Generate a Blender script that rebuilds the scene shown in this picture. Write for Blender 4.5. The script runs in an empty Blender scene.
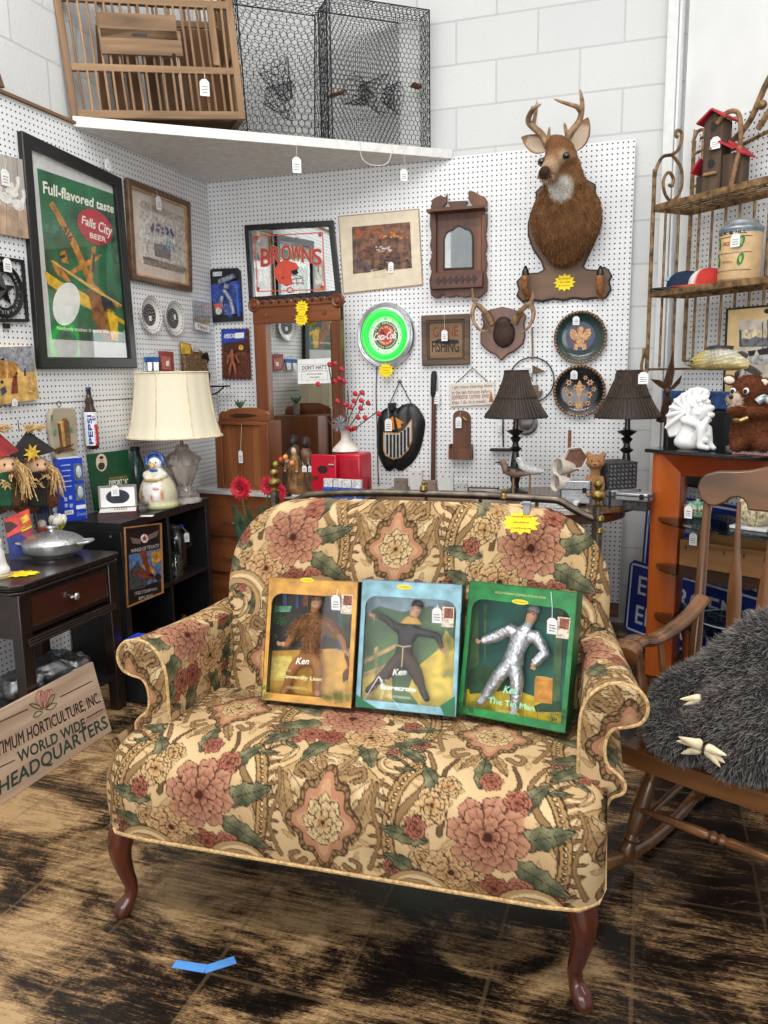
import bpy,math,random
import numpy as np
from math import sin,cos,pi,sqrt,atan2,radians
from mathutils import Vector,Matrix,noise as mnoise
random.seed(7);rng=np.random.default_rng(7)
SC=bpy.context.scene
COL=SC.collection
FPX=807.128
CAM=np.array([2.55615,-4.49967,1.40])
_yaw,_pit,_rol=-0.3178598,0.1708681,-0.0151059
_f=np.array([sin(_yaw)*cos(_pit),cos(_yaw)*cos(_pit),-sin(_pit)])
_r=np.array([cos(_yaw),-sin(_yaw),0.0]);_u=np.cross(_r,_f)
CR=cos(_rol)*_r+sin(_rol)*_u;CU=-sin(_rol)*_r+cos(_rol)*_u;CW=_f
def ray(px,py):return(px-384)/FPX*CR+(512-py)/FPX*CU+CW
def hit(px,py,n,c):
 d=ray(px,py);n=np.array(n,float);return CAM+(c-n@CAM)/(n@d)*d
def fz(px,py,z=0.0):return hit(px,py,(0,0,1),z)
def fy(px,py,y=0.0):return hit(px,py,(0,1,0),y)
def fx(px,py,x=0.0):return hit(px,py,(1,0,0),x)
class FR:
 def __init__(s,o,rz=0.0):
  s.o=np.array(o,float);s.rz=rz
  s.X=np.array([cos(rz),sin(rz),0]);s.Y=np.array([-sin(rz),cos(rz),0])
 def w(s,px,py,out=0.0):return hit(px,py,s.Y,s.Y@s.o-out)
 def q(s,px,py,out=0.0):
  v=s.w(px,py,out)-s.o;return(float(s.X@v),float(v[2]))
 def poly(s,pts,out=0.0):return[s.q(a,b,out)for a,b in pts]
BACK=FR((0,0,0),0);LEFT=FR((0,0,0),pi/2);DIAG=FR((2.60,0,0),-radians(45.8))
def lin(c):
 return tuple(((v/255)/12.92 if v/255<=.04045 else((v/255+.055)/1.055)**2.4)for v in c[:3])+(1.0,)
MATS={}
def _new(name):
 m=bpy.data.materials.new(name);m.use_nodes=True;nt=m.node_tree
 b=nt.nodes['Principled BSDF'];return m,nt,b
def _ramp(nt,stops):
 r=nt.nodes.new('ShaderNodeValToRGB');e=r.color_ramp.elements
 while len(e)>1:e.remove(e[-1])
 e[0].position=stops[0][0];e[0].color=lin(stops[0][1])
 for p,c in stops[1:]:
  k=e.new(p);k.color=lin(c)
 return r
def M(name,c,rough=.5,metal=0.0,var=.1,scale=25.0,bump=0.0,emit=None,es=1.0,spec=None,coat=0.0):
 if name in MATS:return MATS[name]
 m,nt,b=_new(name);N=nt.nodes;L=nt.links
 tc=N.new('ShaderNodeTexCoord');nz=N.new('ShaderNodeTexNoise');nz.inputs['Scale'].default_value=scale;nz.inputs['Detail'].default_value=4
 L.new(tc.outputs['Object'],nz.inputs['Vector'])
 lo=tuple(max(0,v*(1-var))for v in c);hi=tuple(min(255,v*(1+var*.6))for v in c)
 rp=_ramp(nt,[(.3,lo),(.7,hi)]);L.new(nz.outputs['Fac'],rp.inputs['Fac']);L.new(rp.outputs['Color'],b.inputs['Base Color'])
 b.inputs['Roughness'].default_value=rough;b.inputs['Metallic'].default_value=metal
 if spec is not None:b.inputs['Specular IOR Level'].default_value=spec
 if coat:b.inputs['Coat Weight'].default_value=coat;b.inputs['Coat Roughness'].default_value=.15
 if emit:b.inputs['Emission Color'].default_value=lin(emit);b.inputs['Emission Strength'].default_value=es
 if bump:
  bp=N.new('ShaderNodeBump');bp.inputs['Strength'].default_value=bump;bp.inputs['Distance'].default_value=.004
  L.new(nz.outputs['Fac'],bp.inputs['Height']);L.new(bp.outputs['Normal'],b.inputs['Normal'])
 MATS[name]=m;return m
def WOOD(name,c1,c2,rough=.45,axis=2,scale=18.0,stretch=.08,bump=.15,coat=0.0):
 if name in MATS:return MATS[name]
 m,nt,b=_new(name);N=nt.nodes;L=nt.links
 tc=N.new('ShaderNodeTexCoord');mp=N.new('ShaderNodeMapping')
 s=[1.0,1.0,1.0];s[axis]=stretch;mp.inputs['Scale'].default_value=s
 L.new(tc.outputs['Object'],mp.inputs['Vector'])
 nz=N.new('ShaderNodeTexNoise');nz.inputs['Scale'].default_value=scale;nz.inputs['Detail'].default_value=6;nz.inputs['Distortion'].default_value=.8
 L.new(mp.outputs['Vector'],nz.inputs['Vector'])
 rp=_ramp(nt,[(.28,c1),(.5,tuple((p+q)/2 for p,q in zip(c1,c2))),(.72,c2)])
 L.new(nz.outputs['Fac'],rp.inputs['Fac']);L.new(rp.outputs['Color'],b.inputs['Base Color'])
 b.inputs['Roughness'].default_value=rough
 if coat:b.inputs['Coat Weight'].default_value=coat;b.inputs['Coat Roughness'].default_value=.12
 if bump:
  bp=N.new('ShaderNodeBump');bp.inputs['Strength'].default_value=bump;bp.inputs['Distance'].default_value=.003
  L.new(nz.outputs['Fac'],bp.inputs['Height']);L.new(bp.outputs['Normal'],b.inputs['Normal'])
 MATS[name]=m;return m
def VC(name,rough=.8,bump=.2,scale=400.0,var=.12,sheen=0.0,coat=0.0,spec=.3):
 if name in MATS:return MATS[name]
 m,nt,b=_new(name);N=nt.nodes;L=nt.links
 at=N.new('ShaderNodeAttribute');at.attribute_name='Col'
 tc=N.new('ShaderNodeTexCoord');nz=N.new('ShaderNodeTexNoise');nz.inputs['Scale'].default_value=scale;nz.inputs['Detail'].default_value=3
 L.new(tc.outputs['Object'],nz.inputs['Vector'])
 rp=_ramp(nt,[(.3,(255*(1-var),)*3),(.7,(255,)*3)]);L.new(nz.outputs['Fac'],rp.inputs['Fac'])
 mx=N.new('ShaderNodeMix');mx.data_type='RGBA';mx.blend_type='MULTIPLY';mx.inputs[0].default_value=1
 L.new(at.outputs['Color'],mx.inputs[6]);L.new(rp.outputs['Color'],mx.inputs[7]);L.new(mx.outputs[2],b.inputs['Base Color'])
 b.inputs['Roughness'].default_value=rough;b.inputs['Specular IOR Level'].default_value=spec
 if coat:b.inputs['Coat Weight'].default_value=coat;b.inputs['Coat Roughness'].default_value=.1
 if bump:
  bp=N.new('ShaderNodeBump');bp.inputs['Strength'].default_value=bump;bp.inputs['Distance'].default_value=.002
  L.new(nz.outputs['Fac'],bp.inputs['Height']);L.new(bp.outputs['Normal'],b.inputs['Normal'])
 MATS[name]=m;return m
def CLEAR(name,tint=(255,255,255),gloss=.08,rough=.03,fres=True):
 if name in MATS:return MATS[name]
 m,nt,b=_new(name);N=nt.nodes;L=nt.links
 out=N['Material Output'];N.remove(b)
 t=N.new('ShaderNodeBsdfTransparent');t.inputs['Color'].default_value=lin(tint)
 g=N.new('ShaderNodeBsdfGlossy');g.inputs['Roughness'].default_value=rough
 mx=N.new('ShaderNodeMixShader')
 if fres:
  lw=N.new('ShaderNodeLayerWeight');lw.inputs['Blend'].default_value=.25
  ml=N.new('ShaderNodeMath');ml.operation='MULTIPLY_ADD';ml.inputs[1].default_value=.22;ml.inputs[2].default_value=gloss
  L.new(lw.outputs['Facing'],ml.inputs[0]);L.new(ml.outputs[0],mx.inputs[0])
 else:mx.inputs[0].default_value=gloss
 L.new(t.outputs[0],mx.inputs[1]);L.new(g.outputs[0],mx.inputs[2]);L.new(mx.outputs[0],out.inputs['Surface'])
 MATS[name]=m;return m
def rotm(rx=0,ry=0,rz=0):return Matrix.Rotation(rz,3,'Z')@Matrix.Rotation(ry,3,'Y')@Matrix.Rotation(rx,3,'X')
def inset(poly,w):
 n=len(poly);out=[]
 ar=sum(poly[i][0]*poly[(i+1)%n][1]-poly[(i+1)%n][0]*poly[i][1]for i in range(n));sg=1 if ar>0 else-1
 for i in range(n):
  p0,p1,p2=Vector(poly[i-1]),Vector(poly[i]),Vector(poly[(i+1)%n])
  a=(p1-p0).normalized();b=(p2-p1).normalized()
  na=Vector((-a.y,a.x))*sg;nb=Vector((-b.y,b.x))*sg
  k=max(.25,1+na.dot(nb));v=(na+nb)*(w/k);out.append((p1.x+v.x,p1.y+v.y))
 return out
def catmull(pts,n=8,closed=False):
 P=[Vector(p)for p in pts];m=len(P);out=[]
 rngk=range(m)if closed else range(m-1)
 for i in rngk:
  p0=P[(i-1)%m]if closed or i>0 else P[0];p1=P[i];p2=P[(i+1)%m]
  p3=P[(i+2)%m]if closed or i+2<m else P[-1]
  for k in range(n):
   t=k/n
   out.append(tuple(.5*((2*p1)+(p2-p0)*t+(2*p0-5*p1+4*p2-p3)*t*t+(3*p1-p0-3*p2+p3)*t**3)))
 if not closed:out.append(tuple(P[-1]))
 return out
class MB:
 def __init__(s):s.v=[];s.f=[];s.c=None
 def add(s,vs,fs):
  k=len(s.v);s.v+=[tuple(map(float,v))for v in vs];s.f+=[tuple(i+k for i in f)for f in fs];return s
 def box(s,c,d,r=None):
  vs=[]
  for x in(-.5,.5):
   for y in(-.5,.5):
    for z in(-.5,.5):
     v=Vector((x*d[0],y*d[1],z*d[2]))
     if r is not None:v=r@v
     vs.append((v.x+c[0],v.y+c[1],v.z+c[2]))
  return s.add(vs,[(0,1,3,2),(4,6,7,5),(0,4,5,1),(2,3,7,6),(0,2,6,4),(1,5,7,3)])
 def bar(s,a,b,w,d,up=(0,0,1)):
  a=Vector(a);b=Vector(b);t=(b-a);ln=t.length;t.normalize()
  u=Vector(up);sx=t.cross(u)
  if sx.length<1e-4:sx=t.cross(Vector((1,0,0)))
  sx.normalize();sy=sx.cross(t)
  m=Matrix((sx,sy,t)).transposed()
  return s.box((a+b)/2,(w,d,ln),m)
 def tube(s,pts,r,n=8,cap=True,closed=False):
  P=[Vector(p)for p in pts];m=len(P)
  R=list(r)if hasattr(r,'__len__')else[r]*m
  T=[]
  for i in range(m):
   a=P[(i-1)%m]if closed or i>0 else P[i];b=P[(i+1)%m]if closed or i<m-1 else P[i]
   t=b-a;T.append(t.normalized()if t.length>1e-9 else Vector((0,0,1)))
  u=T[0].orthogonal().normalized();vs=[]
  for i in range(m):
   if i:
    q=T[i-1].rotation_difference(T[i]);u=q@u
   w=T[i].cross(u)
   for k in range(n):
    a=2*pi*k/n;vs.append(P[i]+(u*cos(a)+w*sin(a))*R[i])
  fs=[]
  for i in range(m if closed else m-1):
   j=(i+1)%m
   for k in range(n):
    l=(k+1)%n;fs.append((i*n+k,i*n+l,j*n+l,j*n+k))
  if cap and not closed:
   fs.append(tuple(range(n-1,-1,-1)));fs.append(tuple((m-1)*n+k for k in range(n)))
  return s.add(vs,fs)
 def lathe(s,prof,n=24,c=(0,0,0),r=None,sc=(1,1),flute=None):
  vs=[];fs=[];m=len(prof)
  for i,(rr,z)in enumerate(prof):
   for k in range(n):
    a=2*pi*k/n;q=rr*(1+(flute(a,z)if flute else 0))
    v=Vector((q*cos(a)*sc[0],q*sin(a)*sc[1],z))
    if r is not None:v=r@v
    vs.append((v.x+c[0],v.y+c[1],v.z+c[2]))
  for i in range(m-1):
   for k in range(n):
    l=(k+1)%n;fs.append((i*n+k,i*n+l,(i+1)*n+l,(i+1)*n+k))
  if prof[0][0]>1e-6:fs.append(tuple(range(n-1,-1,-1)))
  if prof[-1][0]>1e-6:fs.append(tuple((m-1)*n+k for k in range(n)))
  return s.add(vs,fs)
 def prism(s,poly,y0,y1):
  n=len(poly)
  ar=sum(poly[i][0]*poly[(i+1)%n][1]-poly[(i+1)%n][0]*poly[i][1]for i in range(n))
  if ar<0:poly=poly[::-1]
  vs=[(a,y0,b)for a,b in poly]+[(a,y1,b)for a,b in poly]
  fs=[tuple(range(n)),tuple(range(2*n-1,n-1,-1))]+[(i,n+i,n+(i+1)%n,(i+1)%n)for i in range(n)]
  return s.add(vs,fs)
 def slab(s,poly,z0,z1):
  n=len(poly)
  ar=sum(poly[i][0]*poly[(i+1)%n][1]-poly[(i+1)%n][0]*poly[i][1]for i in range(n))
  if ar<0:poly=poly[::-1]
  vs=[(a,b,z0)for a,b in poly]+[(a,b,z1)for a,b in poly]
  fs=[tuple(range(n-1,-1,-1)),tuple(range(n,2*n))]+[(i,(i+1)%n,n+(i+1)%n,n+i)for i in range(n)]
  return s.add(vs,fs)
 def ring(s,outer,inner,y0,y1):
  n=len(outer)
  vs=[(a,y0,b)for a,b in outer]+[(a,y0,b)for a,b in inner]+[(a,y1,b)for a,b in outer]+[(a,y1,b)for a,b in inner]
  fs=[]
  for i in range(n):
   j=(i+1)%n
   fs+=[(i,j,n+j,n+i),(2*n+i,3*n+i,3*n+j,2*n+j),(i,2*n+i,2*n+j,j),(n+i,n+j,3*n+j,3*n+i)]
  return s.add(vs,fs)
 def ell(s,c,r,nu=16,nv=10,rot=None):
  if not hasattr(r,'__len__'):r=(r,r,r)
  vs=[];fs=[]
  for i in range(nv+1):
   th=pi*i/nv
   for k in range(nu):
    a=2*pi*k/nu;v=Vector((r[0]*sin(th)*cos(a),r[1]*sin(th)*sin(a),r[2]*cos(th)))
    if rot is not None:v=rot@v
    vs.append((v.x+c[0],v.y+c[1],v.z+c[2]))
  for i in range(nv):
   for k in range(nu):
    l=(k+1)%nu;fs.append((i*nu+k,(i+1)*nu+k,(i+1)*nu+l,i*nu+l))
  return s.add(vs,fs)
 def build(s,name,mat,parent=None,loc=None,rz=0.0,bevel=0.0,ang=38,col=None,weld=False):
  me=bpy.data.meshes.new(name);me.from_pydata(s.v,[],s.f);me.validate()
  if col is not None:
   a=me.color_attributes.new('Col','FLOAT_COLOR','POINT');a.data.foreach_set('color',np.ascontiguousarray(col,dtype=np.float32).ravel())
  return link(name,me,mat,parent,loc,rz,bevel,ang)
def link(name,me,mat,parent=None,loc=None,rz=0.0,bevel=0.0,ang=38):
 import bmesh
 if len(me.polygons)<30000:
  bm=bmesh.new();bm.from_mesh(me);bmesh.ops.remove_doubles(bm,verts=bm.verts,dist=1e-6);bmesh.ops.recalc_face_normals(bm,faces=bm.faces);bm.to_mesh(me);bm.free()
 me.polygons.foreach_set('use_smooth',[True]*len(me.polygons))
 me.set_sharp_from_angle(angle=radians(ang))
 me.materials.append(mat)
 o=bpy.data.objects.new(name,me);COL.objects.link(o)
 if loc is not None:o.location=loc
 o.rotation_euler=(0,0,rz)
 if parent is not None:o.parent=parent
 if bevel:
  b=o.modifiers.new('Bevel','BEVEL');b.width=bevel;b.segments=2;b.limit_method='ANGLE';b.angle_limit=radians(40)
 return o
def tag(o,label,cat,group=None):
 o['label']=label;o['category']=cat
 if group:o['group']=group
 return o
def thing(name,label,cat,loc,rz=0.0,group=None,rot=None):
 o=bpy.data.objects.new(name,None);o.empty_display_size=.05;COL.objects.link(o)
 o.location=tuple(map(float,loc));o.rotation_euler=rot if rot else(0,0,rz)
 return tag(o,label,cat,group)
def hang(name,label,cat,wall,px,py,out=0.0,group=None):
 o=wall.w(px,py,out);return thing(name,label,cat,o,wall.rz,group),FR(o,wall.rz)
def struct(o):o['kind']='structure';return o
_TX={}
def text_mesh(s):
 if s in _TX:return _TX[s]
 cu=bpy.data.curves.new('t','FONT');cu.body=s;cu.align_x='CENTER';cu.align_y='CENTER';cu.resolution_u=3
 ob=bpy.data.objects.new('t',cu);COL.objects.link(ob);dg=bpy.context.evaluated_depsgraph_get()
 me=bpy.data.meshes.new_from_object(ob.evaluated_get(dg));bpy.data.objects.remove(ob);bpy.data.curves.remove(cu)
 V=np.array([v.co[:2]for v in me.vertices])if len(me.vertices)else np.zeros((0,2));F=[tuple(p.vertices)for p in me.polygons];bpy.data.meshes.remove(me)
 if len(V):V-=(V.max(0)+V.min(0))/2
 _TX[s]=(V,F);return _TX[s]
def text_into(mb,s,u,z,h,y,w=None,rot=0.0,shear=0.0,xf=None,bold=0.0):
 V,F=text_mesh(s)
 if not len(V):return mb
 V=V.copy();sz=V.max(0)-V.min(0);k=h/max(.3,sz[1]);kx=k if w is None else w/sz[0]
 V[:,0]=V[:,0]*kx+shear*V[:,1]*k;V[:,1]*=k
 reps=[(0,0)]if not bold else[(-bold,0),(bold,0),(0,bold),(0,-bold)]
 for i,(bx,bz)in enumerate(reps):
  A=V[:,0]+bx;B=V[:,1]+bz
  if xf:pts=[xf(a,b)for a,b in zip(A,B)]
  else:pts=[(u+a*cos(rot)-b*sin(rot),z+a*sin(rot)+b*cos(rot))for a,b in zip(A,B)]
  mb.add([(a,y-.00002*i,b)for a,b in pts],F)
 return mb
def text(s,parent,mat,u,z,h,y,name='lettering',**k):
 return text_into(MB(),s,u,z,h,y,**k).build(name,mat,parent)
def bilin(q):
 def f(a,b):
  t=[q[0][i]*(1-a)*(1-b)+q[1][i]*a*(1-b)+q[2][i]*a*b+q[3][i]*(1-a)*b for i in(0,1)];return(t[0],t[1])
 return f
def blob(name,els,mat,parent=None,res=.012,loc=None,rz=0.0,paint=None,thr=.25,smooth=0,disp=None):
 """one continuous body melted together from ellipsoids (c, radii, rot) and capsules (a, b, ra, rb)"""
 mb=bpy.data.metaballs.new('mb_%d'%random.randrange(10**9));mb.resolution=res;mb.threshold=thr
 K=1/sqrt(1-thr**(1/3.0))
 def add(c,r,rot=None):
  e=mb.elements.new(type='ELLIPSOID');e.co=c;mx=max(r)*K;e.radius=mx*1.0
  e.size_x,e.size_y,e.size_z=(max(.02,q*K/mx)for q in r);e.stiffness=1.0
  if rot is not None:e.rotation=rot.to_quaternion()
 def addball(c,r):
  e=mb.elements.new(type='BALL');e.co=c;e.radius=r*K;e.stiffness=1.0
 for e in els:
  if e[0]=='e':add(e[1],e[2]if hasattr(e[2],'__len__')else(e[2],)*3,e[3]if len(e)>3 else None)
  else:
   a,b,ra,rb=Vector(e[1]),Vector(e[2]),e[3],e[4];n=max(2,int((b-a).length/(min(ra,rb)*.7))+1)
   for i in range(n+1):
    t=i/n;addball(a.lerp(b,t),(ra*(1-t)+rb*t)*.86)
 ob=bpy.data.objects.new('blob_%d'%random.randrange(10**9),mb);COL.objects.link(ob)
 dg=bpy.context.evaluated_depsgraph_get();me=bpy.data.meshes.new_from_object(ob.evaluated_get(dg));bpy.data.objects.remove(ob);bpy.data.metaballs.remove(mb)
 me.name=name;me.materials.clear()
 n=len(me.vertices);co=np.zeros(n*3,dtype=np.float32);me.vertices.foreach_get('co',co);co=co.reshape(-1,3)
 if disp is not None:
  nr=np.zeros(n*3,dtype=np.float32);me.vertices.foreach_get('normal',nr);nr=nr.reshape(-1,3)
  co=co+nr*np.array([disp(p)for p in co],dtype=np.float32)[:,None];me.vertices.foreach_set('co',co.ravel());me.update()
 if paint is not None:
  c=np.array([lin(paint(p))for p in co],dtype=np.float32)
  a=me.color_attributes.new('Col','FLOAT_COLOR','POINT');a.data.foreach_set('color',c.ravel())
 return link(name,me,mat,parent,loc,rz,0,80)
def skin(name,joints,edges,mat,parent=None,sub=2,loc=None,paint=None):
 """one continuous body grown round a skeleton: joints [(xyz, radius)], edges between them"""
 me=bpy.data.meshes.new(name);me.from_pydata([j[0]for j in joints],edges,[])
 o=bpy.data.objects.new(name,me);COL.objects.link(o)
 m=o.modifiers.new('Skin','SKIN');sv=me.skin_vertices[0].data if me.skin_vertices else None
 if sv is None:
  me.attributes;
 for i,j in enumerate(joints):
  r=j[1]if hasattr(j[1],'__len__')else(j[1],j[1]);me.skin_vertices[0].data[i].radius=r
 me.skin_vertices[0].data[0].use_root=True
 m.use_smooth_shade=True
 s=o.modifiers.new('Sub','SUBSURF');s.levels=sub;s.render_levels=sub
 dg=bpy.context.evaluated_depsgraph_get();m2=bpy.data.meshes.new_from_object(o.evaluated_get(dg));bpy.data.objects.remove(o);bpy.data.meshes.remove(me)
 m2.name=name;m2.materials.clear()
 if paint is not None:
  c=np.array([lin(paint(v.co))for v in m2.vertices],dtype=np.float32)
  a=m2.color_attributes.new('Col','FLOAT_COLOR','POINT');a.data.foreach_set('color',c.ravel())
 return link(name,m2,mat,parent,loc,0,0,80)
def circ(cx,cz,rx,rz=None,n=32,a0=0.0,a1=2*pi):
 rz=rx if rz is None else rz;full=abs(a1-a0-2*pi)<1e-6
 return[(cx+rx*cos(a0+(a1-a0)*i/(n if full else n-1)),cz+rz*sin(a0+(a1-a0)*i/(n if full else n-1)))for i in range(n)]
def burst(cx,cz,r1,r2,n=14,sq=1.0,rot=0.0):
 return[(cx+(r1 if i%2==0 else r2)*cos(rot+pi*i/n),cz+sq*(r1 if i%2==0 else r2)*sin(rot+pi*i/n))for i in range(2*n)]
def rect(u0,z0,u1,z1):return[(u0,z1),(u1,z1),(u1,z0),(u0,z0)]
white=M('white_paper',(240,240,238),.7,var=.03)
ink=M('black_ink',(18,18,20),.6)
blk=M('black_painted_wood',(20,20,21),.35,var=.2)
blkmetal=M('black_iron',(26,25,24),.45,.3,var=.3)
yellow=M('fluorescent_yellow_card',(250,226,30),.7,var=.03)
string=M('cotton_string',(225,222,214),.8)
silver=M('polished_aluminium',(205,207,208),.28,.9,var=.06)
brass=M('aged_brass',(150,125,70),.35,.9,var=.25)
clear=CLEAR('clear_plastic',gloss=.006)
glass=CLEAR('picture_glass',gloss=.006,rough=.02)
jar=CLEAR('clear_glass',(240,245,245),gloss=.07)
def VB():pass
def mirror_mat():
 m,nt,b=_new('mirror_glass');N=nt.nodes;L=nt.links
 nz=N.new('ShaderNodeTexNoise');nz.inputs['Scale'].default_value=3
 rp=_ramp(nt,[(.3,(222,226,224)),(.7,(232,235,233))]);L.new(nz.outputs['Fac'],rp.inputs['Fac']);L.new(rp.outputs['Color'],b.inputs['Base Color'])
 b.inputs['Metallic'].default_value=1;b.inputs['Roughness'].default_value=.02;MATS['mirror_glass']=m;return m
mirror=mirror_mat()
def price_tag(on,top,bottom,h=.05,w=None,rz=0.0,writing=True):
 w=w or h*.62;b=np.array(bottom,float)
 t=thing('price_tag','white price tag on a string hanging from '+on,'price tag',b,rz,'white hang tags')
 c=w*.28
 MB().prism([(-w/2,0),(w/2,0),(w/2,h-c),(w/2-c,h),(-w/2+c,h),(-w/2,h-c)],-.0012,0).build('card',white,t)
 f=FR(b,rz);v=np.array(top,float)-b;p=(float(f.X@v),float(f.Y@v),float(v[2]))
 MB().tube([(0,-.0014,h*.86),(p[0]*.5+.002,p[1]*.5-.002,(h*.86+p[2])/2),p],.0009,5).build('string',string,t)
 if writing:
  mb=MB()
  for k in range(3):mb.add(*_scrib(w*.6,h*.08,h*(.55-.17*k),-.0015,k+int(abs(b[0])*97)))
  mb.build('writing',ink,t)
 return t
def _scrib(w,h,z,y,seed):
 r=random.Random(seed);vs=[];fs=[];x=-w/2;k=0
 while x<w/2:
  d=w*r.uniform(.05,.14);hh=h*r.uniform(.5,1);vs+=[(x,y,z-hh/2),(x+d*.75,y,z-hh/2+h*.15),(x+d*.75,y,z+hh/2),(x,y,z+hh/2-h*.1)];fs.append((k,k+1,k+2,k+3));k+=4;x+=d
 return vs,fs
def burst_sticker(label,loc,rz,r,lines=3,sq=.82,rot=None,tilt=0.0):
 t=thing('starburst_price_card',label,'price card',loc,rz,'yellow starburst price cards',rot=rot)
 MB().prism(burst(0,0,r,r*.72,12,sq,tilt),-.0015,0).build('card',yellow,t)
 mb=MB()
 for k in range(lines):mb.add(*_scrib(r*(1.0 if k!=1 else .8),r*.13,r*.32-r*.3*k,-.0019,k+int(abs(loc[0])*131)))
 mb.build('writing',M('red_felt_pen',(196,110,20),.7),t);return t
class TF(FR):
 def __init__(s,o,rz,lean):
  s.o=np.array(o,float);s.rz=rz;s.lean=lean
  m=rotm(0,0,rz)@rotm(-lean,0,0);A=np.array(m);s.X,s.Y,s.Z=A[:,0],A[:,1],A[:,2];s.eul=m.to_euler()
 def q(s,px,py,out=0.0):
  v=s.w(px,py,out)-s.o;return(float(s.X@v),float(s.Z@v))
def sweep(mb,pts,wh,up=(0,0,1),n=10,p=2.6):
 P=[Vector(q)for q in pts];m=len(P);vs=[];W=wh if hasattr(wh[0],'__len__')else[wh]*m;U=Vector(up)
 for i in range(m):
  t=(P[min(i+1,m-1)]-P[max(i-1,0)]).normalized();sx=t.cross(U).normalized();sy=sx.cross(t)
  for k in range(n):
   a=2*pi*k/n;c,s_=cos(a),sin(a);e=(abs(c)**p+abs(s_)**p)**(-1/p);vs.append(P[i]+sx*c*e*W[i][0]/2+sy*s_*e*W[i][1]/2)
 fs=[(i*n+k,i*n+(k+1)%n,(i+1)*n+(k+1)%n,(i+1)*n+k)for i in range(m-1)for k in range(n)]
 fs+=[tuple(range(n-1,-1,-1)),tuple((m-1)*n+k for k in range(n))]
 return mb.add(vs,fs)
def turned(mb,a,b,prof,n=14):
 a=Vector(a);b=Vector(b);q=Vector((0,0,1)).rotation_difference(b-a).to_matrix();L=(b-a).length
 return mb.lathe([(r,t*L)for r,t in prof],n,a,q)
def tufts(me_obj,count,ln,c0,c1,wid=.0025,drop=(0,0,-.25),seed=1,keep=None):
 """short fur: one blade per sample on the surface of an object, as arrays for one mesh"""
 r=random.Random(seed);me=me_obj.data;me.calc_loop_triangles();tr=me.loop_triangles;ar=np.array([t.area for t in tr]);cs=np.cumsum(ar/ar.sum())
 mb=MB();cols=[];D=Vector(drop)
 for k in range(count):
  t=tr[min(len(tr)-1,int(np.searchsorted(cs,r.random())))];a,b=r.random(),r.random()
  if a+b>1:a,b=1-a,1-b
  p=[me.vertices[i]for i in t.vertices];co=p[0].co*(1-a-b)+p[1].co*a+p[2].co*b;nm=(p[0].normal*(1-a-b)+p[1].normal*a+p[2].normal*b).normalized()
  if keep and not keep(co):continue
  d=(nm+D+Vector((r.uniform(-.6,.6),r.uniform(-.6,.6),r.uniform(-.6,.6)))).normalized();s=d.cross(Vector((r.uniform(-1,1),r.uniform(-1,1),r.uniform(-1,1)))).normalized()*wid
  l=ln*r.uniform(.6,1.25);mb.add([co-s-nm*.001,co+s-nm*.001,co+d*l],[(0,1,2)])
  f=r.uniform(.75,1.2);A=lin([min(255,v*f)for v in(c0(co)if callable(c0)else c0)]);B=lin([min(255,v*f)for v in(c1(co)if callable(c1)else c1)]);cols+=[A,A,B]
 return mb,np.array(cols)
# camera
cam=bpy.data.objects.new('camera',bpy.data.cameras.new('camera'));COL.objects.link(cam)
cam.matrix_world=Matrix(((CR[0],CU[0],-CW[0],CAM[0]),(CR[1],CU[1],-CW[1],CAM[1]),(CR[2],CU[2],-CW[2],CAM[2]),(0,0,0,1)))
cam.data.sensor_fit='VERTICAL';cam.data.sensor_height=36;cam.data.lens=FPX/1024*36;cam.data.clip_start=.05
SC.camera=cam
SC.view_settings.view_transform='Standard';SC.view_settings.look='None';SC.view_settings.gamma=1;SC.view_settings.use_curve_mapping=False
SC.view_settings.exposure=0.08
# light
wd=bpy.data.worlds.new('world');SC.world=wd;wd.use_nodes=True
bg=wd.node_tree.nodes['Background'];bg.inputs['Color'].default_value=(.93,.97,1,1);bg.inputs['Strength'].default_value=.42
def area(name,loc,size,power,tgt=None,col=(1,.98,.95)):
 l=bpy.data.lights.new(name,'AREA');l.shape='RECTANGLE';l.size,l.size_y=size;l.energy=power;l.color=col
 o=bpy.data.objects.new(name,l);COL.objects.link(o);o.location=loc
 if tgt is not None:o.rotation_euler=(Vector(tgt)-Vector(loc)).to_track_quat('-Z','Y').to_euler()
 return o
area('fluorescent_tube_row',(1.6,-2.3,4.3),(3.2,.35),62,(1.6,-2.3,0))
area('fluorescent_tube_row',(1.6,-4.6,4.3),(3.2,.35),95,(1.6,-3.6,0))
area('fluorescent_tube_row',(4.6,-3.4,4.3),(.35,3.2),40,(2.6,-2.6,.6))
area('added_front_fill',(2.6,-8.6,2.0),(5.5,2.6),190,(1.9,-2,1.0),(.97,.98,1))  # unseen fill light, added behind the camera to brighten surfaces facing it
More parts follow.
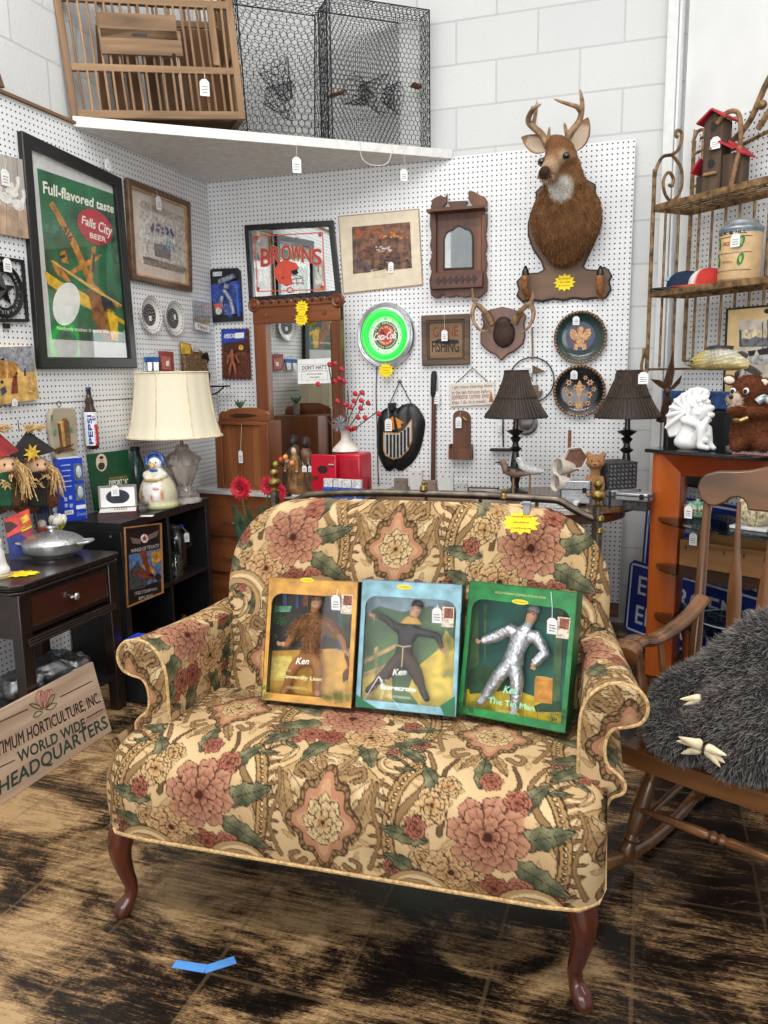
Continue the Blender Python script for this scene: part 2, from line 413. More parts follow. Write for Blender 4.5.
# setting
def peg_mat(name,pitch,base=(238,239,240)):
 m,nt,b=_new(name);N=nt.nodes;L=nt.links
 tc=N.new('ShaderNodeTexCoord');sp=N.new('ShaderNodeSeparateXYZ');L.new(tc.outputs['Object'],sp.inputs[0])
 def mth(op,a,bb=None,c=None):
  n=N.new('ShaderNodeMath');n.operation=op
  for i,v in enumerate((a,bb,c)):
   if v is None:continue
   if isinstance(v,(int,float)):n.inputs[i].default_value=v
   else:L.new(v,n.inputs[i])
  return n.outputs[0]
 fx_=mth('SUBTRACT',mth('FRACT',mth('DIVIDE',sp.outputs['X'],pitch)),.5)
 fz_=mth('SUBTRACT',mth('FRACT',mth('DIVIDE',sp.outputs['Z'],pitch)),.5)
 d2=mth('ADD',mth('MULTIPLY',fx_,fx_),mth('MULTIPLY',fz_,fz_))
 hole=mth('LESS_THAN',d2,.0275)
 nz=N.new('ShaderNodeTexNoise');nz.inputs['Scale'].default_value=4;nz.inputs['Detail'].default_value=5;L.new(tc.outputs['Object'],nz.inputs['Vector'])
 rp=_ramp(nt,[(.3,tuple(v*.955 for v in base)),(.7,base)]);L.new(nz.outputs['Fac'],rp.inputs['Fac'])
 mx=N.new('ShaderNodeMix');mx.data_type='RGBA';L.new(hole,mx.inputs[0]);L.new(rp.outputs['Color'],mx.inputs[6]);mx.inputs[7].default_value=lin((38,36,34))
 L.new(mx.outputs[2],b.inputs['Base Color']);b.inputs['Roughness'].default_value=.5
 bp=N.new('ShaderNodeBump');bp.invert=True;bp.inputs['Strength'].default_value=.5;bp.inputs['Distance'].default_value=.003;L.new(hole,bp.inputs['Height']);L.new(bp.outputs['Normal'],b.inputs['Normal'])
 return m
pegm=peg_mat('white_pegboard',.0257)
def block_mat():
 m,nt,b=_new('white_painted_block');N=nt.nodes;L=nt.links
 tc=N.new('ShaderNodeTexCoord');sp=N.new('ShaderNodeSeparateXYZ');cb=N.new('ShaderNodeCombineXYZ')
 L.new(tc.outputs['Object'],sp.inputs[0]);L.new(sp.outputs['X'],cb.inputs[0]);L.new(sp.outputs['Z'],cb.inputs[1])
 br=N.new('ShaderNodeTexBrick');br.inputs['Scale'].default_value=1;br.inputs['Brick Width'].default_value=.43;br.inputs['Row Height'].default_value=.215
 br.inputs['Mortar Size'].default_value=.006;br.inputs['Mortar Smooth'].default_value=.3
 br.inputs['Color1'].default_value=lin((212,213,211));br.inputs['Color2'].default_value=lin((205,206,205));br.inputs['Mortar'].default_value=lin((190,191,190))
 L.new(cb.outputs[0],br.inputs['Vector']);L.new(br.outputs['Color'],b.inputs['Base Color']);b.inputs['Roughness'].default_value=.65
 nz=N.new('ShaderNodeTexNoise');nz.inputs['Scale'].default_value=60;nz.inputs['Detail'].default_value=5;L.new(tc.outputs['Object'],nz.inputs['Vector'])
 sm=N.new('ShaderNodeMath');sm.operation='MULTIPLY_ADD';sm.inputs[1].default_value=-1.5;L.new(br.outputs['Fac'],sm.inputs[0]);L.new(nz.outputs['Fac'],sm.inputs[2])
 bp=N.new('ShaderNodeBump');bp.inputs['Strength'].default_value=.35;bp.inputs['Distance'].default_value=.006;L.new(sm.outputs[0],bp.inputs['Height']);L.new(bp.outputs['Normal'],b.inputs['Normal'])
 return m
blockm=block_mat()
def floor_mat():
 m,nt,b=_new('worn_tile_floor');N=nt.nodes;L=nt.links
 tc=N.new('ShaderNodeTexCoord')
 def mapn(s,loc=(0,0,0)):
  mp=N.new('ShaderNodeMapping');mp.inputs['Scale'].default_value=s;mp.inputs['Location'].default_value=loc;L.new(tc.outputs['Object'],mp.inputs['Vector']);return mp.outputs[0]
 def nz(vec,sc,det=6,rough=.6,dist=0.0):
  n=N.new('ShaderNodeTexNoise');n.inputs['Scale'].default_value=sc;n.inputs['Detail'].default_value=det;n.inputs['Roughness'].default_value=rough;n.inputs['Distortion'].default_value=dist;L.new(vec,n.inputs['Vector']);return n.outputs['Fac']
 def mth(op,a,bb=None,c=None):
  n=N.new('ShaderNodeMath');n.operation=op
  for i,v in enumerate((a,bb,c)):
   if v is None:continue
   if isinstance(v,(int,float)):n.inputs[i].default_value=v
   else:L.new(v,n.inputs[i])
  return n.outputs[0]
 streak=nz(mapn((2.2,26,1)),3.0,8,.72,.3)
 patch=nz(mapn((1,1.5,1),(1.4,4.6,0)),3.3,8,.68,.6)
 fine=nz(mapn((22,90,1)),4.0,5,.75)
 sp=N.new('ShaderNodeSeparateXYZ');L.new(tc.outputs['Object'],sp.inputs[0])
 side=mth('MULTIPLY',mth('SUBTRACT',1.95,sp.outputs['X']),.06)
 br=N.new('ShaderNodeTexBrick');br.offset=0;br.squash=1;br.inputs['Scale'].default_value=1;br.inputs['Brick Width'].default_value=.318;br.inputs['Row Height'].default_value=.3;br.inputs['Mortar Size'].default_value=.0065;br.inputs['Mortar Smooth'].default_value=.6
 br.inputs['Color1'].default_value=(0,0,0,1);br.inputs['Color2'].default_value=(1,1,1,1);br.inputs['Mortar'].default_value=(.5,.5,.5,1)
 L.new(mapn((1,1,1),(-.66+.318*4,2.715+.3*4-.0,0)),br.inputs['Vector'])
 bw=N.new('ShaderNodeRGBToBW');L.new(br.outputs['Color'],bw.inputs[0])
 s=mth('ADD',mth('MULTIPLY',streak,.55),mth('ADD',mth('MULTIPLY',patch,1.02),mth('MULTIPLY',fine,.46)))
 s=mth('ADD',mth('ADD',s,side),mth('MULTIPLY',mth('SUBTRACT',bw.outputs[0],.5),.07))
 s=mth('SUBTRACT',s,.522)
 rp=_ramp(nt,[(.37,(15,12,10)),(.45,(34,26,19)),(.505,(74,56,39)),(.565,(130,102,70)),(.68,(178,146,104))])
 L.new(s,rp.inputs['Fac'])
 seam=mth('MULTIPLY',br.outputs['Fac'],mth('MULTIPLY',nz(mapn((1,1,1)),9.0),.75))
 mx=N.new('ShaderNodeMix');mx.data_type='RGBA';L.new(seam,mx.inputs[0]);L.new(rp.outputs['Color'],mx.inputs[6]);mx.inputs[7].default_value=lin((112,90,64))
 L.new(mx.outputs[2],b.inputs['Base Color'])
 rr=_ramp(nt,[(.35,(95,95,95)),(.7,(150,150,150))]);L.new(s,rr.inputs['Fac']);L.new(rr.outputs['Color'],b.inputs['Roughness'])
 bp=N.new('ShaderNodeBump');bp.inputs['Strength'].default_value=.3;bp.inputs['Distance'].default_value=.004;L.new(s,bp.inputs['Height']);L.new(bp.outputs['Normal'],b.inputs['Normal'])
 return m
struct(MB().box((2.6,-3.2,-.05),(6.4,6.8,.1)).build('floor',floor_mat()))
struct(MB().box((1.29,.085,2.1),(2.74,.09,4.2)).build('wall_back',blockm))
struct(MB().box((0,.1,2.1),(6.6,.09,4.2)).build('wall_left',blockm,loc=(0,-3.2,0),rz=pi/2))
plaster=M('white_painted_plaster',(232,233,231),.6,var=.03,scale=3)
struct(MB().box((1.35,.07,2.1),(2.6,.06,4.2)).build('wall_right',plaster,loc=(2.60,0,0),rz=DIAG.rz))
struct(MB().box((0,0,2.1),(.05,.06,4.2)).box((.034,.004,2.1),(.012,.045,4.2)).build('trim_1',M('white_post_paint',(226,227,226),.55,var=.03),loc=(2.60,-.005,0),rz=-radians(22),bevel=.003))
PH0,PH1=.125,2.54
tag(MB().box((1.218,.0,0),(2.436,.006,PH1-PH0)).build('pegboard',pegm,loc=(0,.003,(PH0+PH1)/2)),'large white pegboard sheet on the back wall under the deer head','pegboard')
tag(MB().box((-1.6,0,0),(3.2,.006,PH1-1.29)).build('pegboard',pegm,loc=(-.003,0,(PH1+1.29)/2),rz=pi/2),'upper white pegboard sheet on the left wall behind the large framed poster','pegboard')
tag(MB().box((-1.6,0,0),(3.2,.006,1.287-PH0)).build('pegboard',pegm,loc=(-.006,0,(PH0+1.287)/2),rz=pi/2),'lower white pegboard sheet on the left wall behind the table and lamp','pegboard')
a0=DIAG.q(682,300)[0]
tag(MB().box(((a0+2.4)/2,0,0),(2.4-a0,.006,PH1-PH0)).build('pegboard',pegm,loc=DIAG.o+DIAG.Y*.03+np.array([0,0,(PH0+PH1)/2]),rz=DIAG.rz),'white pegboard sheet on the angled wall behind the iron rack','pegboard')
oldwood=WOOD('weathered_batten',(84,58,38),(150,112,76),.7,axis=0)
struct(MB().box((-1.6,-.006,PH1+.006),(3.2,.022,.012)).build('trim_2',oldwood,rz=pi/2))
struct(MB().box((1.22,-.004,.085),(2.43,.03,.075)).build('trim_3',oldwood))
# tapestry pattern (one repeat, drawn stroke by stroke)
TW,TH,TR=.70,.68,1000
def tapestry():
 W,H=int(TW*TR),int(TH*TR);im=np.zeros((H,W,3),np.float32);im[:]=(212,180,134)
 yy,xx=np.mgrid[0:H,0:W]
 for k in range(18):
  a,b=rng.integers(1,5),rng.integers(1,5);ph=rng.uniform(0,6.28)
  im+=(np.sin(2*pi*(a*xx/W+b*yy/H)+ph)[...,None]*np.array([2.2,2.4,2.4]))
 def patch(cx,cy,R):
  n=int(R*TR)+2;x0,y0=int(round(cx*TR)),int(round(cy*TR));g=np.arange(-n,n+1)
  X,Y=np.meshgrid(g,g);return(Y+y0)%H,(X+x0)%W,X/TR,Y/TR
 def put(iy,ix,mask,col,al=1.0):
  a=np.clip(mask,0,1)[...,None]*al;im[iy,ix]=im[iy,ix]*(1-a)+np.asarray(col,np.float32)*a
 S=TR*.8
 def leafs(cx,cy,a,b,rot,c0,c1,oc,jag=0,vein=True):
  iy,ix,X,Y=patch(cx,cy,max(a,b)*1.1);c,s=cos(rot),sin(rot);U=(X*c+Y*s)/a;V=(-X*s+Y*c)/b
  half=np.clip(1-U*U,0,1)**.75*(1-.25*U);
  if jag:half=half*(1-.22*np.abs(np.sin(U*jag*1.6)))
  d=(half-np.abs(V))*b
  inside=np.clip(d*S,0,1)*(np.abs(U)<1)
  put(iy,ix,inside,oc)
  ins=np.clip((d-.0022)*S,0,1)*(np.abs(U)<.97);t=np.clip(.5+.5*V+.25*np.sin(U*9),0,1)[...,None]
  a_=ins[...,None];im[iy,ix]=im[iy,ix]*(1-a_)+(np.array(c0,np.float32)*(1-t)+np.array(c1,np.float32)*t)*a_
  if vein:
   put(iy,ix,ins*np.clip((.0011-np.abs(V*b))*S+.5,0,1),oc,.8)
   put(iy,ix,ins*(np.abs(np.sin((U*6-np.abs(V)*2.2)*2))<.16),oc,.45)
 def flower(cx,cy,r,n,cols,oc,rot=0.0,layers=4,sq=1.0):
  for k in range(layers):
   R=r*(1-k*.235);iy,ix,X,Y=patch(cx+.012*r*k*cos(k*2.1),cy+.012*r*k*sin(k*2.1),R*1.25);Y=Y/sq
   rr=np.hypot(X,Y);th=np.arctan2(Y,X)+rot+k*pi/n*1.1;m=max(3,n-k)
   pet=np.abs(np.cos(m*th/2));edge=R*(.74+.26*pet**.55)+R*.03*np.sin(th*17+k)
   ins=np.clip((edge-rr)*S,0,1);put(iy,ix,ins,oc)
   ins2=np.clip((edge-.0022-rr)*S,0,1)*np.clip((np.abs(np.sin(m*th/2+pi/2))-.10)*9,0,1)
   t=np.clip(rr/edge,0,1)[...,None]**1.3;c0=np.array(cols[0],np.float32);c1=np.array(cols[1],np.float32)
   col=c0*(1-t)+c1*t;a_=ins2[...,None]*.95;im[iy,ix]=im[iy,ix]*(1-a_)+col*a_
   put(iy,ix,ins2*(np.sin(th*m*3+rr*90)>.8),oc,.28)
  iy,ix,X,Y=patch(cx,cy,r*.16);put(iy,ix,np.clip((r*.12-np.hypot(X,Y))*S,0,1),oc)
 def stroke(pts,w0,w1,c,oc=None,al=1.0):
  P=catmull([(a,b,0)for a,b in pts],14);n=len(P)
  for pas in((oc,.0025),(c,0.0))if oc is not None else((c,0.0),):
   for i,p in enumerate(P):
    w=w0+(w1-w0)*i/(n-1)+pas[1];iy,ix,X,Y=patch(p[0],p[1],w*1.2+.002);put(iy,ix,np.clip((w-np.hypot(X,Y))*S,0,1),pas[0],al)
 br1,br2,br3,tan,crm=(66,48,34),(108,82,54),(146,114,76),(182,148,102),(226,200,156)
 pk0,pk1,pkd=(118,64,48),(202,150,118),(70,38,30)
 gr0,gr1,grd=(70,72,52),(142,136,102),(38,38,30)
 def beads(cx,cy,R,a0,a1,sx=1.0):
  n=26
  for k in range(120):
   a=a0+(a1-a0)*k/119;iy,ix,X,Y=patch(cx+R*cos(a)*sx,cy+R*sin(a)*1.15,.020);put(iy,ix,np.clip((.0165-np.hypot(X,Y))*S,0,1),br1)
  for k in range(120):
   a=a0+(a1-a0)*k/119;iy,ix,X,Y=patch(cx+R*cos(a)*sx,cy+R*sin(a)*1.15,.016);put(iy,ix,np.clip((.0128-np.hypot(X,Y))*S,0,1),(176,138,88))
  for k in range(n):
   a=a0+(a1-a0)*k/(n-1);iy,ix,X,Y=patch(cx+R*cos(a)*sx,cy+R*sin(a)*1.15,.01);put(iy,ix,np.clip((.0066-np.hypot(X,Y))*S,0,1),br1);put(iy,ix,np.clip((.0036-np.hypot(X-.001,Y-.001))*S,0,1),crm)
  for k in range(16):
   a=a0+(a1-a0)*k/15;q=(cx+(R+.028)*cos(a)*sx,cy+(R+.028)*sin(a)*1.15);leafs(q[0],q[1],.021,.006,a,br2,br3,br1,0,False)
 def acanthus(x,y,s,m,fl=1):
  f=lambda a,b:(x+m*a*s,y+fl*b*s)
  sp=[f(.10*cos(t)*(1-t/9.5)+.02,.10*sin(t)*(1-t/9.5))for t in np.linspace(-1.2,6.6,15)]
  stroke(sp,.020*s*1.6,.006*s,tan,br1);stroke([(p[0]+.003,p[1]+.003)for p in sp],.009*s,.002*s,crm);stroke([(p[0]-.006,p[1]-.005)for p in sp],.003*s,.002*s,br2)
  for k,(a,b,l,r)in enumerate(((.02,-.15,.075,-1.9),(.07,-.16,.085,-1.25),(.12,-.13,.085,-.7),(.155,-.08,.08,-.25),(.165,-.02,.07,.25),(.15,.06,.06,.8))):
   q=f(a*1.05,b*1.05);rot=r*fl if m>0 else pi-r*fl;leafs(q[0],q[1],l*s*1.05,l*s*.34,rot,br3 if k%2 else tan,tan if k%2 else crm,br1,5)
  stroke([f(.0,-.22),f(-.03,-.15),f(-.08,-.09),f(-.10,-.02),f(-.07,.06)],.012*s,.005*s,br3,br1)
  stroke([f(-.14,-.18),f(-.15,-.10),f(-.13,-.02),f(-.155,.05)],.008*s,.004*s,br2,br1)
 def bouquet(x,y,m=1,k_=1.16):
  for a,b,l,r in((-.12,-.07,.062,2.7),(-.135,.0,.05,3.0),(.125,-.05,.066,-.5),(.13,.03,.06,.3),(.10,.10,.055,.9),(-.09,.10,.055,2.2),(.05,-.135,.06,-1.2),(-.06,-.135,.055,-2.0),(.0,.15,.05,1.6),(.14,-.11,.05,-.8),(-.15,-.12,.045,-2.5)):
   leafs(x+m*a*k_,y+b*k_,l*k_,l*.42*k_,r if m>0 else pi-r,gr0,gr1,grd,4)
  for a,b,r,k in((-.085,.055,.036,0),(-.115,.015,.024,1),(-.06,.095,.028,0),(.085,-.085,.034,1),(-.10,-.045,.028,0),(.075,.085,.03,1),(.02,.125,.026,1)):
   flower(x+m*a*k_,y+b*k_,r*k_,6,((172,120,72),(232,200,146))if k==0 else(pk0,(204,134,106)),br1 if k==0 else pkd,a*40,3)
  flower(x-m*.05,y-.075,.072,7,((168,112,70),(230,192,140)),br1,.4,4,.85)
  flower(x+m*.03,y+.02,.094,8,(pk0,pk1),pkd,.9,5,.92)
  flower(x+m*.045,y-.10,.038,6,((110,54,42),(186,118,90)),pkd,.2,3)
 def medallion(x,y):
  for q in(1,-1):
   for p in(1,-1):
    stroke([(x+q*.05,y+p*.105),(x+q*.075,y+p*.12),(x+q*.085,y+p*.095),(x+q*.065,y+p*.085)],.007,.004,br3,br1)
    leafs(x+q*.035,y+p*.135,.045,.016,p*(pi/2-q*.5),br3,tan,br1,4)
  iy,ix,X,Y=patch(x,y,.15);r=np.hypot(X,Y/1.3);th=np.arctan2(Y/1.3,X);e=.080*(1+.10*np.cos(4*th)+.10*np.cos(8*th))
  for k,c in((0,br1),(.004,br3),(.013,br1),(.0155,(182,130,98)),(.03,(198,154,114))):put(iy,ix,np.clip((e-k-r)*S,0,1),c)
  put(iy,ix,np.clip((e-.004-r)*S,0,1)*np.clip((r-e+.013)*S,0,1)*(np.sin(th*34)>.35),br1,.8)
  flower(x,y,.050,8,((176,130,78),(236,210,160)),br1,0,3,1.15)
 def sprig(x,y,m):
  stroke([(x,y-.07),(x+m*.02,y-.02),(x,y+.04),(x+m*.03,y+.08)],.0025,.0015,grd)
  for a,b,r in((.02,-.03,.2),(-.025,.01,2.6),(.03,.05,.6)):leafs(x+m*a,y+b,.026,.010,r,gr0,gr1,grd)
  flower(x+m*.03,y+.085,.026,5,(pk0,pk1),pkd,.3,2);flower(x-m*.03,y+.035,.018,5,((150,72,60),(214,150,120)),pkd,.9,2)
  for k in range(6):leafs(x+m*.03+.02*cos(k),y+.085+.02*sin(k),.018,.005,k*1.05,pk0,pk1,pkd,0,False)
 for k in range(240):
  x,y,a=rng.uniform(0,TW),rng.uniform(0,TH),rng.uniform(0,6.28);leafs(x,y,rng.uniform(.012,.03),rng.uniform(.004,.009),a,(186,152,104),(204,172,124),(150,118,80),0,False)
 for cx,cy,m in((0,0,1),(TW/2,TH/2,-1)):
  for sx in(1,-1):acanthus(cx+sx*.195,cy+.165,.84,sx)
  beads(cx,cy,.196,-.75,.75);beads(cx,cy,.196,pi-.75,pi+.75)
  medallion(cx+TW/2,cy);sprig(cx+.155,cy-.17,1);sprig(cx-.155,cy-.17,-1)
  for sx in(1,-1):stroke([(cx+sx*.24,cy-.10),(cx+sx*.215,cy-.02),(cx+sx*.235,cy+.05),(cx+sx*.22,cy+.10)],.005,.003,br3,br2)
  bouquet(cx,cy,m)
 return np.clip(im,0,255)
TAP=tapestry()
def tap(U,V):
 U=np.asarray(U);V=np.asarray(V);H,W=TAP.shape[:2]
 c=TAP[np.floor(V*TR).astype(int)%H,np.floor(U*TR).astype(int)%W]/255.0
 l=np.where(c<=.04045,c/12.92,((c+.055)/1.055)**2.4);return np.concatenate([l,np.ones(l.shape[:-1]+(1,))],-1)
fabric=VC('floral_tapestry',.88,.25,700,.16,spec=.15)
pipem=M('tan_welt_cord',(206,170,118),.85,var=.25,scale=120)
cherry=WOOD('red_mahogany',(50,20,12),(102,46,28),.22,axis=2,scale=9,coat=.5)
def grid_obj(name,X,Y,Z,U,V,parent,flip=False):
 n,m=X.shape;v=np.stack([X,Y,Z],-1).reshape(-1,3);i=np.arange(n*m).reshape(n,m)
 q=np.stack([i[:-1,:-1],i[:-1,1:],i[1:,1:],i[1:,:-1]],-1).reshape(-1,4)
 if flip:q=q[:,::-1]
 return v,q,tap(U,V).reshape(-1,4)
def np_obj(name,parts,mat,parent,ang=50):
 vs,qs,cs,k=[],[],[],0
 for v,q,c in parts:vs.append(v);qs.append(q+k);cs.append(c);k+=len(v)
 v=np.concatenate(vs).astype(np.float32);q=np.concatenate(qs).astype(np.int32);c=np.concatenate(cs).astype(np.float32)
 me=bpy.data.meshes.new(name);me.vertices.add(len(v));me.vertices.foreach_set('co',v.ravel())
 me.loops.add(q.size);me.loops.foreach_set('vertex_index',q.ravel());me.polygons.add(len(q));me.polygons.foreach_set('loop_start',np.arange(0,q.size,4,dtype=np.int32))
 try:me.polygons.foreach_set('loop_total',np.full(len(q),4,dtype=np.int32))
 except Exception:pass
 me.update(calc_edges=True);me.validate()
 a=me.color_attributes.new('Col','FLOAT_COLOR','POINT');a.data.foreach_set('color',c.ravel())
 me.polygons.foreach_set('use_smooth',[True]*len(me.polygons));me.set_sharp_from_angle(angle=radians(ang));me.materials.append(mat)
 o=bpy.data.objects.new(name,me);COL.objects.link(o);o.parent=parent;return o
sofa=thing('loveseat','floral tapestry loveseat with rolled arms and curved mahogany front legs','sofa',(1.872,-2.525,0),radians(1.6))
SW=.622
def seat():
 pr=catmull([(.20,.455,0),(.05,.474,0),(-.12,.486,0),(-.27,.482,0),(-.345,.462,0),(-.385,.425,0),(-.402,.37,0),(-.400,.31,0),(-.392,.262,0)],30)
 pr=np.array(pr)[:,:2];d=np.r_[0,np.cumsum(np.hypot(*np.diff(pr,axis=0).T))];n=int(d[-1]/.0032);s=np.linspace(0,d[-1],n)
 y=np.interp(s,d,pr[:,0]);z=np.interp(s,d,pr[:,1]);a=np.linspace(-pi/2,pi/2,40);mid=np.linspace(-1,1,330)
 xs=np.unique(np.r_[mid*(SW-.08),(SW-.08)+.08*np.sin(np.linspace(0,pi/2,40)),-(SW-.08)-.08*np.sin(np.linspace(0,pi/2,40))])
 X,_=np.meshgrid(xs,s);Y=np.repeat(y[:,None],len(xs),1);Z=np.repeat(z[:,None],len(xs),1)
 t=np.clip((np.abs(X)-(SW-.085))/.085,0,1);rd=1-np.sqrt(np.clip(1-t*t,0,1))
 fr=np.clip((.15-Y-.30)/.2,0,1)*0+np.clip((-Y-.20)/.19,0,1)
 Y=Y+rd*.085*fr;top=np.clip((Z-.40)/.07,0,1);Z=Z-rd*.05*top+.016*np.cos(X/SW*pi/2)*top
 Z=Z+.006*np.sin(X*9+1)*top*np.sin(Y*11)
 U=X;V=np.repeat(s[:,None],len(xs),1)
 parts=[grid_obj('',X,Y,Z,U+.355,-V+.65,None)]
 for sg in(1,-1):
  zz=np.linspace(.262,.47,60);yv=np.linspace(-.312,.30,150);Yg,Zg=np.meshgrid(yv,zz);Xg=np.full_like(Yg,sg*SW)
  parts.append(grid_obj('',Xg,Yg,Zg,Yg*sg+.2,Zg+.1,None,sg<0))
 return np_obj('seat',parts,fabric,sofa)
seat()
def backrest():
 half=.570
 def w_at(z):return half-.0*z
 xs=np.linspace(-1,1,360);zs=np.linspace(.40,1.028,210)
 A,Zg=np.meshgrid(xs,zs);top=1.025;t=(Zg-.40)/(top-.40)
 R=.27
 zt=np.clip((Zg-(top-R))/R,0,1);Wd=half-.012*(1-t)**2-R*(1-np.sqrt(np.clip(1-zt**2.6,0,1)))*.92
 X=A*Wd;T=.062
 dx=Wd*(1-np.abs(A));dz=(top-Zg);d=np.minimum(dx,dz*1.0);r=.055
 pr_=np.sqrt(np.clip(1-(1-np.clip(d/r,0,1))**2,0,1))
 Yc=.115+.165*np.clip((Zg-.42)/.62,0,1)**.9
 Yf=Yc-T*pr_-.018*np.cos(A*pi/2)*np.sin(np.clip((Zg-.40)/.64,0,1)*pi)*pr_
 parts=[grid_obj('',X,Yf,Zg,X+.375,Zg*1.02+.44,None)]
 Yb=Yc+T*.9*pr_;parts.append(grid_obj('',X[::4,::4],Yb[::4,::4],Zg[::4,::4],X[::4,::4],Zg[::4,::4],None,True))
 for v,q,c in parts:v[:,0]+=.040
 return np_obj('backrest',parts,fabric,sofa,60)
backrest()
def arm(sg):
 inner=catmull([(.556,.44,0),(.556,.52,0),(.556,.58,0),(.560,.635,0),(.578,.678,0),(.610,.706,0),(.640,.713,0)],22)
 outer=catmull([(.640,.713,0),(.675,.705,0),(.698,.680,0),(.702,.650,0),(.688,.624,0),(.660,.612,0),(.632,.605,0),(.617,.580,0),(.614,.545,0),(.622,.515,0),(.645,.495,0),(.660,.475,0),(.656,.452,0),(.632,.437,0),(.622,.415,0)],16)
 inner=[(p[0]-.014,)+tuple(p[1:])for p in inner];outer=[(p[0]-.014,)+tuple(p[1:])for p in outer]
 prof=np.array(inner+outer[1:])[:,:2];d=np.r_[0,np.cumsum(np.hypot(*np.diff(prof,axis=0).T))];n=int(d[-1]/.0034);s=np.linspace(0,d[-1],n)
 px_=np.interp(s,d,prof[:,0]);pz=np.interp(s,d,prof[:,1]);ys=np.linspace(-.215,.30,150)
 S,Y=np.meshgrid(s,ys);X=np.repeat(px_[None],len(ys),0);Z=np.repeat(pz[None],len(ys),0)
 tb=(Y+.215)/.515;X=X-.085*tb*np.clip((X-.53)/.05,0,1)*np.clip((Z-.43)/.12,0,1);Z=Z+np.clip(Z-.5,0,1)*.06*tb-.010*np.sin(tb*pi)*np.clip((Z-.5)/.2,0,1)
 parts=[grid_obj('',sg*X,Y,Z,Y+.30*sg,S+.10,None,sg>0)]
 I=np.array(inner)[:,:2];O=np.array(outer)[::-1,:2]
 def res(P,k):
  q=np.r_[0,np.cumsum(np.hypot(*np.diff(P,axis=0).T))];t=np.linspace(0,q[-1],k);return np.stack([np.interp(t,q,P[:,0]),np.interp(t,q,P[:,1])],1)
 k=110;I=res(I,k);O=res(O,k);e=np.linspace(0,1,40)[None,:,None];G=I[:,None]*(1-e)+O[:,None]*e
 bul=.012*np.sin(np.linspace(0,pi,40))[None]*np.ones((k,1))
 parts.append(grid_obj('',sg*G[...,0],-.215-bul,G[...,1],sg*G[...,0]*1.0+.40*sg,G[...,1]+.12,None,sg<0))
 AO=.012 if sg>0 else .036
 for v,q,c in parts:v[:,0]+=AO
 a=np_obj('arm',parts,fabric,sofa,50)
 MB().tube([(sg*p[0]+AO,-.217,p[1])for p in prof[::2]],.0042,6).build('piping',pipem,a)
 return a
arm(1);arm(-1)
pb=[(-SW+.01,.28),(-SW,-.30),(-SW+.012,-.352),(-SW+.05,-.388),(-SW+.10,-.395)]+[(x,-.398)for x in np.linspace(-.48,.48,20)]+[(SW-.10,-.395),(SW-.05,-.388),(SW-.012,-.352),(SW,-.30),(SW-.01,.28)]
MB().tube([(a,b,.262)for a,b in pb],.0048,6).build('piping',pipem,sofa)
MB().box((0,-.06,.285),(SW*2-.06,.62,.04)).build('seat_frame',M('black_dust_cover',(24,22,20),.9),sofa)
def cabriole(sx):
 m=MB();q=Vector((sx*.75,-.66,0)).normalized()
 base=Vector((sx*(SW-.045)-(.012 if sx>0 else-.002),-.338,0))
 pts,rad=[],[]
 for off,z,r in((-.004,.285,.036),(.010,.245,.036),(.020,.205,.032),(.019,.165,.026),(.010,.12,.0205),(.0,.08,.017),(.004,.05,.0175),(.020,.026,.024),(.028,.012,.023),(.028,0,.016)):
  pts.append(base+q*off+Vector((0,0,z)));rad.append(r)
 P=catmull([tuple(p)for p in pts],5);R=np.interp(np.linspace(0,1,len(P)),np.linspace(0,1,len(rad)),rad)
 m.tube(P,R,16);return m.build('leg',cherry,sofa,ang=70)
cabriole(-1);cabriole(1)
for sx in(-1,1):MB().tube([(sx*(SW-.06),.24,.30),(sx*(SW-.055),.27,.12),(sx*(SW-.05),.31,0)],(.024,.02,.017),12).build('leg',cherry,sofa)
# boxed dolls on the seat
def leafspray(mb,u,z,l,ang,y,n=6):
 for k in range(n):
  t=k/(n-1);cx,cz=u+l*t*cos(ang),z+l*t*sin(ang)
  for s in(1,-1):
   a=ang+s*1.0;q=l*.42*(1-t*.7);mb.prism([(cx,cz),(cx+q*.5*cos(a-.25),cz+q*.5*sin(a-.25)),(cx+q*cos(a),cz+q*sin(a)),(cx+q*.5*cos(a+.25),cz+q*.5*sin(a+.25))],y,y+.0003)
def doll_box(label,px,rz,w,h,d,c_top,c_side,c_in):
 o=fz(*px,.512);f=TF(o,rz,radians(15))
 t=thing('doll_box',label,'boxed doll',o,group='boxed dolls on the loveseat',rot=f.eul)
 cs=M('carton_side_%s'%c_side[0],c_side[1],.4,var=.25,scale=14);ct=M('carton_%s'%c_top[0],c_top[1],.35,var=.22,scale=22)
 MB().box((w/2,d-.0015,h/2),(w,.003,h)).box((.001,d/2,h/2),(.002,d,h)).box((w-.001,d/2,h/2),(.002,d,h)).box((w/2,d/2,.001),(w,d,.002)).build('carton',cs,t)
 MB().box((w/2,d/2,h-.001),(w,d,.002)).build('lid',ct,t)
 b=.013;top=h*.872;win=[(b,.022),(w-b,.022),(w-b,top-.03)]+[(w-b-.03+.03*cos(a),top-.03+.03*sin(a))for a in np.linspace(.1,pi/2,7)]+[(b+.03+.03*cos(a),top-.03+.03*sin(a))for a in np.linspace(pi/2,pi-.1,7)]+[(b,top-.03)]
 out=[]
 for(x,z)in win:
  out.append((0 if x<b+.001 else w if x>w-b-.001 else(0 if x<w/2 and z<top-.012 else w if x>=w/2 and z<top-.012 else x),0 if z<.03 else(h if z>top-.024 else z)))
 MB().ring(out,win,0,.002).build('front_panel',ct,t)
 MB().box((w/2,d-.004,h*.46),(w-.006,.001,h*.9)).build('backdrop',M('backdrop_%s'%c_in[0],c_in[1],.5,var=.35,scale=9),t)
 return t,f
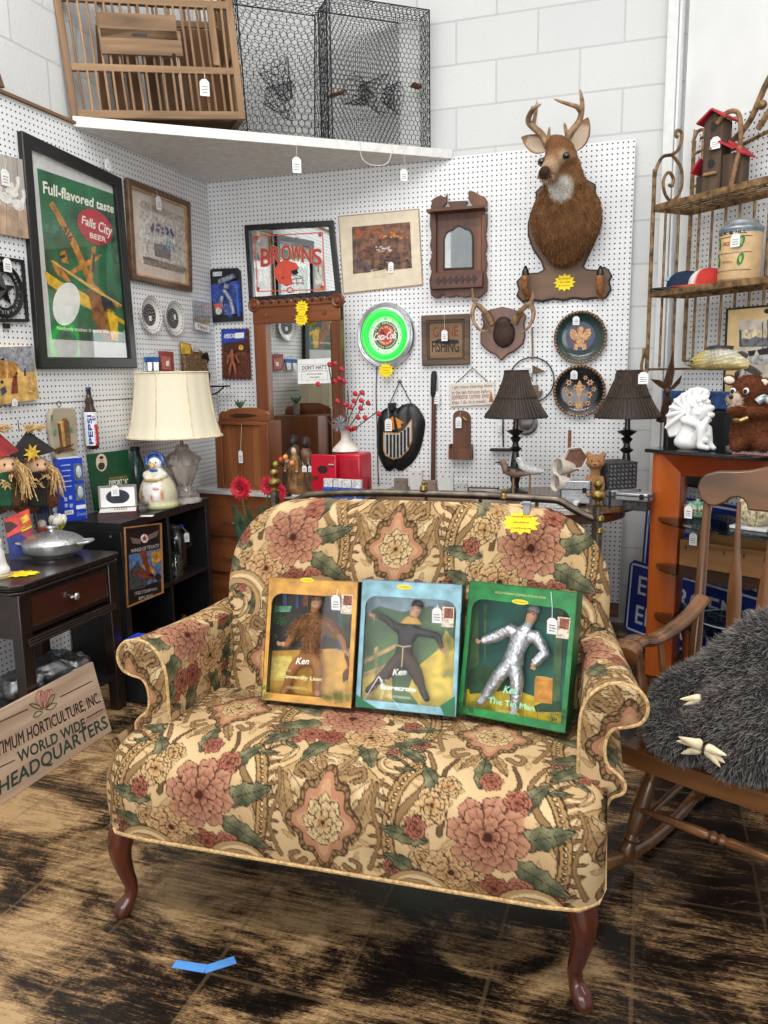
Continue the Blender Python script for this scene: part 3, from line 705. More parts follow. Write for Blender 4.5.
def art(t,f,name,col,polys,y,px=True,out=None,var=.2,scale=40):
 if name.endswith('s')and len(polys)<8:name=name[:-1]
 for p in polys:o=MB().prism(f.poly(p,-y if out is None else out)if px else p,y-.0006,y).build(name,M('print_%d_%d_%d'%tuple(col),col,.5,var=var,scale=scale),t)
 return o
def window(t,w,h):MB().box((w/2,.0005,h*.44),(w-.01,.0006,h*.86)).build('window',clear,t)
skinc=(206,158,126)
def doll(label,f,J,edges,y,cloth,hairc,hair_at,hr=.0165):
 """J: name -> (px, py, radius); laid out in the box frame, the figure stands `y` behind the window"""
 t=thing('fashion_doll',label,'doll',f.o,rot=f.eul,group='dolls in the three boxes')
 names=list(J);jo=[]
 for n in names:
  px,py,r=J[n][:3];dy=J[n][3]if len(J[n])>3 else 0;u,z=f.q(px,py,-(y+dy));r=r*1.12 if n=='head' else r;jo.append(((u,y+dy,z),r))
 hd=Vector(jo[names.index('head')][0]);nk=Vector(jo[names.index('neck')][0]);up=(hd-nk).normalized();names.append('crown');jo.append((tuple(hd+up*.016),.0125));edges=tuple(edges)+(('head','crown'),);hd=hd+up*.004;handset=[Vector(jo[names.index(n)][0])for n in names if n.startswith('hand')]
 def paint(p):
  p=Vector(p)
  if(p-hd).length<.024:
   q=p-hd
   if q.y<-.006 and abs(q.z-.003)<.0018 and .003<abs(q.x)<.0075:return(40,32,30)
   if q.y<-.006 and abs(q.z+.008)<.0014 and abs(q.x)<.004:return(160,74,70)
   return skinc
  for hnd in handset:
   if(p-hnd).length<.011:return skinc
  return cloth
 body=skin('body',jo,[(names.index(a),names.index(b))for a,b in edges],VC('doll_surface',.5,.1,300),t,2,paint=paint)
 for hnd in handset:
  m=MB();dr=(hnd-Vector(jo[0][0])).normalized()
  sd=dr.cross(Vector((0,1,0))).normalized()
  for k in range(5):
   o=(k-2)*.0022;l=(.009,.013,.014,.013,.010)[k];a=hnd+sd*o;q=(dr+sd*(.9 if k==0 else(k-2)*.10)).normalized()
   m.tube([a,a+q*l*.6,a+q*l+Vector((0,.002,0))],(.0015,.0013,.001),5)
  m.build('hand',M('doll_skin',skinc,.5,var=.05),body)
 mb=MB();mb.ell(hd+Vector((0,.009,.0125)),(hr*1.08,hr*.9,hr*.85),14,10);mb.build('hair',M('doll_hair_%d'%hairc[0],hairc,.6,var=.4,scale=300),t)
 return t,jo,names,body
E4=(('hip','waist'),('waist','chest'),('chest','neck'),('neck','head'),('chest','shL'),('shL','elL'),('elL','handL'),('chest','shR'),('shR','elR'),('elR','handR'),('hip','knL'),('knL','anL'),('anL','toL'),('hip','knR'),('knR','anR'),('anR','toR'))
t,f=doll_box('left doll box with amber trim and a doll in brown fur',(261,700),radians(3),.262,.34,.062,('amber',(206,150,62)),('dark_brown',(60,44,28)),('dark_timber',(58,44,32)))
art(t,f,'printed_floor',(222,168,60),[[(262,651),(354,648),(352,706),(262,699)]],.055)
art(t,f,'printed_posts',(70,84,128),[[(283,590),(287,590),(287,612),(283,612)],[(296,590),(299,590),(299,608),(296,608)],[(338,600),(342,600),(342,650),(338,650)]],.0545)
art(t,f,'printed_block',(238,206,104),[[(272,656),(292,656),(292,682),(268,680)]],.054)
art(t,f,'printed_column',(140,84,50),[[(304,590),(309,590),(308,606),(303,606)]],.0543)
m=MB();rr=random.Random(3)
for k in range(9):u,z=f.q(272+rr.uniform(0,14),640-rr.uniform(0,30),-.052);leafspray(m,u,z,.035,rr.uniform(.3,2.8),.0515)
m.build('printed_fern',M('fern_green',(66,118,54),.6,var=.4),t);m=MB()
for k in range(8):u,z=f.q(338+rr.uniform(0,12),645-rr.uniform(0,25),-.052);leafspray(m,u,z,.03,rr.uniform(.3,2.8),.0515)
m.build('printed_fern',M('fern_green',(66,118,54),.6,var=.4),t)
for px,n,sp in(((268,698),7,8),((345,702),16,22)):
 m=MB()
 for k in range(n):u,z=f.q(px[0]-rr.uniform(0,sp)+3,px[1]-rr.uniform(-2,10),.0005);leafspray(m,u,z,.022,rr.uniform(.2,2.9),-.0012,5)
 m.build('printed_front_leaf',M('leaf_green_print',(34,112,46),.5,var=.4),t)
art(t,f,'printed_bowl',(120,190,150),[[(272,606),(292,606),(290,612),(274,612)]],.053)
MB().prism(circ(*f.q(307,580,.0015),.020,.0065),-.001,0).build('oval_badge',M('badge_yellow',(244,206,40),.5),t)
text('COLLECTOR EDITION',t,ink,*f.q(307,580,.0015),.0035,-.0012,w=.03,name='lettering')
wt=M('white_print',(244,244,236),.5,var=.02);pale=M('pale_gold_print',(226,214,150),.5,var=.05)
text('Ken',t,wt,*f.q(303,661,.0004),.017,-.0006,w=.036,shear=.35,rot=.06,bold=.0004);text('as the',t,pale,*f.q(287,670,.0004),.006,-.0006)
text('Cowardly Lion',t,pale,*f.q(301,678,.0004),.013,-.0006,w=.118,bold=.0007);text('COLLECTOR DOLL',t,pale,*f.q(297,688,.0004),.006,-.0006,w=.06)
window(t,.262,.34)
J=dict(hip=(310,655,.019),waist=(312,640,.019),chest=(313,625,.021),neck=(314,612,.010),head=(317,602,.0165),shL=(299,624,.013),elL=(287,645,.011),handL=(281,644,.0065,-.012),shR=(329,624,.013),elR=(343,640,.011),handR=(346,654,.0065,-.008),knL=(293,667,.016,-.012),anL=(285,692,.011),toL=(281,697,.010,-.014),knR=(318,667,.016,-.012),anR=(316,692,.011),toR=(319,697,.010,-.014))
fur1=(172,116,66);td,jo,nm,body=doll('doll in a shaggy brown fur suit in the left box',f,J,E4,.034,fur1,(112,62,34),None)
ck=[Vector(jo[nm.index(k)][0])for k in('chest','shL','shR','waist')]
mb,cc=tufts(body,7000,.017,(112,70,38),(192,140,86),.0010,(0,-.1,-.8),5,keep=lambda p:min((p-c).length for c in ck)<.040);mb.build('fur_collar',VC('doll_fur',.9,0,100),td,col=cc)
mb,cc=tufts(body,3200,.005,(150,100,54),(206,154,96),.0007,(0,0,-.6),6,keep=lambda p:(p-Vector(jo[nm.index('head')][0])).length>.024);mb.build('fur',VC('doll_fur',.9,0,100),td,col=cc)
h=Vector(jo[nm.index('head')][0]);MB().box(h+Vector((.004,-.002,.019)),(.014,.004,.006)).build('bow',M('red_ribbon',(196,40,36),.5),td)
p0=Vector((*f.q(350,640,-.04),0));MB().tube(catmull([(f.q(345,655,-.045)[0],.045,f.q(345,655,-.045)[1]),(f.q(349,668,-.04)[0],.040,f.q(349,668,-.04)[1]),(f.q(343,682,-.04)[0],.040,f.q(343,682,-.04)[1])],5),[.004]*6+[.010,.013,.010,.004,.001],8).build('fur_muff',M('brown_fur',(112,60,28),.9,var=.5,scale=200),td)
t,f=doll_box('middle doll box with pale blue trim and a doll in dark work clothes',(355,707),radians(2.5),.277,.345,.062,('pale_blue',(132,178,190)),('deep_green',(30,58,46)),('field_green',(92,134,70)))
art(t,f,'printed_sky',(150,174,188),[[(362,590),(456,592),(456,612),(362,614)]],.0555);art(t,f,'printed_hill',(72,110,66),[[(362,616),(380,606),(402,612),(430,606),(457,614),(457,640),(362,640)]],.055)
art(t,f,'printed_road',(236,198,72),[[(424,712),(408,690),(416,668),(438,650),(446,630),(454,640),(453,714)],[(364,672),(392,664),(392,706),(360,702)]],.0545)
art(t,f,'printed_fence',(206,168,110),[[(361,661),(395,644),(395,648),(361,666)],[(361,675),(395,660),(395,664),(361,680)],[(374,648),(378,646),(378,682),(374,684)]],.054)
m=MB()
for k in range(160):
 u,z=f.q(rr.uniform(364,452),rr.uniform(618,664),-.0535);m.prism(circ(u,z,.0012,n=5),.0528,.0533)
m.build('printed_blossom',M('yellow_dots',(232,210,90),.6),t)
for a0,a1 in((364,380),(446,455)):
 m=MB()
 for k in range(13):u,z=f.q(rr.uniform(a0,a1),rr.uniform(625,690),-.052);leafspray(m,u,z,.024,rr.uniform(.2,2.9),.0515,5)
 m.build('printed_fern',M('fern_green',(66,118,54),.6,var=.4),t)
for p in([(356,706),(356,694),(366,702),(378,709)],[(440,706),(455,696),(455,716),(444,715)]):MB().prism(f.poly(p,.0006),-.0012,0).build('printed_corner',M('corner_green',(28,110,70),.5),t)
MB().prism(circ(*f.q(404,587,.0015),.021,.0065),-.001,0).build('oval_badge',M('badge_yellow',(244,206,40),.5),t)
text('COLLECTOR EDITION',t,ink,*f.q(404,587,.0015),.0035,-.0012,w=.03);text('HOLLYWOOD LEGENDS COLLECTION',t,M('navy_print',(40,64,120),.5),*f.q(404,581,.0015),.0045,-.0012,w=.12)
text('Ken',t,wt,*f.q(400,672,.0004),.017,-.0006,w=.036,shear=.35,rot=.1,bold=.0004);text('as the',t,wt,*f.q(385,680,.0004),.006,-.0006)
text('Scarecrow',t,wt,*f.q(398,688,.0004),.013,-.0006,w=.10,bold=.0007);text('COLLECTOR DOLL',t,wt,*f.q(398,697,.0004),.006,-.0006,w=.07)
m=MB()
for b0,b1 in(((379,676),(362,703)),((379,676),(393,700)),((393,700),(400,708)),((379,676),(384,690)),((384,690),(380,700))):u0,z0=f.q(*b0,.0003);u1,z1=f.q(*b1,.0003);m.prism([(u0-.0012,z0),(u0+.0012,z0),(u1+.0004,z1),(u1-.0004,z1)],-.0007,-.0003)
m.build('printed_spark',wt,t);window(t,.277,.345)
J=dict(hip=(404,655,.018),waist=(405,645,.018),chest=(408,632,.020),neck=(412,620,.010),head=(416,611,.0165),shL=(396,627,.012),elL=(383,617,.010),handL=(372,616,.0065,-.008),shR=(421,632,.012),elR=(438,636,.010),handR=(443,652,.0065,-.008),knL=(388,672,.014,-.006),anL=(371,688,.0105),toL=(366,692,.009,-.014),knR=(416,672,.014,-.006),anR=(424,694,.0105),toR=(428,701,.009,-.014))
td,jo,nm,body=doll('doll in a black jacket and brown trousers in the middle box',f,J,E4,.034,(44,40,36),(36,26,22),None)
V=lambda k:Vector(jo[nm.index(k)][0])
MB().lathe([(.012,.010),(.020,.004),(.030,-.008),(.031,-.010),(.020,0),(.011,.006)],18,V('neck')+Vector((-.002,-.001,0)),None,(1,.7)).build('collar',M('mustard_felt',(206,160,80),.9,var=.2),td)
m=MB()
for k in('hip','knL','knR'):pass
m.tube([V('hip')+Vector((.002,0,.002)),(V('hip')+V('knL'))/2,V('knL'),(V('knL')+V('anL'))/2],(.021,.019,.017,.014),14).tube([V('hip'),(V('hip')+V('knR'))/2,V('knR'),(V('knR')+V('anR'))/2],(.021,.019,.017,.014),14).build('trousers',M('brown_trousers',(72,56,42),.8,var=.3,scale=90),td)
m=MB()
for k,q in(('handL','elL'),('handR','elR'),('waist','waist'),('anL','knL'),('anR','knR')):
 c=V(k).lerp(V(q),.35);
 m=MB()
 for j in range(7):a=j*.9;m.tube([c,c+Vector((cos(a)*.012,-.014,sin(a)*.012-.004))],(.0012,.0006),4)
 m.build('raffia_tie',M('raffia',(206,182,136),.8),td)
m=MB();m.tube([V('waist')+Vector((-.02,-.014,0)),V('waist')+Vector((0,-.022,-.004)),V('waist')+Vector((.02,-.014,0))],.0018,5).tube([V('waist')+Vector((0,-.022,-.004)),V('hip')+Vector((.002,-.028,-.03))],.0016,5)
m.build('raffia_belt',M('raffia',(206,182,136),.8),td)
t,f=doll_box('right doll box with green trim and a doll in a silver suit',(457,713),radians(-9),.288,.35,.062,('bright_green',(34,128,62)),('green',(40,96,58)),('teal_forest',(24,92,78)))
art(t,f,'printed_trunks',(72,104,58),[[(470,610),(478,606),(480,690),(468,688)],[(556,610),(564,610),(560,700),(552,702)],[(484,604),(487,604),(486,660),(484,660)]],.0555)
art(t,f,'printed_road',(222,190,40),[[(462,690),(500,684),(566,708),(562,732),(458,712)]],.055)
art(t,f,'printed_bushes',(36,74,38),[[(466,672),(480,664),(500,670),(512,690),(470,694)],[(534,706),(548,700),(566,704),(564,712),(536,712)]],.0545)
art(t,f,'printed_stump',(210,142,50),[[(535,678),(553,678),(552,704),(534,702)]],.054);MB().prism(circ(*f.q(544,678,-.053),.0225,.004),.0525,.0532).build('printed_stump_top',M('stump_top',(224,170,90),.6),t)
m=MB()
for a0,a1,b0,b1,o,y in((466,500,668,690,-.053,.052),(458,486,703,716,.0005,-.0012),(552,566,712,724,.0005,-.0012)):
 m=MB()
 for k in range(18):u,z=f.q(rr.uniform(a0,a1),rr.uniform(b0,b1),o);leafspray(m,u,z,.018,rr.uniform(.2,2.9),y,5)
 m.build('printed_leaf',M('dark_leaf_print',(28,70,30),.5,var=.4),t)
m=MB()
for k in range(7):
 a=f.q(468+k*14,694+k*3,-.054);b=f.q(462+k*15,714+k*3,-.054);m.prism([(a[0]-.0006,a[1]),(a[0]+.0006,a[1]),(b[0]+.0006,b[1]),(b[0]-.0006,b[1])],.0535,.0538)
m.build('printed_brick_lines',M('brick_line',(170,140,26),.6),t)
MB().prism(circ(*f.q(520,602,.0015),.022,.0065),-.001,0).build('oval_badge',M('badge_yellow',(244,206,40),.5),t)
text('COLLECTOR EDITION',t,ink,*f.q(520,602,.0015),.0035,-.0012,w=.03,rot=-.03);text('HOLLYWOOD LEGENDS COLLECTION',t,pale,*f.q(520,595,.0015),.005,-.0012,w=.135)
gp=M('mint_print',(150,226,190),.5)
text('Ken',t,gp,*f.q(511,690,.0004),.018,-.0006,w=.036,shear=.35,rot=.06,bold=.0005);text('as',t,gp,*f.q(493,697,.0004),.006,-.0006)
text('The Tin Man',t,gp,*f.q(511,704,.0004),.014,-.0006,w=.122,bold=.0004);text('COLLECTOR DOLL',t,pale,*f.q(508,712,.0004),.006,-.0006,w=.06)
window(t,.288,.35)
J=dict(hip=(513,660,.018),waist=(516,650,.017),chest=(522,637,.021),neck=(529,624,.010),head=(532,616,.0165),shL=(510,630,.013),elL=(495,637,.0115),handL=(480,642,.0065,-.008),shR=(537,637,.013),elR=(545,653,.0115),handR=(531,667,.0065,-.012),knL=(499,676,.015,-.006),anL=(484,698,.011),toL=(478,705,.010,-.014),knR=(517,680,.015,-.006),anR=(515,706,.011),toR=(513,717,.010,-.014))
td,jo,nm,body=doll('doll in a shiny silver jumpsuit in the right box',f,J,E4,.034,(176,178,182),(150,152,158),None)
V=lambda k:Vector(jo[nm.index(k)][0])
foil=M('silver_foil_cloth',(206,208,212),.33,.75,var=.25,scale=120,bump=.8)
def jacket(p):
 return 0
m=MB().tube([V('hip')+Vector((0,0,-.006)),V('waist'),V('chest'),V('neck')+Vector((0,0,-.008))],(.029,.024,.028,.017),18)
m.tube([V('chest'),V('shL'),(V('shL')+V('elL'))/2,V('elL'),V('elL').lerp(V('handL'),.8)],(.018,.019,.016,.0155,.012),14).tube([V('chest'),V('shR'),(V('shR')+V('elR'))/2,V('elR'),V('elR').lerp(V('handR'),.75)],(.018,.019,.016,.0155,.012),14).build('jacket',foil,td)
MB().tube([V('hip'),(V('hip')+V('knL'))/2,V('knL'),V('knL').lerp(V('anL'),.9)],(.021,.020,.0185,.0145),14).tube([V('hip'),(V('hip')+V('knR'))/2,V('knR'),V('knR').lerp(V('anR'),.9)],(.021,.020,.0185,.0145),14).build('trousers',foil,td)
MB().lathe([(.009,0),(.0125,.010),(.010,.012)],14,V('neck')+Vector((0,0,-.006))).build('collar',foil,td)
for px,top,on in(((336,610),(338,589),'the amber doll box'),((437,623),(437,604),'the pale blue doll box'),((552,634),(551,592),'the green doll box')):
 fb={336:TF(fz(261,700,.512),radians(3),radians(15)),437:TF(fz(355,707,.512),radians(2.5),radians(15)),552:TF(fz(457,713,.512),radians(-9),radians(15))}[px[0]]
 price_tag(on,fb.w(*top,.004),fb.w(*px,.004),.042,.026,fb.rz)
 u,z=fb.q(px[0]+9,px[1]+1,.0008);cdt=[o for o in COL.objects if o.name.startswith('doll_box')and(Vector(o.location)-Vector(fb.o)).length<1e-4][0]
 MB().prism(rect(u-.012,z-.008,u+.020,z+.045),-.0012,-.0006).build('picture_card',M('picture_card',(216,196,176),.5,var=.3,scale=140),cdt)
 MB().prism(rect(u-.006,z+.016,u+.018,z+.042),-.0016,-.0012).build('card_photo',M('card_photo',(122,70,50),.5,var=.7,scale=220),cdt)
burst_sticker('yellow starburst price card clipped to the top of the loveseat backrest',fy(521,523,-2.372),radians(1.6),.052,3,.62,rot=(radians(-18),0,radians(1.6)))
cl=fy(527,508,-2.36);tag(MB().box((0,0,0),(.018,.02,.034)).box((0,-.008,.016),(.022,.014,.006)).build('clip',M('grey_plastic',(150,152,156),.4),loc=cl,bevel=.002),'small grey plastic clip holding the yellow card on the backrest','clip')
# rocking chair
oak=WOOD('honey_brown_maple',(64,38,18),(128,82,42),.28,axis=2,scale=7,stretch=.15,coat=.35,bump=.05)
oak2=WOOD('honey_brown_maple_flat',(70,42,20),(136,90,48),.25,axis=0,scale=7,stretch=.2,coat=.4,bump=.05)
RC=FR((2.523,-2.30,0),radians(-25))
rc=thing('rocking_chair','brown wooden rocking chair with arrow spindles and scrolled crest','chair',RC.o,RC.rz)
def rcq(px,py,v):u,z=RC.q(px,py,-v);return(u,v,z)
W=.54
so=catmull([(0,.02,0),(.02,-.005,0),(.27,-.018,0),(W-.02,-.005,0),(W,.02,0),(W-.01,.25,0),(W-.045,.43,0),(.27,.46,0),(.045,.43,0),(.01,.25,0)],6,True)
MB().slab([(a,b)for a,b,_ in so],.318,.372).build('seat',oak2,rc,bevel=.014)
TL=[(.013,0),(.018,.06),(.022,.12),(.016,.20),(.024,.24),(.016,.28),(.021,.34),(.024,.55),(.018,.80),(.016,.84),(.020,.88),(.014,1)]
SP=[(.008,0),(.010,.1),(.014,.42),(.0105,.45),(.016,.475),(.0105,.5),(.016,.525),(.0105,.55),(.014,.58),(.010,.9),(.008,1)]
AP=[(.012,0),(.015,.08),(.018,.22),(.011,.30),(.017,.36),(.012,.42),(.018,.60),(.020,.72),(.012,.82),(.017,.88),(.012,1)]
for u0,u1,v0,v1 in((.075,.03,.05,-.035),(W-.075,W-.03,.05,-.035),(.10,.05,.37,.44),(W-.10,W-.05,.37,.44)):
 turned(MB(),(u1,v1,.045),(u0,v0,.325),TL).build('leg',oak,rc)
turned(MB(),(.052,-.005,.20),(W-.052,-.005,.20),SP).build('stretcher',oak,rc)
turned(MB(),(.068,.405,.19),(W-.068,.405,.19),SP).build('stretcher',oak,rc)
for u in(.05,W-.05):turned(MB(),(u,.0,.15),(u,.42,.15),[(.008,0),(.011,.5),(.008,1)]).build('stretcher',oak,rc)
for u in(.03,W-.03):
 pts=[(u,v,.020+.16*((v-.27)/.62)**2+.0)for v in np.linspace(-.20,.86,22)]
 sweep(MB(),pts,(.030,.042)).build('rocker_rail',oak2,rc,bevel=.003)
for s,b in((1,0.0),(-1,W)):
 pts=catmull([(b+s*.012,-.045,.640),(b+s*.006,-.01,.652),(b-s*.002,.06,.655),(b-s*.004,.15,.632),(b-s*.002,.26,.630),(b+s*.012,.37,.655),(b+s*.02,.46,.695)],5)
 wh=[(.074,.064)]*4+[(.078,.056)]*3+[(.062,.036)]*5+[(.05,.030)]*(len(pts)-12);wh[0]=(.05,.045)
 sweep(MB(),pts,wh,n=14,p=2.4).build('armrest',oak2,rc)
 turned(MB(),(b+s*.048,.04,.365),(b+s*.012,.035,.632),AP).build('arm_post',oak,rc)
 turned(MB(),(b+s*.045,.20,.365),(b+s*.002,.20,.622),[(.008,0),(.012,.4),(.008,1)]).build('arm_post',oak,rc)
 turned(MB(),(b+s*.02,.41,.36),(b-s*.035,.60,.985),[(.016,0),(.018,.2),(.0165,.6),(.012,1)]).build('back_post',oak,rc)
for k in range(5):
 u0=.13+k*(W-.26)/4;u1=.062+k*(W-.124)/4
 pts=[Vector((u0,.425,.36)).lerp(Vector((u1,.605,.985)),t)for t in np.linspace(0,1,12)]
 wh=[(.020,.012),(.024,.012),(.030,.011),(.036,.011),(.042,.011),(.046,.011),(.046,.011),(.038,.012),(.022,.014),(.016,.014),(.014,.014),(.012,.012)]
 sweep(MB(),pts,wh,up=(0,1,.3),n=12,p=3).build('spindle',oak,rc)
cpx=[(225,150),(235,110),(262,78),(330,62),(430,66),(500,62),(560,50),(614,36)];cpb=[(500,285),(488,250),(470,225),(445,212),(405,217),(380,240),(330,260),(290,253),(245,215)]
top=[rcq(660+a/5.69,460+b/5.69,.6)for a,b in cpx];bot=[rcq(660+a/5.69,460+b/5.69,.6)for a,b in cpb]
top=[(a[0],a[2])for a in top]+[(W/2,1.128)];bot=[(W/2,bot[0][1+1]+.004)]+[(a[0],a[2])for a in bot]
half=top+bot;oth=[(W-a,b)for a,b in half][::-1]
full=top[:-1]+[top[-1]]+[(W-a,b)for a,b in top[:-1]][::-1]+[(W-a,b)for a,b in bot[1:]][::-1]+bot[1:]
m=MB();m.prism(full,-.012,.012);m.v=[(x,.6+y+(z-1.0)*.28+.03*(1-((x-W/2)/(W/2))**2),z)for x,y,z in m.v];m.build('crest_rail',oak2,rc,bevel=.006)
# grey plush on the rocker
def pf(p,s=1.0):return mnoise.noise(Vector(p)*s)
pl=thing('plush_animal','shaggy dark grey plush animal with cream claws slumped on the rocker seat','plush toy',RC.o+np.array([0,0,.372]),RC.rz)
def pq(px,py,v):u,z=RC.q(px,py,-v);return Vector((u,v,z-.372))
els=[]
A=[((672,752,.045),.062),((690,748,.03),.058),((664,722,.09),.060),((680,700,.16),.075),((708,690,.20),.085),((742,672,.20),.095),((775,655,.20),.11),((800,660,.2),.11),((740,745,.02),.060),((730,764,.005),.042),((757,766,.0),.045),((775,735,.03),.075),((742,715,.10),.085),((775,700,.12),.10),((716,722,.07),.06),((700,738,.04),.045),((805,720,.1),.12),((830,700,.15),.10)]
for(px,py,v),r in A:
 p=pq(px,py,v);p.z=max(p.z,r*.82);els.append(('e',p,(r,r,r*.95)))
body=blob('body',els,VC('plush_base',.95,.4,120),pl,.02,paint=lambda p:(52,49,48),disp=lambda p:.008*pf(p,22))
mb,cc=tufts(body,30000,.022,(44,42,41),(160,154,148),.0016,(0,-.15,-.5),9);mb.build('fur',VC('plush_fur',.9,0,100),pl,col=cc)
cream=M('cream_plush',(226,208,172),.8,var=.12,scale=60,bump=.3)
def claw(px,py,v,ang,l,w):
 p=pq(px,py,v);d=Vector((cos(ang),-.25,sin(ang))).normalized();MB().tube(catmull([tuple(p),tuple(p+d*l*.3),tuple(p+d*l*.7),tuple(p+d*l)],4),[w*.75,w*.95,w,w*.98,w*.9,w*.8,w*.7,w*.6,w*.5,w*.4,w*.28,w*.15,w*.04],10).build('claw',cream,pl)
for a in((702,744,-.055,pi*1.03,.062,.013),(702,746,-.06,pi*.93,.058,.014),(700,749,-.058,pi*1.15,.05,.012)):claw(*a)
for a in((707,748,-.055,-.35,.055,.013),(707,748,-.06,.05,.055,.013),(707,750,-.06,-.62,.05,.012)):claw(*a)
claw(701,698,.05,pi*1.08,.055,.011);claw(700,700,.048,pi*1.16,.045,.009)
# blue tape on the floor
m=MB()
for a,b in(((174,964),(206,969)),((204,970),(235,960))):
 p=fz(*a);q=fz(*b);d=(q-p)/np.linalg.norm(q-p);s=np.array([-d[1],d[0],0])*.013
 m.add([p-s+[0,0,.0015],q-s*.9+[0,0,.003],q+s*.9+[0,0,.0025],p+s+[0,0,.0012],p-s+[0,0,.0003],q-s+[0,0,.0003],q+s+[0,0,.0003],p+s+[0,0,.0003]],[(0,1,2,3),(4,7,6,5),(0,4,5,1),(1,5,6,2),(2,6,7,3),(3,7,4,0)])
tag(m.build('masking_tape',M('blue_tape',(84,150,222),.7,var=.06)),'strip of blue masking tape stuck on the floor before the loveseat','tape')
# left wall: pictures and small goods
def quad_frame(t,q,w,d,mat,name='frame',y1=0.0):
 return MB().ring(q,inset(q,w),y1-d,y1).build(name,mat,t,bevel=min(w,d)*.18)
def sheet(t,name,q,y,mat,th=.0008):return MB().prism(q,y-th,y).build(name,mat,t)
def pic(name,label,cat,wall,q,d=.02,group=None):
 cx=sum(p[0]for p in q)/4;cy=sum(p[1]for p in q)/4;t,f=hang(name,label,cat,wall,cx,cy,0,group);return t,f,f.poly(q,d)
PR=lambda c,var=.15,scale=30,rough=.55:M('print_%d_%d_%d'%tuple(c),c,rough,var=var,scale=scale)
t,f,q=pic('framed_poster','large black framed green poster of an orange glider plane on the left wall','picture',LEFT,[(22,130),(122,178),(138,368),(41,369)],.03)
quad_frame(t,q,.052,.03,blk)
iq=inset(q,.045);sheet(t,'mat_board',iq,-.006,M('grey_white_mat',(212,212,210),.6,var=.04))
G=lambda pts,o=.0075:f.poly(pts,o)
gp_=G([(37,168),(118,195.5),(129,343),(52,339)]);sheet(t,'green_print',gp_,-.007,M('poster_green',(30,100,62),.45,var=.5,scale=7))
og,og2,yl=(196,132,52),(148,92,38),(234,186,40)
def pp(name,col,polys,y=-.0078,o=.0085,**k):
 for p in polys:MB().prism(f.poly(p,o),y-.0006,y).build(name,PR(col,**k),t)
pp('printed_cloud',(86,150,112),[[(45,225),(60,215),(68,222),(56,234),(46,232)],[(108,215),(120,225),(122,270),(112,262)]],-.0072,.0079,var=.3)
pp('printed_far_wing',yl,[[(44,270),(60,281),(86,294),(100,309),(96,312),(74,301),(48,284)],[(115,315),(128,323),(128,327),(116,320)]])
pp('printed_lower_wing',og,[[(49,204),(53,201),(77,243),(95,285),(120,305),(122,308),(117,307),(90,288),(72,246)]],var=.3)
pp('printed_fuselage',og2,[[(88,288),(94,286),(104,300),(112,312),(117,326),(118,340),(108,341),(100,334),(93,318)]],-.0084,.0092,var=.3)
pp('printed_tail',og,[[(51,260),(57,262),(66,274),(71,282),(66,281),(58,275),(54,268)],[(60,252),(65,250),(69,264),(62,262)],[(66,274),(84,262),(95,257),(102,254),(99,259),(86,267),(70,276)],[(92,247),(96,246),(94,262),(92,287),(88,284)]],-.0088,.0096,var=.3)
pp('printed_tail_band',(50,44,34),[[(60,256),(65,254),(66,257),(61,259)],[(93,254),(95.5,254),(94,272),(92,272)]],-.0096,.0104)
pp('printed_strut',(226,190,112),[[(52,260),(92,286),(122,305),(122,306.5),(91,289),(52,261.5)]],-.0096,.0104)
pp('printed_nose',yl,[[(107,309),(112,309),(118,322),(118,341),(112,340)]],-.0092,.01);pp('printed_canopy',(36,42,52),[[(101,296),(106,293),(111,298),(115,309),(111,313),(104,311)]],-.0092,.01,var=.4)
pp('printed_disc',(238,238,232),[[(66.5+13.5*cos(a)-2.0*sin(a),304+21.5*sin(a))for a in np.linspace(0,6.1,28)]],-.0096,.0104,var=.04)
ovq=[(95+17.5*cos(a),227+17.0*sin(a)+6*cos(a))for a in np.linspace(0,6.1,30)];pp('printed_oval',(186,36,54),[ovq],-.0096,.0104,var=.08)
def ptext(s,quad,o,mat,tt=None,ff=None,shear=0.0,bold=0.0,name='lettering',arc=0.0):
 """lettering laid into a slanted box (tl, tr, br, bl in photo pixels) on the picture's own plane"""
 ff=ff or f;tt=tt or t;Q=[ff.q(*p,o)for p in quad];V,F=text_mesh(s);A=V.copy();mn,mx=A.min(0),A.max(0);B=bilin(Q);A[:,0]+=shear*A[:,1];mn,mx=A.min(0),A.max(0)
 a=(A[:,0]-mn[0])/(mx[0]-mn[0]);b=1-(A[:,1]-mn[1])/(mx[1]-mn[1]);mb=MB()
 if arc:b=b+arc*(2*a-1)**2
 for i,(dx,dz)in enumerate([(0,0)]if not bold else[(-bold,0),(bold,0),(0,bold),(0,-bold)]):
  mb.add([(B(x,y)[0]+dx,-o-.00002*i,B(x,y)[1]+dz)for x,y in zip(a,b)],F)
 return mb.build(name,mat,tt)
cw=M('cream_lettering',(244,240,224),.5,var=.02)
ptext('Full-flavored taste',[(43,181),(114,205),(113.5,213),(43.5,193)],.009,cw,bold=.0018)
ptext('Falls City',[(81,215),(112,226),(112,240),(82,226)],.0115,cw,shear=.25,bold=.0012);ptext('BEER',[(90,232.5),(106,237.5),(106,242.5),(90,237.5)],.0115,cw,bold=.001)
ptext('416',[(65.5,224),(74,238),(70,243),(63,230)],.0106,M('brown_print',(56,40,24),.5),bold=.001)
ptext('Nobody makes it quite like we do.',[(57,326),(122,331),(122,335),(57,331)],.0106,cw,bold=.0004)
sheet(t,'glazing',iq,-.016,glass)
price_tag('the black frame of the glider poster',LEFT.w(107,161,.031),LEFT.w(108,170,.033),.05,.04,LEFT.rz)
t,f,q=pic('framed_print','brown and gold framed print of a fireplace with flowers above it','picture',LEFT,[(128,177),(191,202),(193,292),(134,280)],.03)
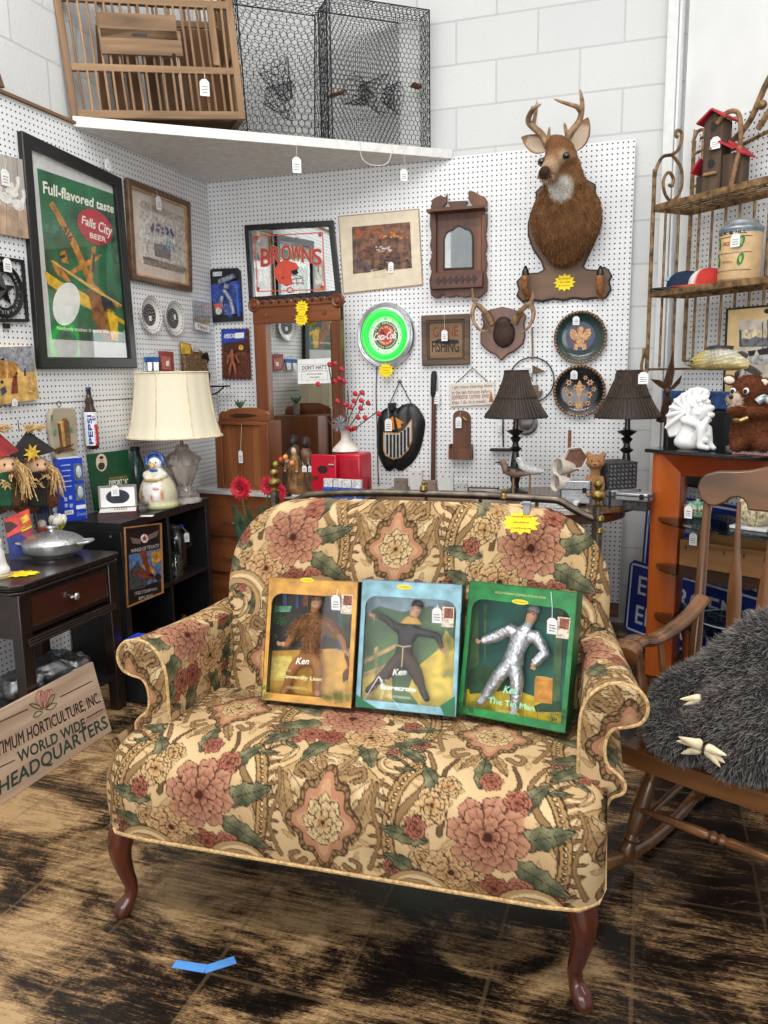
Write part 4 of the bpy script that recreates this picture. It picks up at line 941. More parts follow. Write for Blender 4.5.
quad_frame(t,q,.030,.03,WOOD('brown_gilt_frame',(70,48,32),(126,92,62),.35,axis=0));i1=inset(q,.028);MB().ring(i1,inset(i1,.012),-.022,0).build('gilt_slip',M('gilt',(196,160,116),.35,.5,var=.2),t);i2=inset(q,.038)
sheet(t,'mat_board',i2,-.006,M('pinkish_mat',(216,202,190),.6,var=.05))
f.poly_=None
for nm,col,pl_ in(('printed_wall',(206,198,190),[(140,199),(185,217),(187,274),(143,263)]),('printed_brick',(186,172,158),[(141,200),(184,217),(184,224),(141,208)]),('printed_mantel',(228,222,216),[(140,233),(175,239),(175,243),(140,238)]),('printed_hearth',(118,114,112),[(154,243),(170,246),(171,260),(155,256)]),('printed_side',(196,184,170),[(143,256),(186,268),(187,274),(143,263)])):
 MB().prism(f.poly(pl_,.0075+.0003*len(nm)),-.0075-.0003*len(nm),-.007).build(nm,PR(col,.25,60),t)
rr=random.Random(11)
for nm,col,cx,cy,rx,ry,n in(('printed_bloom',(70,84,112),157,229,6,4,14),('printed_bloom',(54,72,140),168,231,5,4,12),('printed_bloom',(180,150,132),157,226,4,3,8),('printed_bloom',(104,176,196),170,243,4,9,10)):
 m=MB()
 for k in range(n):u,z=f.q(cx+rr.uniform(-rx,rx),cy+rr.uniform(-ry,ry),.0126);m.prism(circ(u,z,.009,n=8),-.0128-k*.00003,-.0122)
 m.build(nm,PR(col,.4,120),t)
sheet(t,'glazing',i2,-.018,glass);price_tag('the brown framed fireplace print',LEFT.w(156,190,.032),LEFT.w(159,210,.036),.07,.045,LEFT.rz)
t,f,q=pic('wooden_picture','picture of white geese painted on pale grey planks at the left edge','picture',LEFT,[(-18,149),(28,161),(30,239),(-18,231)],.02)
MB().prism(q,-.02,0).build('board',WOOD('geese_boards',(150,142,136),(204,196,186),.7,axis=2,scale=12),t)
MB().prism(f.poly([(-18,200),(29,211),(30,239),(-18,231)],.0205),-.0208,-.019).build('painted_ground',PR((186,158,134),.25,14),t)
for cx,cy in((8,196),(20,203),(14,190),(-4,199)):
 m=MB();m.prism(circ(*f.q(cx-2,cy+2,.021),.035,.022),-.0216,-.0205);b=f.poly([(cx-1,cy+1),(cx+3,cy-7),(cx+1.5,cy-12),(cx+3.4,cy-14),(cx+6,cy-12),(cx+5.5,cy-5),(cx+3,cy+3)],.021);m.prism(b,-.0219,-.0205);m.build('painted_goose',PR((226,222,214),.12,60),t)
for x in(6,17):a,b=f.q(x,150+x*.3,.0205),f.q(x+.8,236,.0205);MB().bar((a[0],-.0205,a[1]),(b[0],-.0205,b[1]),.002,.001,(0,1,0)).build('plank_joint',M('joint_brown',(110,98,88),.8),t)
price_tag('the geese picture on planks',LEFT.w(6,158,.022),LEFT.w(6,186,.025),.065,.045,LEFT.rz)
t,f=hang('star_plaque','dark cast metal star in a ring and square frame on the left wall','wall plaque',LEFT,2,288)
q=f.poly([(-24,252),(24,260),(29,322),(-20,322)],.012);MB().ring(q,inset(q,.013),-.016,-.004).build('square_frame',blkmetal,t,bevel=.003)
c=f.q(3,290,.012);R=.105
MB().tube([(c[0]+R*cos(a),-.014,c[1]+R*sin(a))for a in np.linspace(0,2*pi,40)[:-1]],.008,8,closed=True).build('outer_ring',blkmetal,t)
MB().tube([(c[0]+R*.72*cos(a),-.014,c[1]+R*.72*sin(a))for a in np.linspace(0,2*pi,40)[:-1]],.005,8,closed=True).build('inner_ring',blkmetal,t)
m=MB()
for k in range(18):a=2*pi*k/18;m.tube([(c[0]+R*.86*cos(a)+.011*cos(b),-.014,c[1]+R*.86*sin(a)+.011*sin(b))for b in np.linspace(0,2*pi,11)[:-1]],.0028,6,closed=True)
m.build('scroll_band',blkmetal,t)
pts=[(c[0]+(R*.70 if k%2==0 else R*.27)*cos(pi/2+pi*k/5),c[1]+(R*.70 if k%2==0 else R*.27)*sin(pi/2+pi*k/5))for k in range(10)];m=MB();vs=[(a,-.010,b)for a,b in pts]+[(c[0],-.032,c[1]),(c[0],-.008,c[1])];m.add(vs,[(i,(i+1)%10,10)for i in range(10)]+[((i+1)%10,i,11)for i in range(10)]);m.build('star',blkmetal,t,ang=15)
MB().box((f.q(5,326)[0],-.008,f.q(5,326)[1]),(.03,.012,.02)).build('hook_tab',blkmetal,t)
price_tag('the cast metal star plaque',LEFT.w(6,256,.02),LEFT.w(8,272,.03),.055,.045,LEFT.rz)
t,f,q=pic('canvas_print','small canvas painting of a desert village scene at the left edge','picture',LEFT,[(-22,348),(33,346),(39,399),(-22,408)],.025)
MB().prism(q,-.025,0).build('canvas',PR((222,176,100),.3,18),t)
for nm,col,pls in(('painted_sky',(150,150,156),[[(-22,348),(33,346),(35,372),(22,372),(14,362),(-22,357)]]),('painted_house',(184,126,62),[[(-6,360),(4,358),(6,378),(-6,378)],[(8,362),(18,364),(16,378),(8,378)]]),('painted_rock',(206,162,92),[[(26,372),(32,367),(36,384),(36,393),(28,392)]]),('painted_robe',(134,52,38),[[(13,376),(17,375),(18,393),(11,394)]]),('painted_cloak',(70,74,86),[[(0,389),(5,386),(7,392),(2,396)],[(24,368),(26,368),(26,376),(24,376)]]),('painted_head',(46,32,26),[circ(16.4,373.5,1.5,1.5,8),circ(2,382,1.6,1.8,8)])):
 for p in pls:MB().prism(f.poly(p,.0256),-.0262,-.025).build(nm,PR(col,.3,60),t)
price_tag('the desert village canvas',LEFT.w(15,399,.03),LEFT.w(15,406,.03),.03,.03,LEFT.rz)
bw=M('plate_white_glaze',(222,220,214),.25,var=.06,coat=.3);bd=M('plate_black_print',(38,38,42),.3,var=.4)
def wall_plate(label,wall,px,py,R,rimc,well,group,tilt=0):
 t,f=hang('wall_plate',label,'plate',wall,px,py,.004,group)
 MB().lathe([(0,.006),(R*.62,.006),(R*.70,.012),(R*.97,.022),(R,.023),(R*1.0,.019),(R*.70,.006),(R*.45,0),(0,0)],40,(0,0,0),rotm(pi/2,0,0)).build('plate',rimc,t,ang=50);return t,f
for px,py,on in((148.5,315,'left'),(172,318.5,'right')):
 R=.098 if on=='left' else .095
 t,f=wall_plate('black and white patterned wall plate, the %s one of the pair by the poster'%on,LEFT,px,py,R,bw,None,'black and white wall plates');y=-.0064
 MB().prism(circ(0,0,R*.58),y-.0005,y).build('printed_well',bd,t)
 m=MB()
 for r_,n,s in((R*.16,6,.008),(R*.33,11,.007),(R*.48,16,.006)):
  for k in range(n):a=2*pi*k/n+r_*50;m.prism(burst(r_*cos(a),r_*sin(a),s*.62,s*.25,5),y-.0011,y-.0004)
 m.build('printed_rosettes',bw,t)
 m=MB()
 for k in range(26):a=2*pi*k/26;rr_=R*.85;m.prism(circ(rr_*cos(a),rr_*sin(a),R*.045,n=7),-.0185,-.0165)
 for k in range(40):a=2*pi*k/40;rr_=R*.97;m.prism(circ(rr_*cos(a),rr_*sin(a),R*.03,n=6),-.0232,-.022)
 m.build('printed_rim',bd,t)
 MB().prism([(-.008,-.03),(.014,-.03),(.014,-.005),(-.008,-.005)]if on=='left' else[(.006,-.004),(.026,-.004),(.026,.022),(.006,.022)],-.0085,-.0078).build('price_label',white,t)
def packet(label,wall,poly,parts,d=.012,name='packet',bag=None,group='small goods hung on pegs'):
 cx=sum(p[0]for p in poly)/len(poly);cy=sum(p[1]for p in poly)/len(poly);t,f=hang(name,label,'packet',wall,cx,cy,.012,group)
 MB().prism(f.poly(poly,0),-.001 if bag else-d*.3,0).build('backing_card',parts[0],t)
 top=f.q(cx,min(p[1]for p in poly)+1,0);MB().tube([(top[0],.012,top[1]+.008),(top[0],-.02,top[1]+.008),(top[0],-.026,top[1]+.016)],.0018,6).build('peg_hook',silver,t)
 return t,f
def inner(t,f,name,poly,y0,y1,mat):return MB().prism(f.poly(poly,-y1),y0,y1).build(name,mat,t,bevel=.0015)
t,f=packet('clear zip bag of small yellow toys hanging beside the plates',LEFT,[(192,299),(210,303),(211,334),(193,330)],(CLEAR('polybag',gloss=.10,rough=.12),),bag=True)
rr=random.Random(2);m=MB();MB().prism(f.poly([(192,299),(210,303),(211,334),(193,330)],.02),-.021,-.020).build('bag_front',MATS['polybag'],t)
for k in range(9):u,z=f.q(rr.uniform(196,208),rr.uniform(317,328),.01);m.tube([(u-.012,-.010,z-.004),(u+.012,-.012,z+.006)],.0045,7)
m.build('toy',M('toy_yellow',(226,178,96),.5,var=.3),t);inner(t,f,'label',[(195,322),(209,326),(210,333),(195,329)],-.0215,-.0205,PR((236,232,226)));ptext('Toys',[(197,324),(207,327),(207,331),(197,328)],.0225,ink,t,f,bold=.0003)
t,f=packet('pair of blue and white blister packs hanging above the white lampshade',LEFT,[(144,354),(158,354),(158,371),(144,371)],(PR((206,214,222),.3,60),));inner(t,f,'blue_band',[(144,357),(158,357),(158,362),(144,362)],-.012,-.004,PR((44,96,170),.3));inner(t,f,'blister',[(146,362),(150,362),(150,371),(146,371)],-.016,-.004,silver);inner(t,f,'blister',[(152,362),(157,362),(157,371),(152,371)],-.016,-.004,silver)
t,f=packet('red card packet hanging above the white lampshade',LEFT,[(158,351),(172,352),(173,372),(160,371)],(PR((150,64,58),.25,50),),.03);inner(t,f,'window',[(161,356),(170,357),(171,370),(162,369)],-.011,-.009,PR((190,110,96),.4,80));inner(t,f,'price_label',[(166,361),(169,361),(169,366),(166,366)],-.0125,-.011,white)
t,f=packet('brown toy card with a yellow corner hanging behind the lampshade',LEFT,[(180,342),(193,345),(206,356),(206,374),(181,372)],(PR((128,98,66),.5,50),),.02);inner(t,f,'yellow_corner',[(181,343),(190,345),(190,354),(181,354)],-.010,-.006,PR((226,180,50),.3));inner(t,f,'blister',[(182,356),(204,360),(204,373),(183,371)],-.03,-.006,PR((110,86,62),.6,70));inner(t,f,'white_bird',[(190,345),(195,344),(199,352),(193,352)],-.012,-.006,PR((214,210,204),.2))
t,f=hang('hook_bracket','black cast iron bracket with a flat shelf arm near the corner','bracket',LEFT,206,375,.004)
u,z=f.q(206,356);u1,z1=f.q(210,388)
m=MB();m.prism(f.poly([(200,356),(206,352),(208,360),(205,366),(209,374),(208,392),(203,392)],.01),-.022,-.004).build('back_plate',blkmetal,t,bevel=.003);MB().box((u1-.01,-.065,z1+.01),(.06,.13,.010)).build('shelf_arm',blkmetal,t,bevel=.002)
MB().tube(catmull([(u1-.01,-.01,z1-.04),(u1-.01,-.05,z1-.03),(u1-.01,-.10,z1+.004)],5),.005,6).build('scroll',blkmetal,t)
t,f=hang('wooden_plaque','oval wooden plaque with a carved brown tower hanging left of the bottle','wall plaque',LEFT,62,434,.008)
q=[f.q(*p,.008)for p in((50,410),(56,408),(70,408),(74,412),(76,440),(76,448),(72,456),(62,460),(55,458),(52,450),(48,424))]
MB().prism([p[:2]for p in catmull([(a,b,0)for a,b in q],4,True)],-.02,0).build('board',VC('painted_plaque',.6,.2,80)if False else WOOD('plaque_board',(150,138,118),(196,184,160),.6,axis=0,scale=8),t,bevel=.004)
inner(t,f,'tower',[(57,423),(61,421),(63,418),(66,422),(68,445),(60,447)],-.036,-.018,WOOD('bark_brown',(84,60,34),(150,112,64),.8,axis=0));inner(t,f,'tower_edge',[(57,423),(59.5,421),(62,446),(60,447)],-.040,-.018,PR((196,148,82),.2))
m=MB();rr=random.Random(4)
for k in range(10):a=f.q(54+rr.uniform(0,6),451+rr.uniform(-2,3),.03);b=f.q(66+rr.uniform(0,9),446+rr.uniform(-3,5),.03);m.tube([(a[0],-.026,a[1]),(b[0],-.030,b[1])],.0035,6)
m.build('twig_base',M('twig_brown',(110,80,48),.8,var=.3),t)
for x,y in((51.5,418),(54.5,433),(71,430)):inner(t,f,'green_fleck',[(x-1,y-3),(x+1.2,y-3),(x+1.5,y+3),(x-1,y+3)],-.0212,-.0195,PR((92,142,110),.4,90))
p=f.q(60,404,.02);MB().tube([(p[0]+.013*cos(a),-.015,p[1]+.013*sin(a))for a in np.linspace(0,2*pi,15)[:-1]],.0016,5,closed=True).tube([(p[0]-.002,-.014,p[1]-.012),(p[0],-.012,p[1]-.022)],.0016,5).build('wire_ring',blkmetal,t)
t,f=hang('cola_bottle','brown cola bottle with a white, blue and red label hung on the left wall','bottle',LEFT,91,425,.035);t.rotation_euler=(0,0,pi/2-.75)
c0=(0.0,f.q(91.5,449,0)[1]);c1=(0.0,f.q(88.5,387,0)[1]);L_=c1[1]-c0[1];r=.030
m=MB();m.lathe([(r*.85,0),(r,.02*L_),(r,.56*L_),(r*.92,.62*L_),(r*.5,.76*L_),(r*.40,.86*L_),(r*.38,.96*L_),(r*.42,.965*L_),(r*.42,.985*L_),(0,.985*L_)],24,(c0[0],0,c0[1]));m.build('bottle',M('brown_glass',(58,34,20),.12,var=.1,coat=.6),t,ang=60)
MB().lathe([(r*.44,0),(r*.44,.03*L_),(r*.3,.035*L_),(0,.035*L_)],20,(c0[0],0,c0[1]+.965*L_)).build('cap',M('cap_blue',(40,90,150),.35,.4),t)
def lab(a0,a1,z0,z1,mat,nm,rr_=1.015):
 A=np.linspace(a0,a1,14);m=MB();vs=[(c0[0]+r*rr_*cos(a),r*rr_*sin(a),c0[1]+z)for z in(z0,z1)for a in A];m.add(vs,[(i,i+1,15+i,14+i)for i in range(13)]);return m.build(nm,mat,t)
lab(-pi,0,.06*L_,.60*L_,M('label_white',(236,238,240),.35,var=.03),'label');lab(-pi*.40,-.02,.06*L_,.40*L_,M('label_red',(206,28,52),.35,var=.05),'red_panel',1.03)
MB().prism(circ(c0[0]+r*.30,c0[1]+.50*L_,r*.30,n=24),-r*1.10,-r*.90).build('roundel',M('label_blue',(24,70,160),.35,var=.05),t);MB().prism([(c0[0]+r*.30+r*.30*cos(a),c0[1]+.505*L_+r*.30*sin(a))for a in np.linspace(.1,pi-.1,14)],-r*1.12,-r*1.09).build('roundel_top',MATS['label_red'],t)
MB().prism([(c0[0]+r*.0,c0[1]+.49*L_),(c0[0]+r*.6,c0[1]+.51*L_),(c0[0]+r*.6,c0[1]+.525*L_),(c0[0]+r*.0,c0[1]+.505*L_)],-r*1.14,-r*1.11).build('roundel_wave',MATS['label_white'],t)
text('PEPSI',t,MATS['label_blue'],c0[0]-r*.32,c0[1]+.32*L_,r*.60,-r*1.02,w=.46*L_,rot=pi/2,bold=.0012);text('pepsi',t,MATS['label_white'],c0[0]+r*.40,c0[1]+.22*L_,r*.26,-r*1.06,w=.24*L_,rot=pi/2)
p=f.q(91.5,404,.03);MB().lathe([(.014,0),(.022,.006),(.016,.03),(.013,.034)],9,(0,0,c0[1]+.72*L_)).build('neck_wrap',M('brown_wrap',(52,36,26),.7,var=.3),t)
# dark side table by the left wall
TBX,TBY0,TBY1,TBZ=.475,-2.30,-1.71,.68
dk=WOOD('espresso_wood',(16,10,8),(40,24,17),.3,axis=1,scale=10,coat=.3,bump=.05);dkr=WOOD('dark_mahogany',(48,20,12),(82,38,24),.3,axis=1,scale=8,coat=.3)
st=thing('side_table','dark wood side table with one drawer in front of the left wall','table',(.25,-2.005,0))
def tb(x,y,z):return(x-.25,y+2.005,z)
ch=.035;x0,x1,y0,y1=.03,TBX,TBY0,TBY1
oct_=[(x0,y0),(x1-ch,y0),(x1,y0+ch),(x1,y1-ch*.4),(x1-ch*.4,y1),(x0,y1)]
for z0,z1,g,nm in((TBZ-.016,TBZ,0,'tabletop'),(TBZ-.027,TBZ-.018,-.008,'top_moulding'),(TBZ-.04,TBZ-.028,-.004,'lower_moulding')):
 MB().slab([(a-.25+(g if a>.2 else 0),b+2.005+(g if b>-2 else-g))for a,b in oct_],z0,z1).build(nm,dk,st,bevel=.004)
for lx,ly in((x1-.035,y0+.045),(x1-.035,y1-.04),(x0+.035,y0+.045),(x0+.035,y1-.04)):
 MB().box(tb(lx,ly,(TBZ-.04)/2),(.045,.055,TBZ-.04)).build('leg',dk,st,bevel=.004)
az0,az1=TBZ-.21,TBZ-.04
MB().box(tb(x0+.21,y1-.035,(az0+az1)/2),(.38,.02,az1-az0)).box(tb(x0+.21,y0+.045,(az0+az1)/2),(.38,.02,az1-az0)).box(tb(x0+.02,-2.0,(az0+az1)/2),(.02,.52,az1-az0)).build('apron',dk,st)
dr=MB().box(tb(x1-.028,(y0+y1)/2,(az0+az1)/2+.01),(.02,.43,.115)).build('drawer',dkr,st,bevel=.003)
fq=[(-.225,-.066),(.225,-.066),(.225,.066),(-.225,.066)];m=MB();m.ring(fq,inset(fq,.012),-.012,0);m.ring(inset(fq,-.012),fq,-.006,0)
m.v=[(x1-.028-.25-b,(y0+y1)/2+2.005+a,(az0+az1)/2+.01+c)for a,b,c in m.v];m.build('drawer_moulding',dk,st,bevel=.002)
kn=MB().lathe([(.005,0),(.005,.014),(.013,.018),(.015,.024),(.010,.030),(0,.032)],16,tb(x1-.016,(y0+y1)/2,(az0+az1)/2+.012),rotm(0,pi/2,0));kn.build('knob',silver,dr);MB().box(tb(x1-.004,(y0+y1)/2,(az0+az1)/2+.012),(.012,.045,.008)).build('knob_bar',silver,dr,bevel=.003)
m=MB()
for k in range(3):m.box(tb(x1-.035+.004*k,(y0+y1)/2,az0-.002-.0095*k),(.05,.50,.009))
m.build('rail_moulding',M('rail_dark',(40,30,26),.3,var=.2),st,bevel=.002)
MB().box(tb(.25,(y0+y1)/2,.15),(.40,.50,.018)).build('lower_shelf',M('black_glass_shelf',(30,30,32),.12,var=.1),st,bevel=.002)
for i,(bx,by,br_)in enumerate(((.30,-2.10,.10),(.33,-1.93,.085))):
 els=[('e',(random.Random(i*9+k).uniform(-.06,.06),random.Random(i*9+k+50).uniform(-.07,.07),.05+random.Random(i+k).uniform(0,.05)),(.055,.06,.05))for k in range(7)]
 b=blob('plastic_bag',els,CLEAR('cloudy_polythene',(206,210,214),gloss=.22,rough=.35),None,.014,loc=(bx,by,.165),disp=lambda p:.022*pf(p,26)+.010*pf(p,60));tag(b,'crumpled clear plastic bag on the lower shelf of the dark side table, %s'%('nearer the camera' if i==0 else 'further back'),'plastic bag','plastic bags under the side table')
 m=MB();rr=random.Random(i)
 for k in range(6):m.ell((bx+rr.uniform(-.05,.05),by+rr.uniform(-.06,.06),.20+rr.uniform(0,.04)),(.012,.012,.01),8,6)
 tag(m.build('beads',M('blue_white_beads',(90,140,200)if i else(190,200,210),.4,var=.4),None),'small blue and white trinkets seen inside the %s plastic bag'%('nearer' if i==0 else 'further'),'trinkets')['kind']='stuff'
# black cube shelf
CX0,CX1,CY0,CY1,CZ=.012,.325,-1.497,-.727,.753
bk_=M('black_laminate',(25,25,27),.3,var=.15);cs=thing('cube_shelf','black four-cube shelf unit against the left wall under the lamp','shelf',(.17,-1.112,0))
def cb(c,d,nm):return MB().box((c[0]-.17,c[1]+1.112,c[2]),d).build(nm,bk_,cs,bevel=.0015)
cb(((CX0+CX1)/2,(CY0+CY1)/2,CZ-.019),(CX1-CX0,CY1-CY0,.038),'top_board');cb(((CX0+CX1)/2,(CY0+CY1)/2,.019),(CX1-CX0,CY1-CY0,.038),'bottom_board')
for y in(CY0+.019,CY1-.019):cb(((CX0+CX1)/2,y,CZ/2),(CX1-CX0,.038,CZ-.076),'side_board')
cb(((CX0+CX1)/2-.001,(CY0+CY1)/2,CZ/2),(CX1-CX0-.004,.018,CZ-.076),'divider');cb(((CX0+CX1)/2-.001,(CY0+CY1)/2,CZ/2),(CX1-CX0-.004,CY1-CY0-.076,.018),'middle_shelf');cb((CX0+.004,(CY0+CY1)/2,CZ/2),(.006,CY1-CY0,CZ),'back_panel')
MB().lathe([(0,0),(.006,0),(.005,.002),(0,.002)],12,(.10,-1.4975+1.112,.69),rotm(pi/2,0,0)).build('screw_cap',M('grey_cap',(92,92,94),.4),cs)
F2=FR((.318,-1.30,0),pi/2)
t,f,q=pic('tin_sign','framed dark poster of an aeroplane with a winged star badge in the black shelf','sign',F2,[(125,527.5),(162,523),(164,593),(128,608)],.014)
quad_frame(t,q,.006,.014,M('copper_edge',(186,130,84),.4,.3,var=.1));sheet(t,'panel',inset(q,.004),-.004,M('sign_black',(26,24,26),.4,var=.15))
for nm,col,pls in(('printed_sky',(86,116,160),[[(129,555),(161,548),(162,580),(130,590)]]),('printed_rock',(70,70,74),[[(129,571),(138,562),(150,578),(144,588),(130,590)]]),('printed_wing',(198,140,58),[[(150,553),(161,549),(161,560),(153,566)],[(140,566),(146,562),(156,572),(152,574)]]),('printed_plane',(122,58,40),[[(139,552),(146,550),(150,570),(154,577),(148,576)],[(133,571),(140,569),(156,576),(155,580),(140,577)]]),('printed_wheel',(28,26,26),[circ(158,577,3,4,10)]),('printed_star',(226,222,214),[circ(144.5,538.5,3.6,4.4,16)])):
 for p in pls:MB().prism(f.poly(p,.006),-.0056-.0001*len(nm),-.0045).build(nm,PR(col,.35,60),t)
pts=[f.q(144.5+(3.0 if k%2==0 else 1.2)*sin(pi*k/5),538.5-(3.6 if k%2==0 else 1.4)*cos(pi*k/5),.0072)for k in range(10)];MB().prism(pts,-.0078,-.0068).build('printed_red_star',PR((170,36,34)),t)
for s,a in((-1,540),(1,536)):MB().prism(f.poly([(144.5+s*4,a-1-s*0),(144.5+s*14,a-4-s*1.5),(144.5+s*12,a+2-s*1.5),(144.5+s*4,a+4)],.0064),-.0068,-.005).build('printed_badge_wing',silver,t)
wl=M('silver_lettering',(198,196,190),.5);ptext('WINGS OF TEXACO',[(131,549.5),(159,543.5),(159,547),(131,553)],.0068,wl,t,f,bold=.0004);ptext('1930 STEARMAN',[(135,592),(157,587),(157,590),(135,595.5)],.0068,wl,t,f);ptext('BIPLANE',[(139,597),(153,593.5),(153,596),(139,600)],.0068,wl,t,f)
zs=CZ/2+.009
jx=fz(195,576,zs);big=thing('glass_jug','large clear glass jug with a white tag in the black shelf','jug',(.20,-.88,zs))
MB().lathe([(.05,0),(.062,.006),(.064,.02),(.064,.15),(.058,.18),(.040,.20),(.036,.21),(.036,.225),(.040,.228),(.040,.24),(.036,.24),(.033,.225),(.033,.212),(.055,.18),(.060,.15),(.060,.02),(.048,.008),(0,.006)],28).build('jug',jar,big,ang=60);MB().lathe([(.041,.226),(.043,.23),(.043,.238),(.041,.242)],24).build('rim',jar,big);MB().tube(catmull([(.06,.02,.12),(.085,.03,.15),(.07,.025,.20),(.04,.01,.225)],5),.006,8).build('handle',jar,big)
price_tag('the large glass jug',(.245,-.87,zs+.235),(.262,-.862,zs+.15),.05,.03,radians(60));tag(MB().box((0,0,0),(.018,.02,.022)).build('stopper_clip',M('blue_clip',(40,70,170),.4),loc=(.238,-.872,zs+.235),bevel=.003),'small blue clip on the rim of the large glass jug','clip')
sm=thing('glass_jar','small clear glass jar with a screw rim in front of the jug','jar',(.285,-1.01,zs));MB().lathe([(.03,0),(.038,.006),(.038,.085),(.030,.10),(.030,.12),(.027,.12),(.027,.10),(.035,.084),(.035,.008),(0,.006)],24).build('jar',jar,sm,ang=60);MB().lathe([(.031,.104),(.033,.106),(.033,.11),(.031,.112)],20).build('screw_rim',jar,sm);text('27',MB().box((0,-.0385,.07),(.0002,.0002,.0002)).build('price_mark',white,sm),white,0,.07,.016,-.0392)
for i,(x,y,h,c,lb)in enumerate(((.26,-1.36,.16,(40,30,22),'dark brown bottle in the lower left cube of the black shelf'),(.28,-1.27,.11,(190,196,198),'clear squat bottle beside the dark one in the lower left cube'),(.27,-1.19,.13,(150,160,170),'pale glass bottle at the right of the lower left cube'),(.26,-.93,.12,(176,110,90),'small pinkish bottle in the lower right cube of the black shelf'))):
 b=thing('bottle',lb,'bottle',(x,y,.038),group='bottles low in the black shelf');z0=.0
 MB().lathe([(.024,0),(.028,.005),(.028,h*.6),(.02,h*.75),(.011,h*.82),(.011,h*.95),(0,h*.95)],18).build('bottle',jar if i in(1,2)else M('bottle_%d'%i,c,.15,coat=.5),b,ang=60);MB().lathe([(.013,h*.9),(.013,h),(0,h)],14).build('cap',M('dark_cap',(24,24,26),.4)if i!=3 else brass,b)
bn=thing('waste_bin','small black bin with a blue lining on the floor beside the black shelf','bin',(.50,-1.62,0));MB().ring([(-.085,-.065),(.085,-.065),(.085,.065),(-.085,.065)],[(-.08,-.06),(.08,-.06),(.08,.06),(-.08,.06)],0,.28);m=MB();m.slab([(-.085,-.065),(.085,-.065),(.085,.065),(-.085,.065)],0,.27);m.build('bin_body',M('black_plastic',(22,22,24),.4),bn,bevel=.006);MB().slab([(-.07,-.05),(.07,-.05),(.07,.05),(-.07,.05)],.268,.279).build('liner_edge',M('blue_plastic',(30,70,210),.4),bn,bevel=.003);MB().box((.086,.03,.18),(.006,.02,.16)).build('blue_strip',MATS['blue_plastic'],bn)
# white corner shelf and what stands on it
SZ0,SZ1=2.528,2.575
sh=MB().slab([(0.0,-1.196),(1.492,0.0),(0.0,0.0)],SZ0,SZ1).build('corner_shelf',M('white_shelf_paint',(226,224,220),.55,var=.06),loc=(.004,-.004,0),bevel=.003);tag(sh,'white triangular corner shelf above the pegboards holding crate and wire traps','shelf')
SH=FR((0,-1.196,SZ1),atan2(1.196,1.492));SH.o=np.array([0,-1.196,SZ1])
crw=WOOD('old_crate_wood',(96,72,50),(172,138,102),.75,axis=0,scale=16);crv=WOOD('old_crate_wood_upright',(92,68,48),(166,132,98),.75,axis=2,scale=16);crd=WOOD('dark_crate_board',(66,44,26),(118,82,48),.8,axis=2,scale=10)
q0=SH.q(72,111,-.03);q1=SH.q(246,127,-.03);qt=SH.q(233,3,-.03)
CW_=q1[0]-q0[0]+.01;CH_=qt[1]+.03;CD_=.26
cr=thing('poultry_crate','old wooden slatted poultry crate on the white corner shelf','crate',SH.o+SH.X*(q0[0]-.005)+SH.Y*.03,rot=(0,-radians(4.6),SH.rz))
def rail(z,y,hgt,nm='rail',th=.022):MB().box((CW_/2,y,z),(CW_,th,hgt)).build(nm,crw,cr,bevel=.003)
for y in(.011,CD_-.011):
 for z,h in((.018,.036),(CH_-.015,.032)):rail(z,y,h)
rail(CH_*.83,.011,.034);rail(CH_*.355,.011,.032);rail(CH_*.83,CD_-.011,.03)
for x in(.018,CW_-.018):
 for y in(.011,CD_-.011):MB().box((x,y,CH_/2),(.034,.024,CH_)).build('corner_post',crv,cr,bevel=.003)
for x in(.018,CW_-.018):
 for z in(.02,CH_*.5,CH_-.02):MB().box((x,CD_/2,z),(.03,CD_,.034)).build('end_rail',crw,cr,bevel=.003)
m=MB()
for k in range(6):m.box((CW_-.014,.04+k*(CD_-.08)/5,CH_/2),(.010,.014,CH_-.05))
m.build('end_slat',crv,cr)
n=19
for k in range(n):
 x=.06+k*(CW_-.12)/(n-1)
 MB().tube([(x+.004*sin(k*3),.006,.03),(x+.006*sin(k*7),.006,CH_-.03)],.0062,7).build('dowel',crv,cr)
 if k%2==0:MB().tube([(x+.02,CD_-.006,.03),(x+.02,CD_-.006,CH_-.03)],.006,6).build('back_dowel',crv,cr)
m=MB();rr=random.Random(8)
x=.05
while x<CW_-.06:
 w=rr.uniform(.07,.10);m.box((x+w/2,CD_-.02,CH_*.40),(w-.006,.010,CH_*.78));x+=w+rr.choice((.0,.0,.018))
m.build('back_boards',crd,cr)
MB().box((CW_/2,CD_/2,.022),(CW_-.05,CD_-.04,.012)).build('crate_floor',crd,cr);
dx0,dz1=SH.q(104,30,-.03);dx1,dz0=SH.q(188,72,-.03);ox=q0[0]-.005
dr_=MB();zt_,zb_=CH_*.775,CH_*.40;dxa,dxb=dx0-ox+.0,dx1-ox+.0
dr_.box(((dxa+dxb)/2,-.006,(zt_+zb_)/2+.033),(dxb-dxa-.02,.014,(zt_-zb_)/2-.004)).box(((dxa+dxb)/2+.005,-.006,(zt_+zb_)/2-.033),(dxb-dxa,.014,(zt_-zb_)/2-.004));d=dr_.build('door_board',crw,cr,bevel=.003)
MB().box(((dxa+dxb)/2,-.014,(zt_+zb_)/2-.002),(.07,.004,.012)).build('latch',blkmetal,d);MB().tube([(dxb-.04,-.012,zb_+.03),(dxb-.04,-.0145,zb_+.03)],.009,12).build('knot_hole',M('knot',(40,26,16),.9),d)
MB().box((CW_*.86,-.003,CH_*.6),(.032,.012,CH_*.42)).build('door_post',crv,cr,bevel=.003)
price_tag('the front of the slatted poultry crate',SH.w(204,72,-.02),SH.w(205,96,-.012),.075,.045,SH.rz)
wirem=M('black_coated_wire',(30,30,32),.45,.4,var=.3)
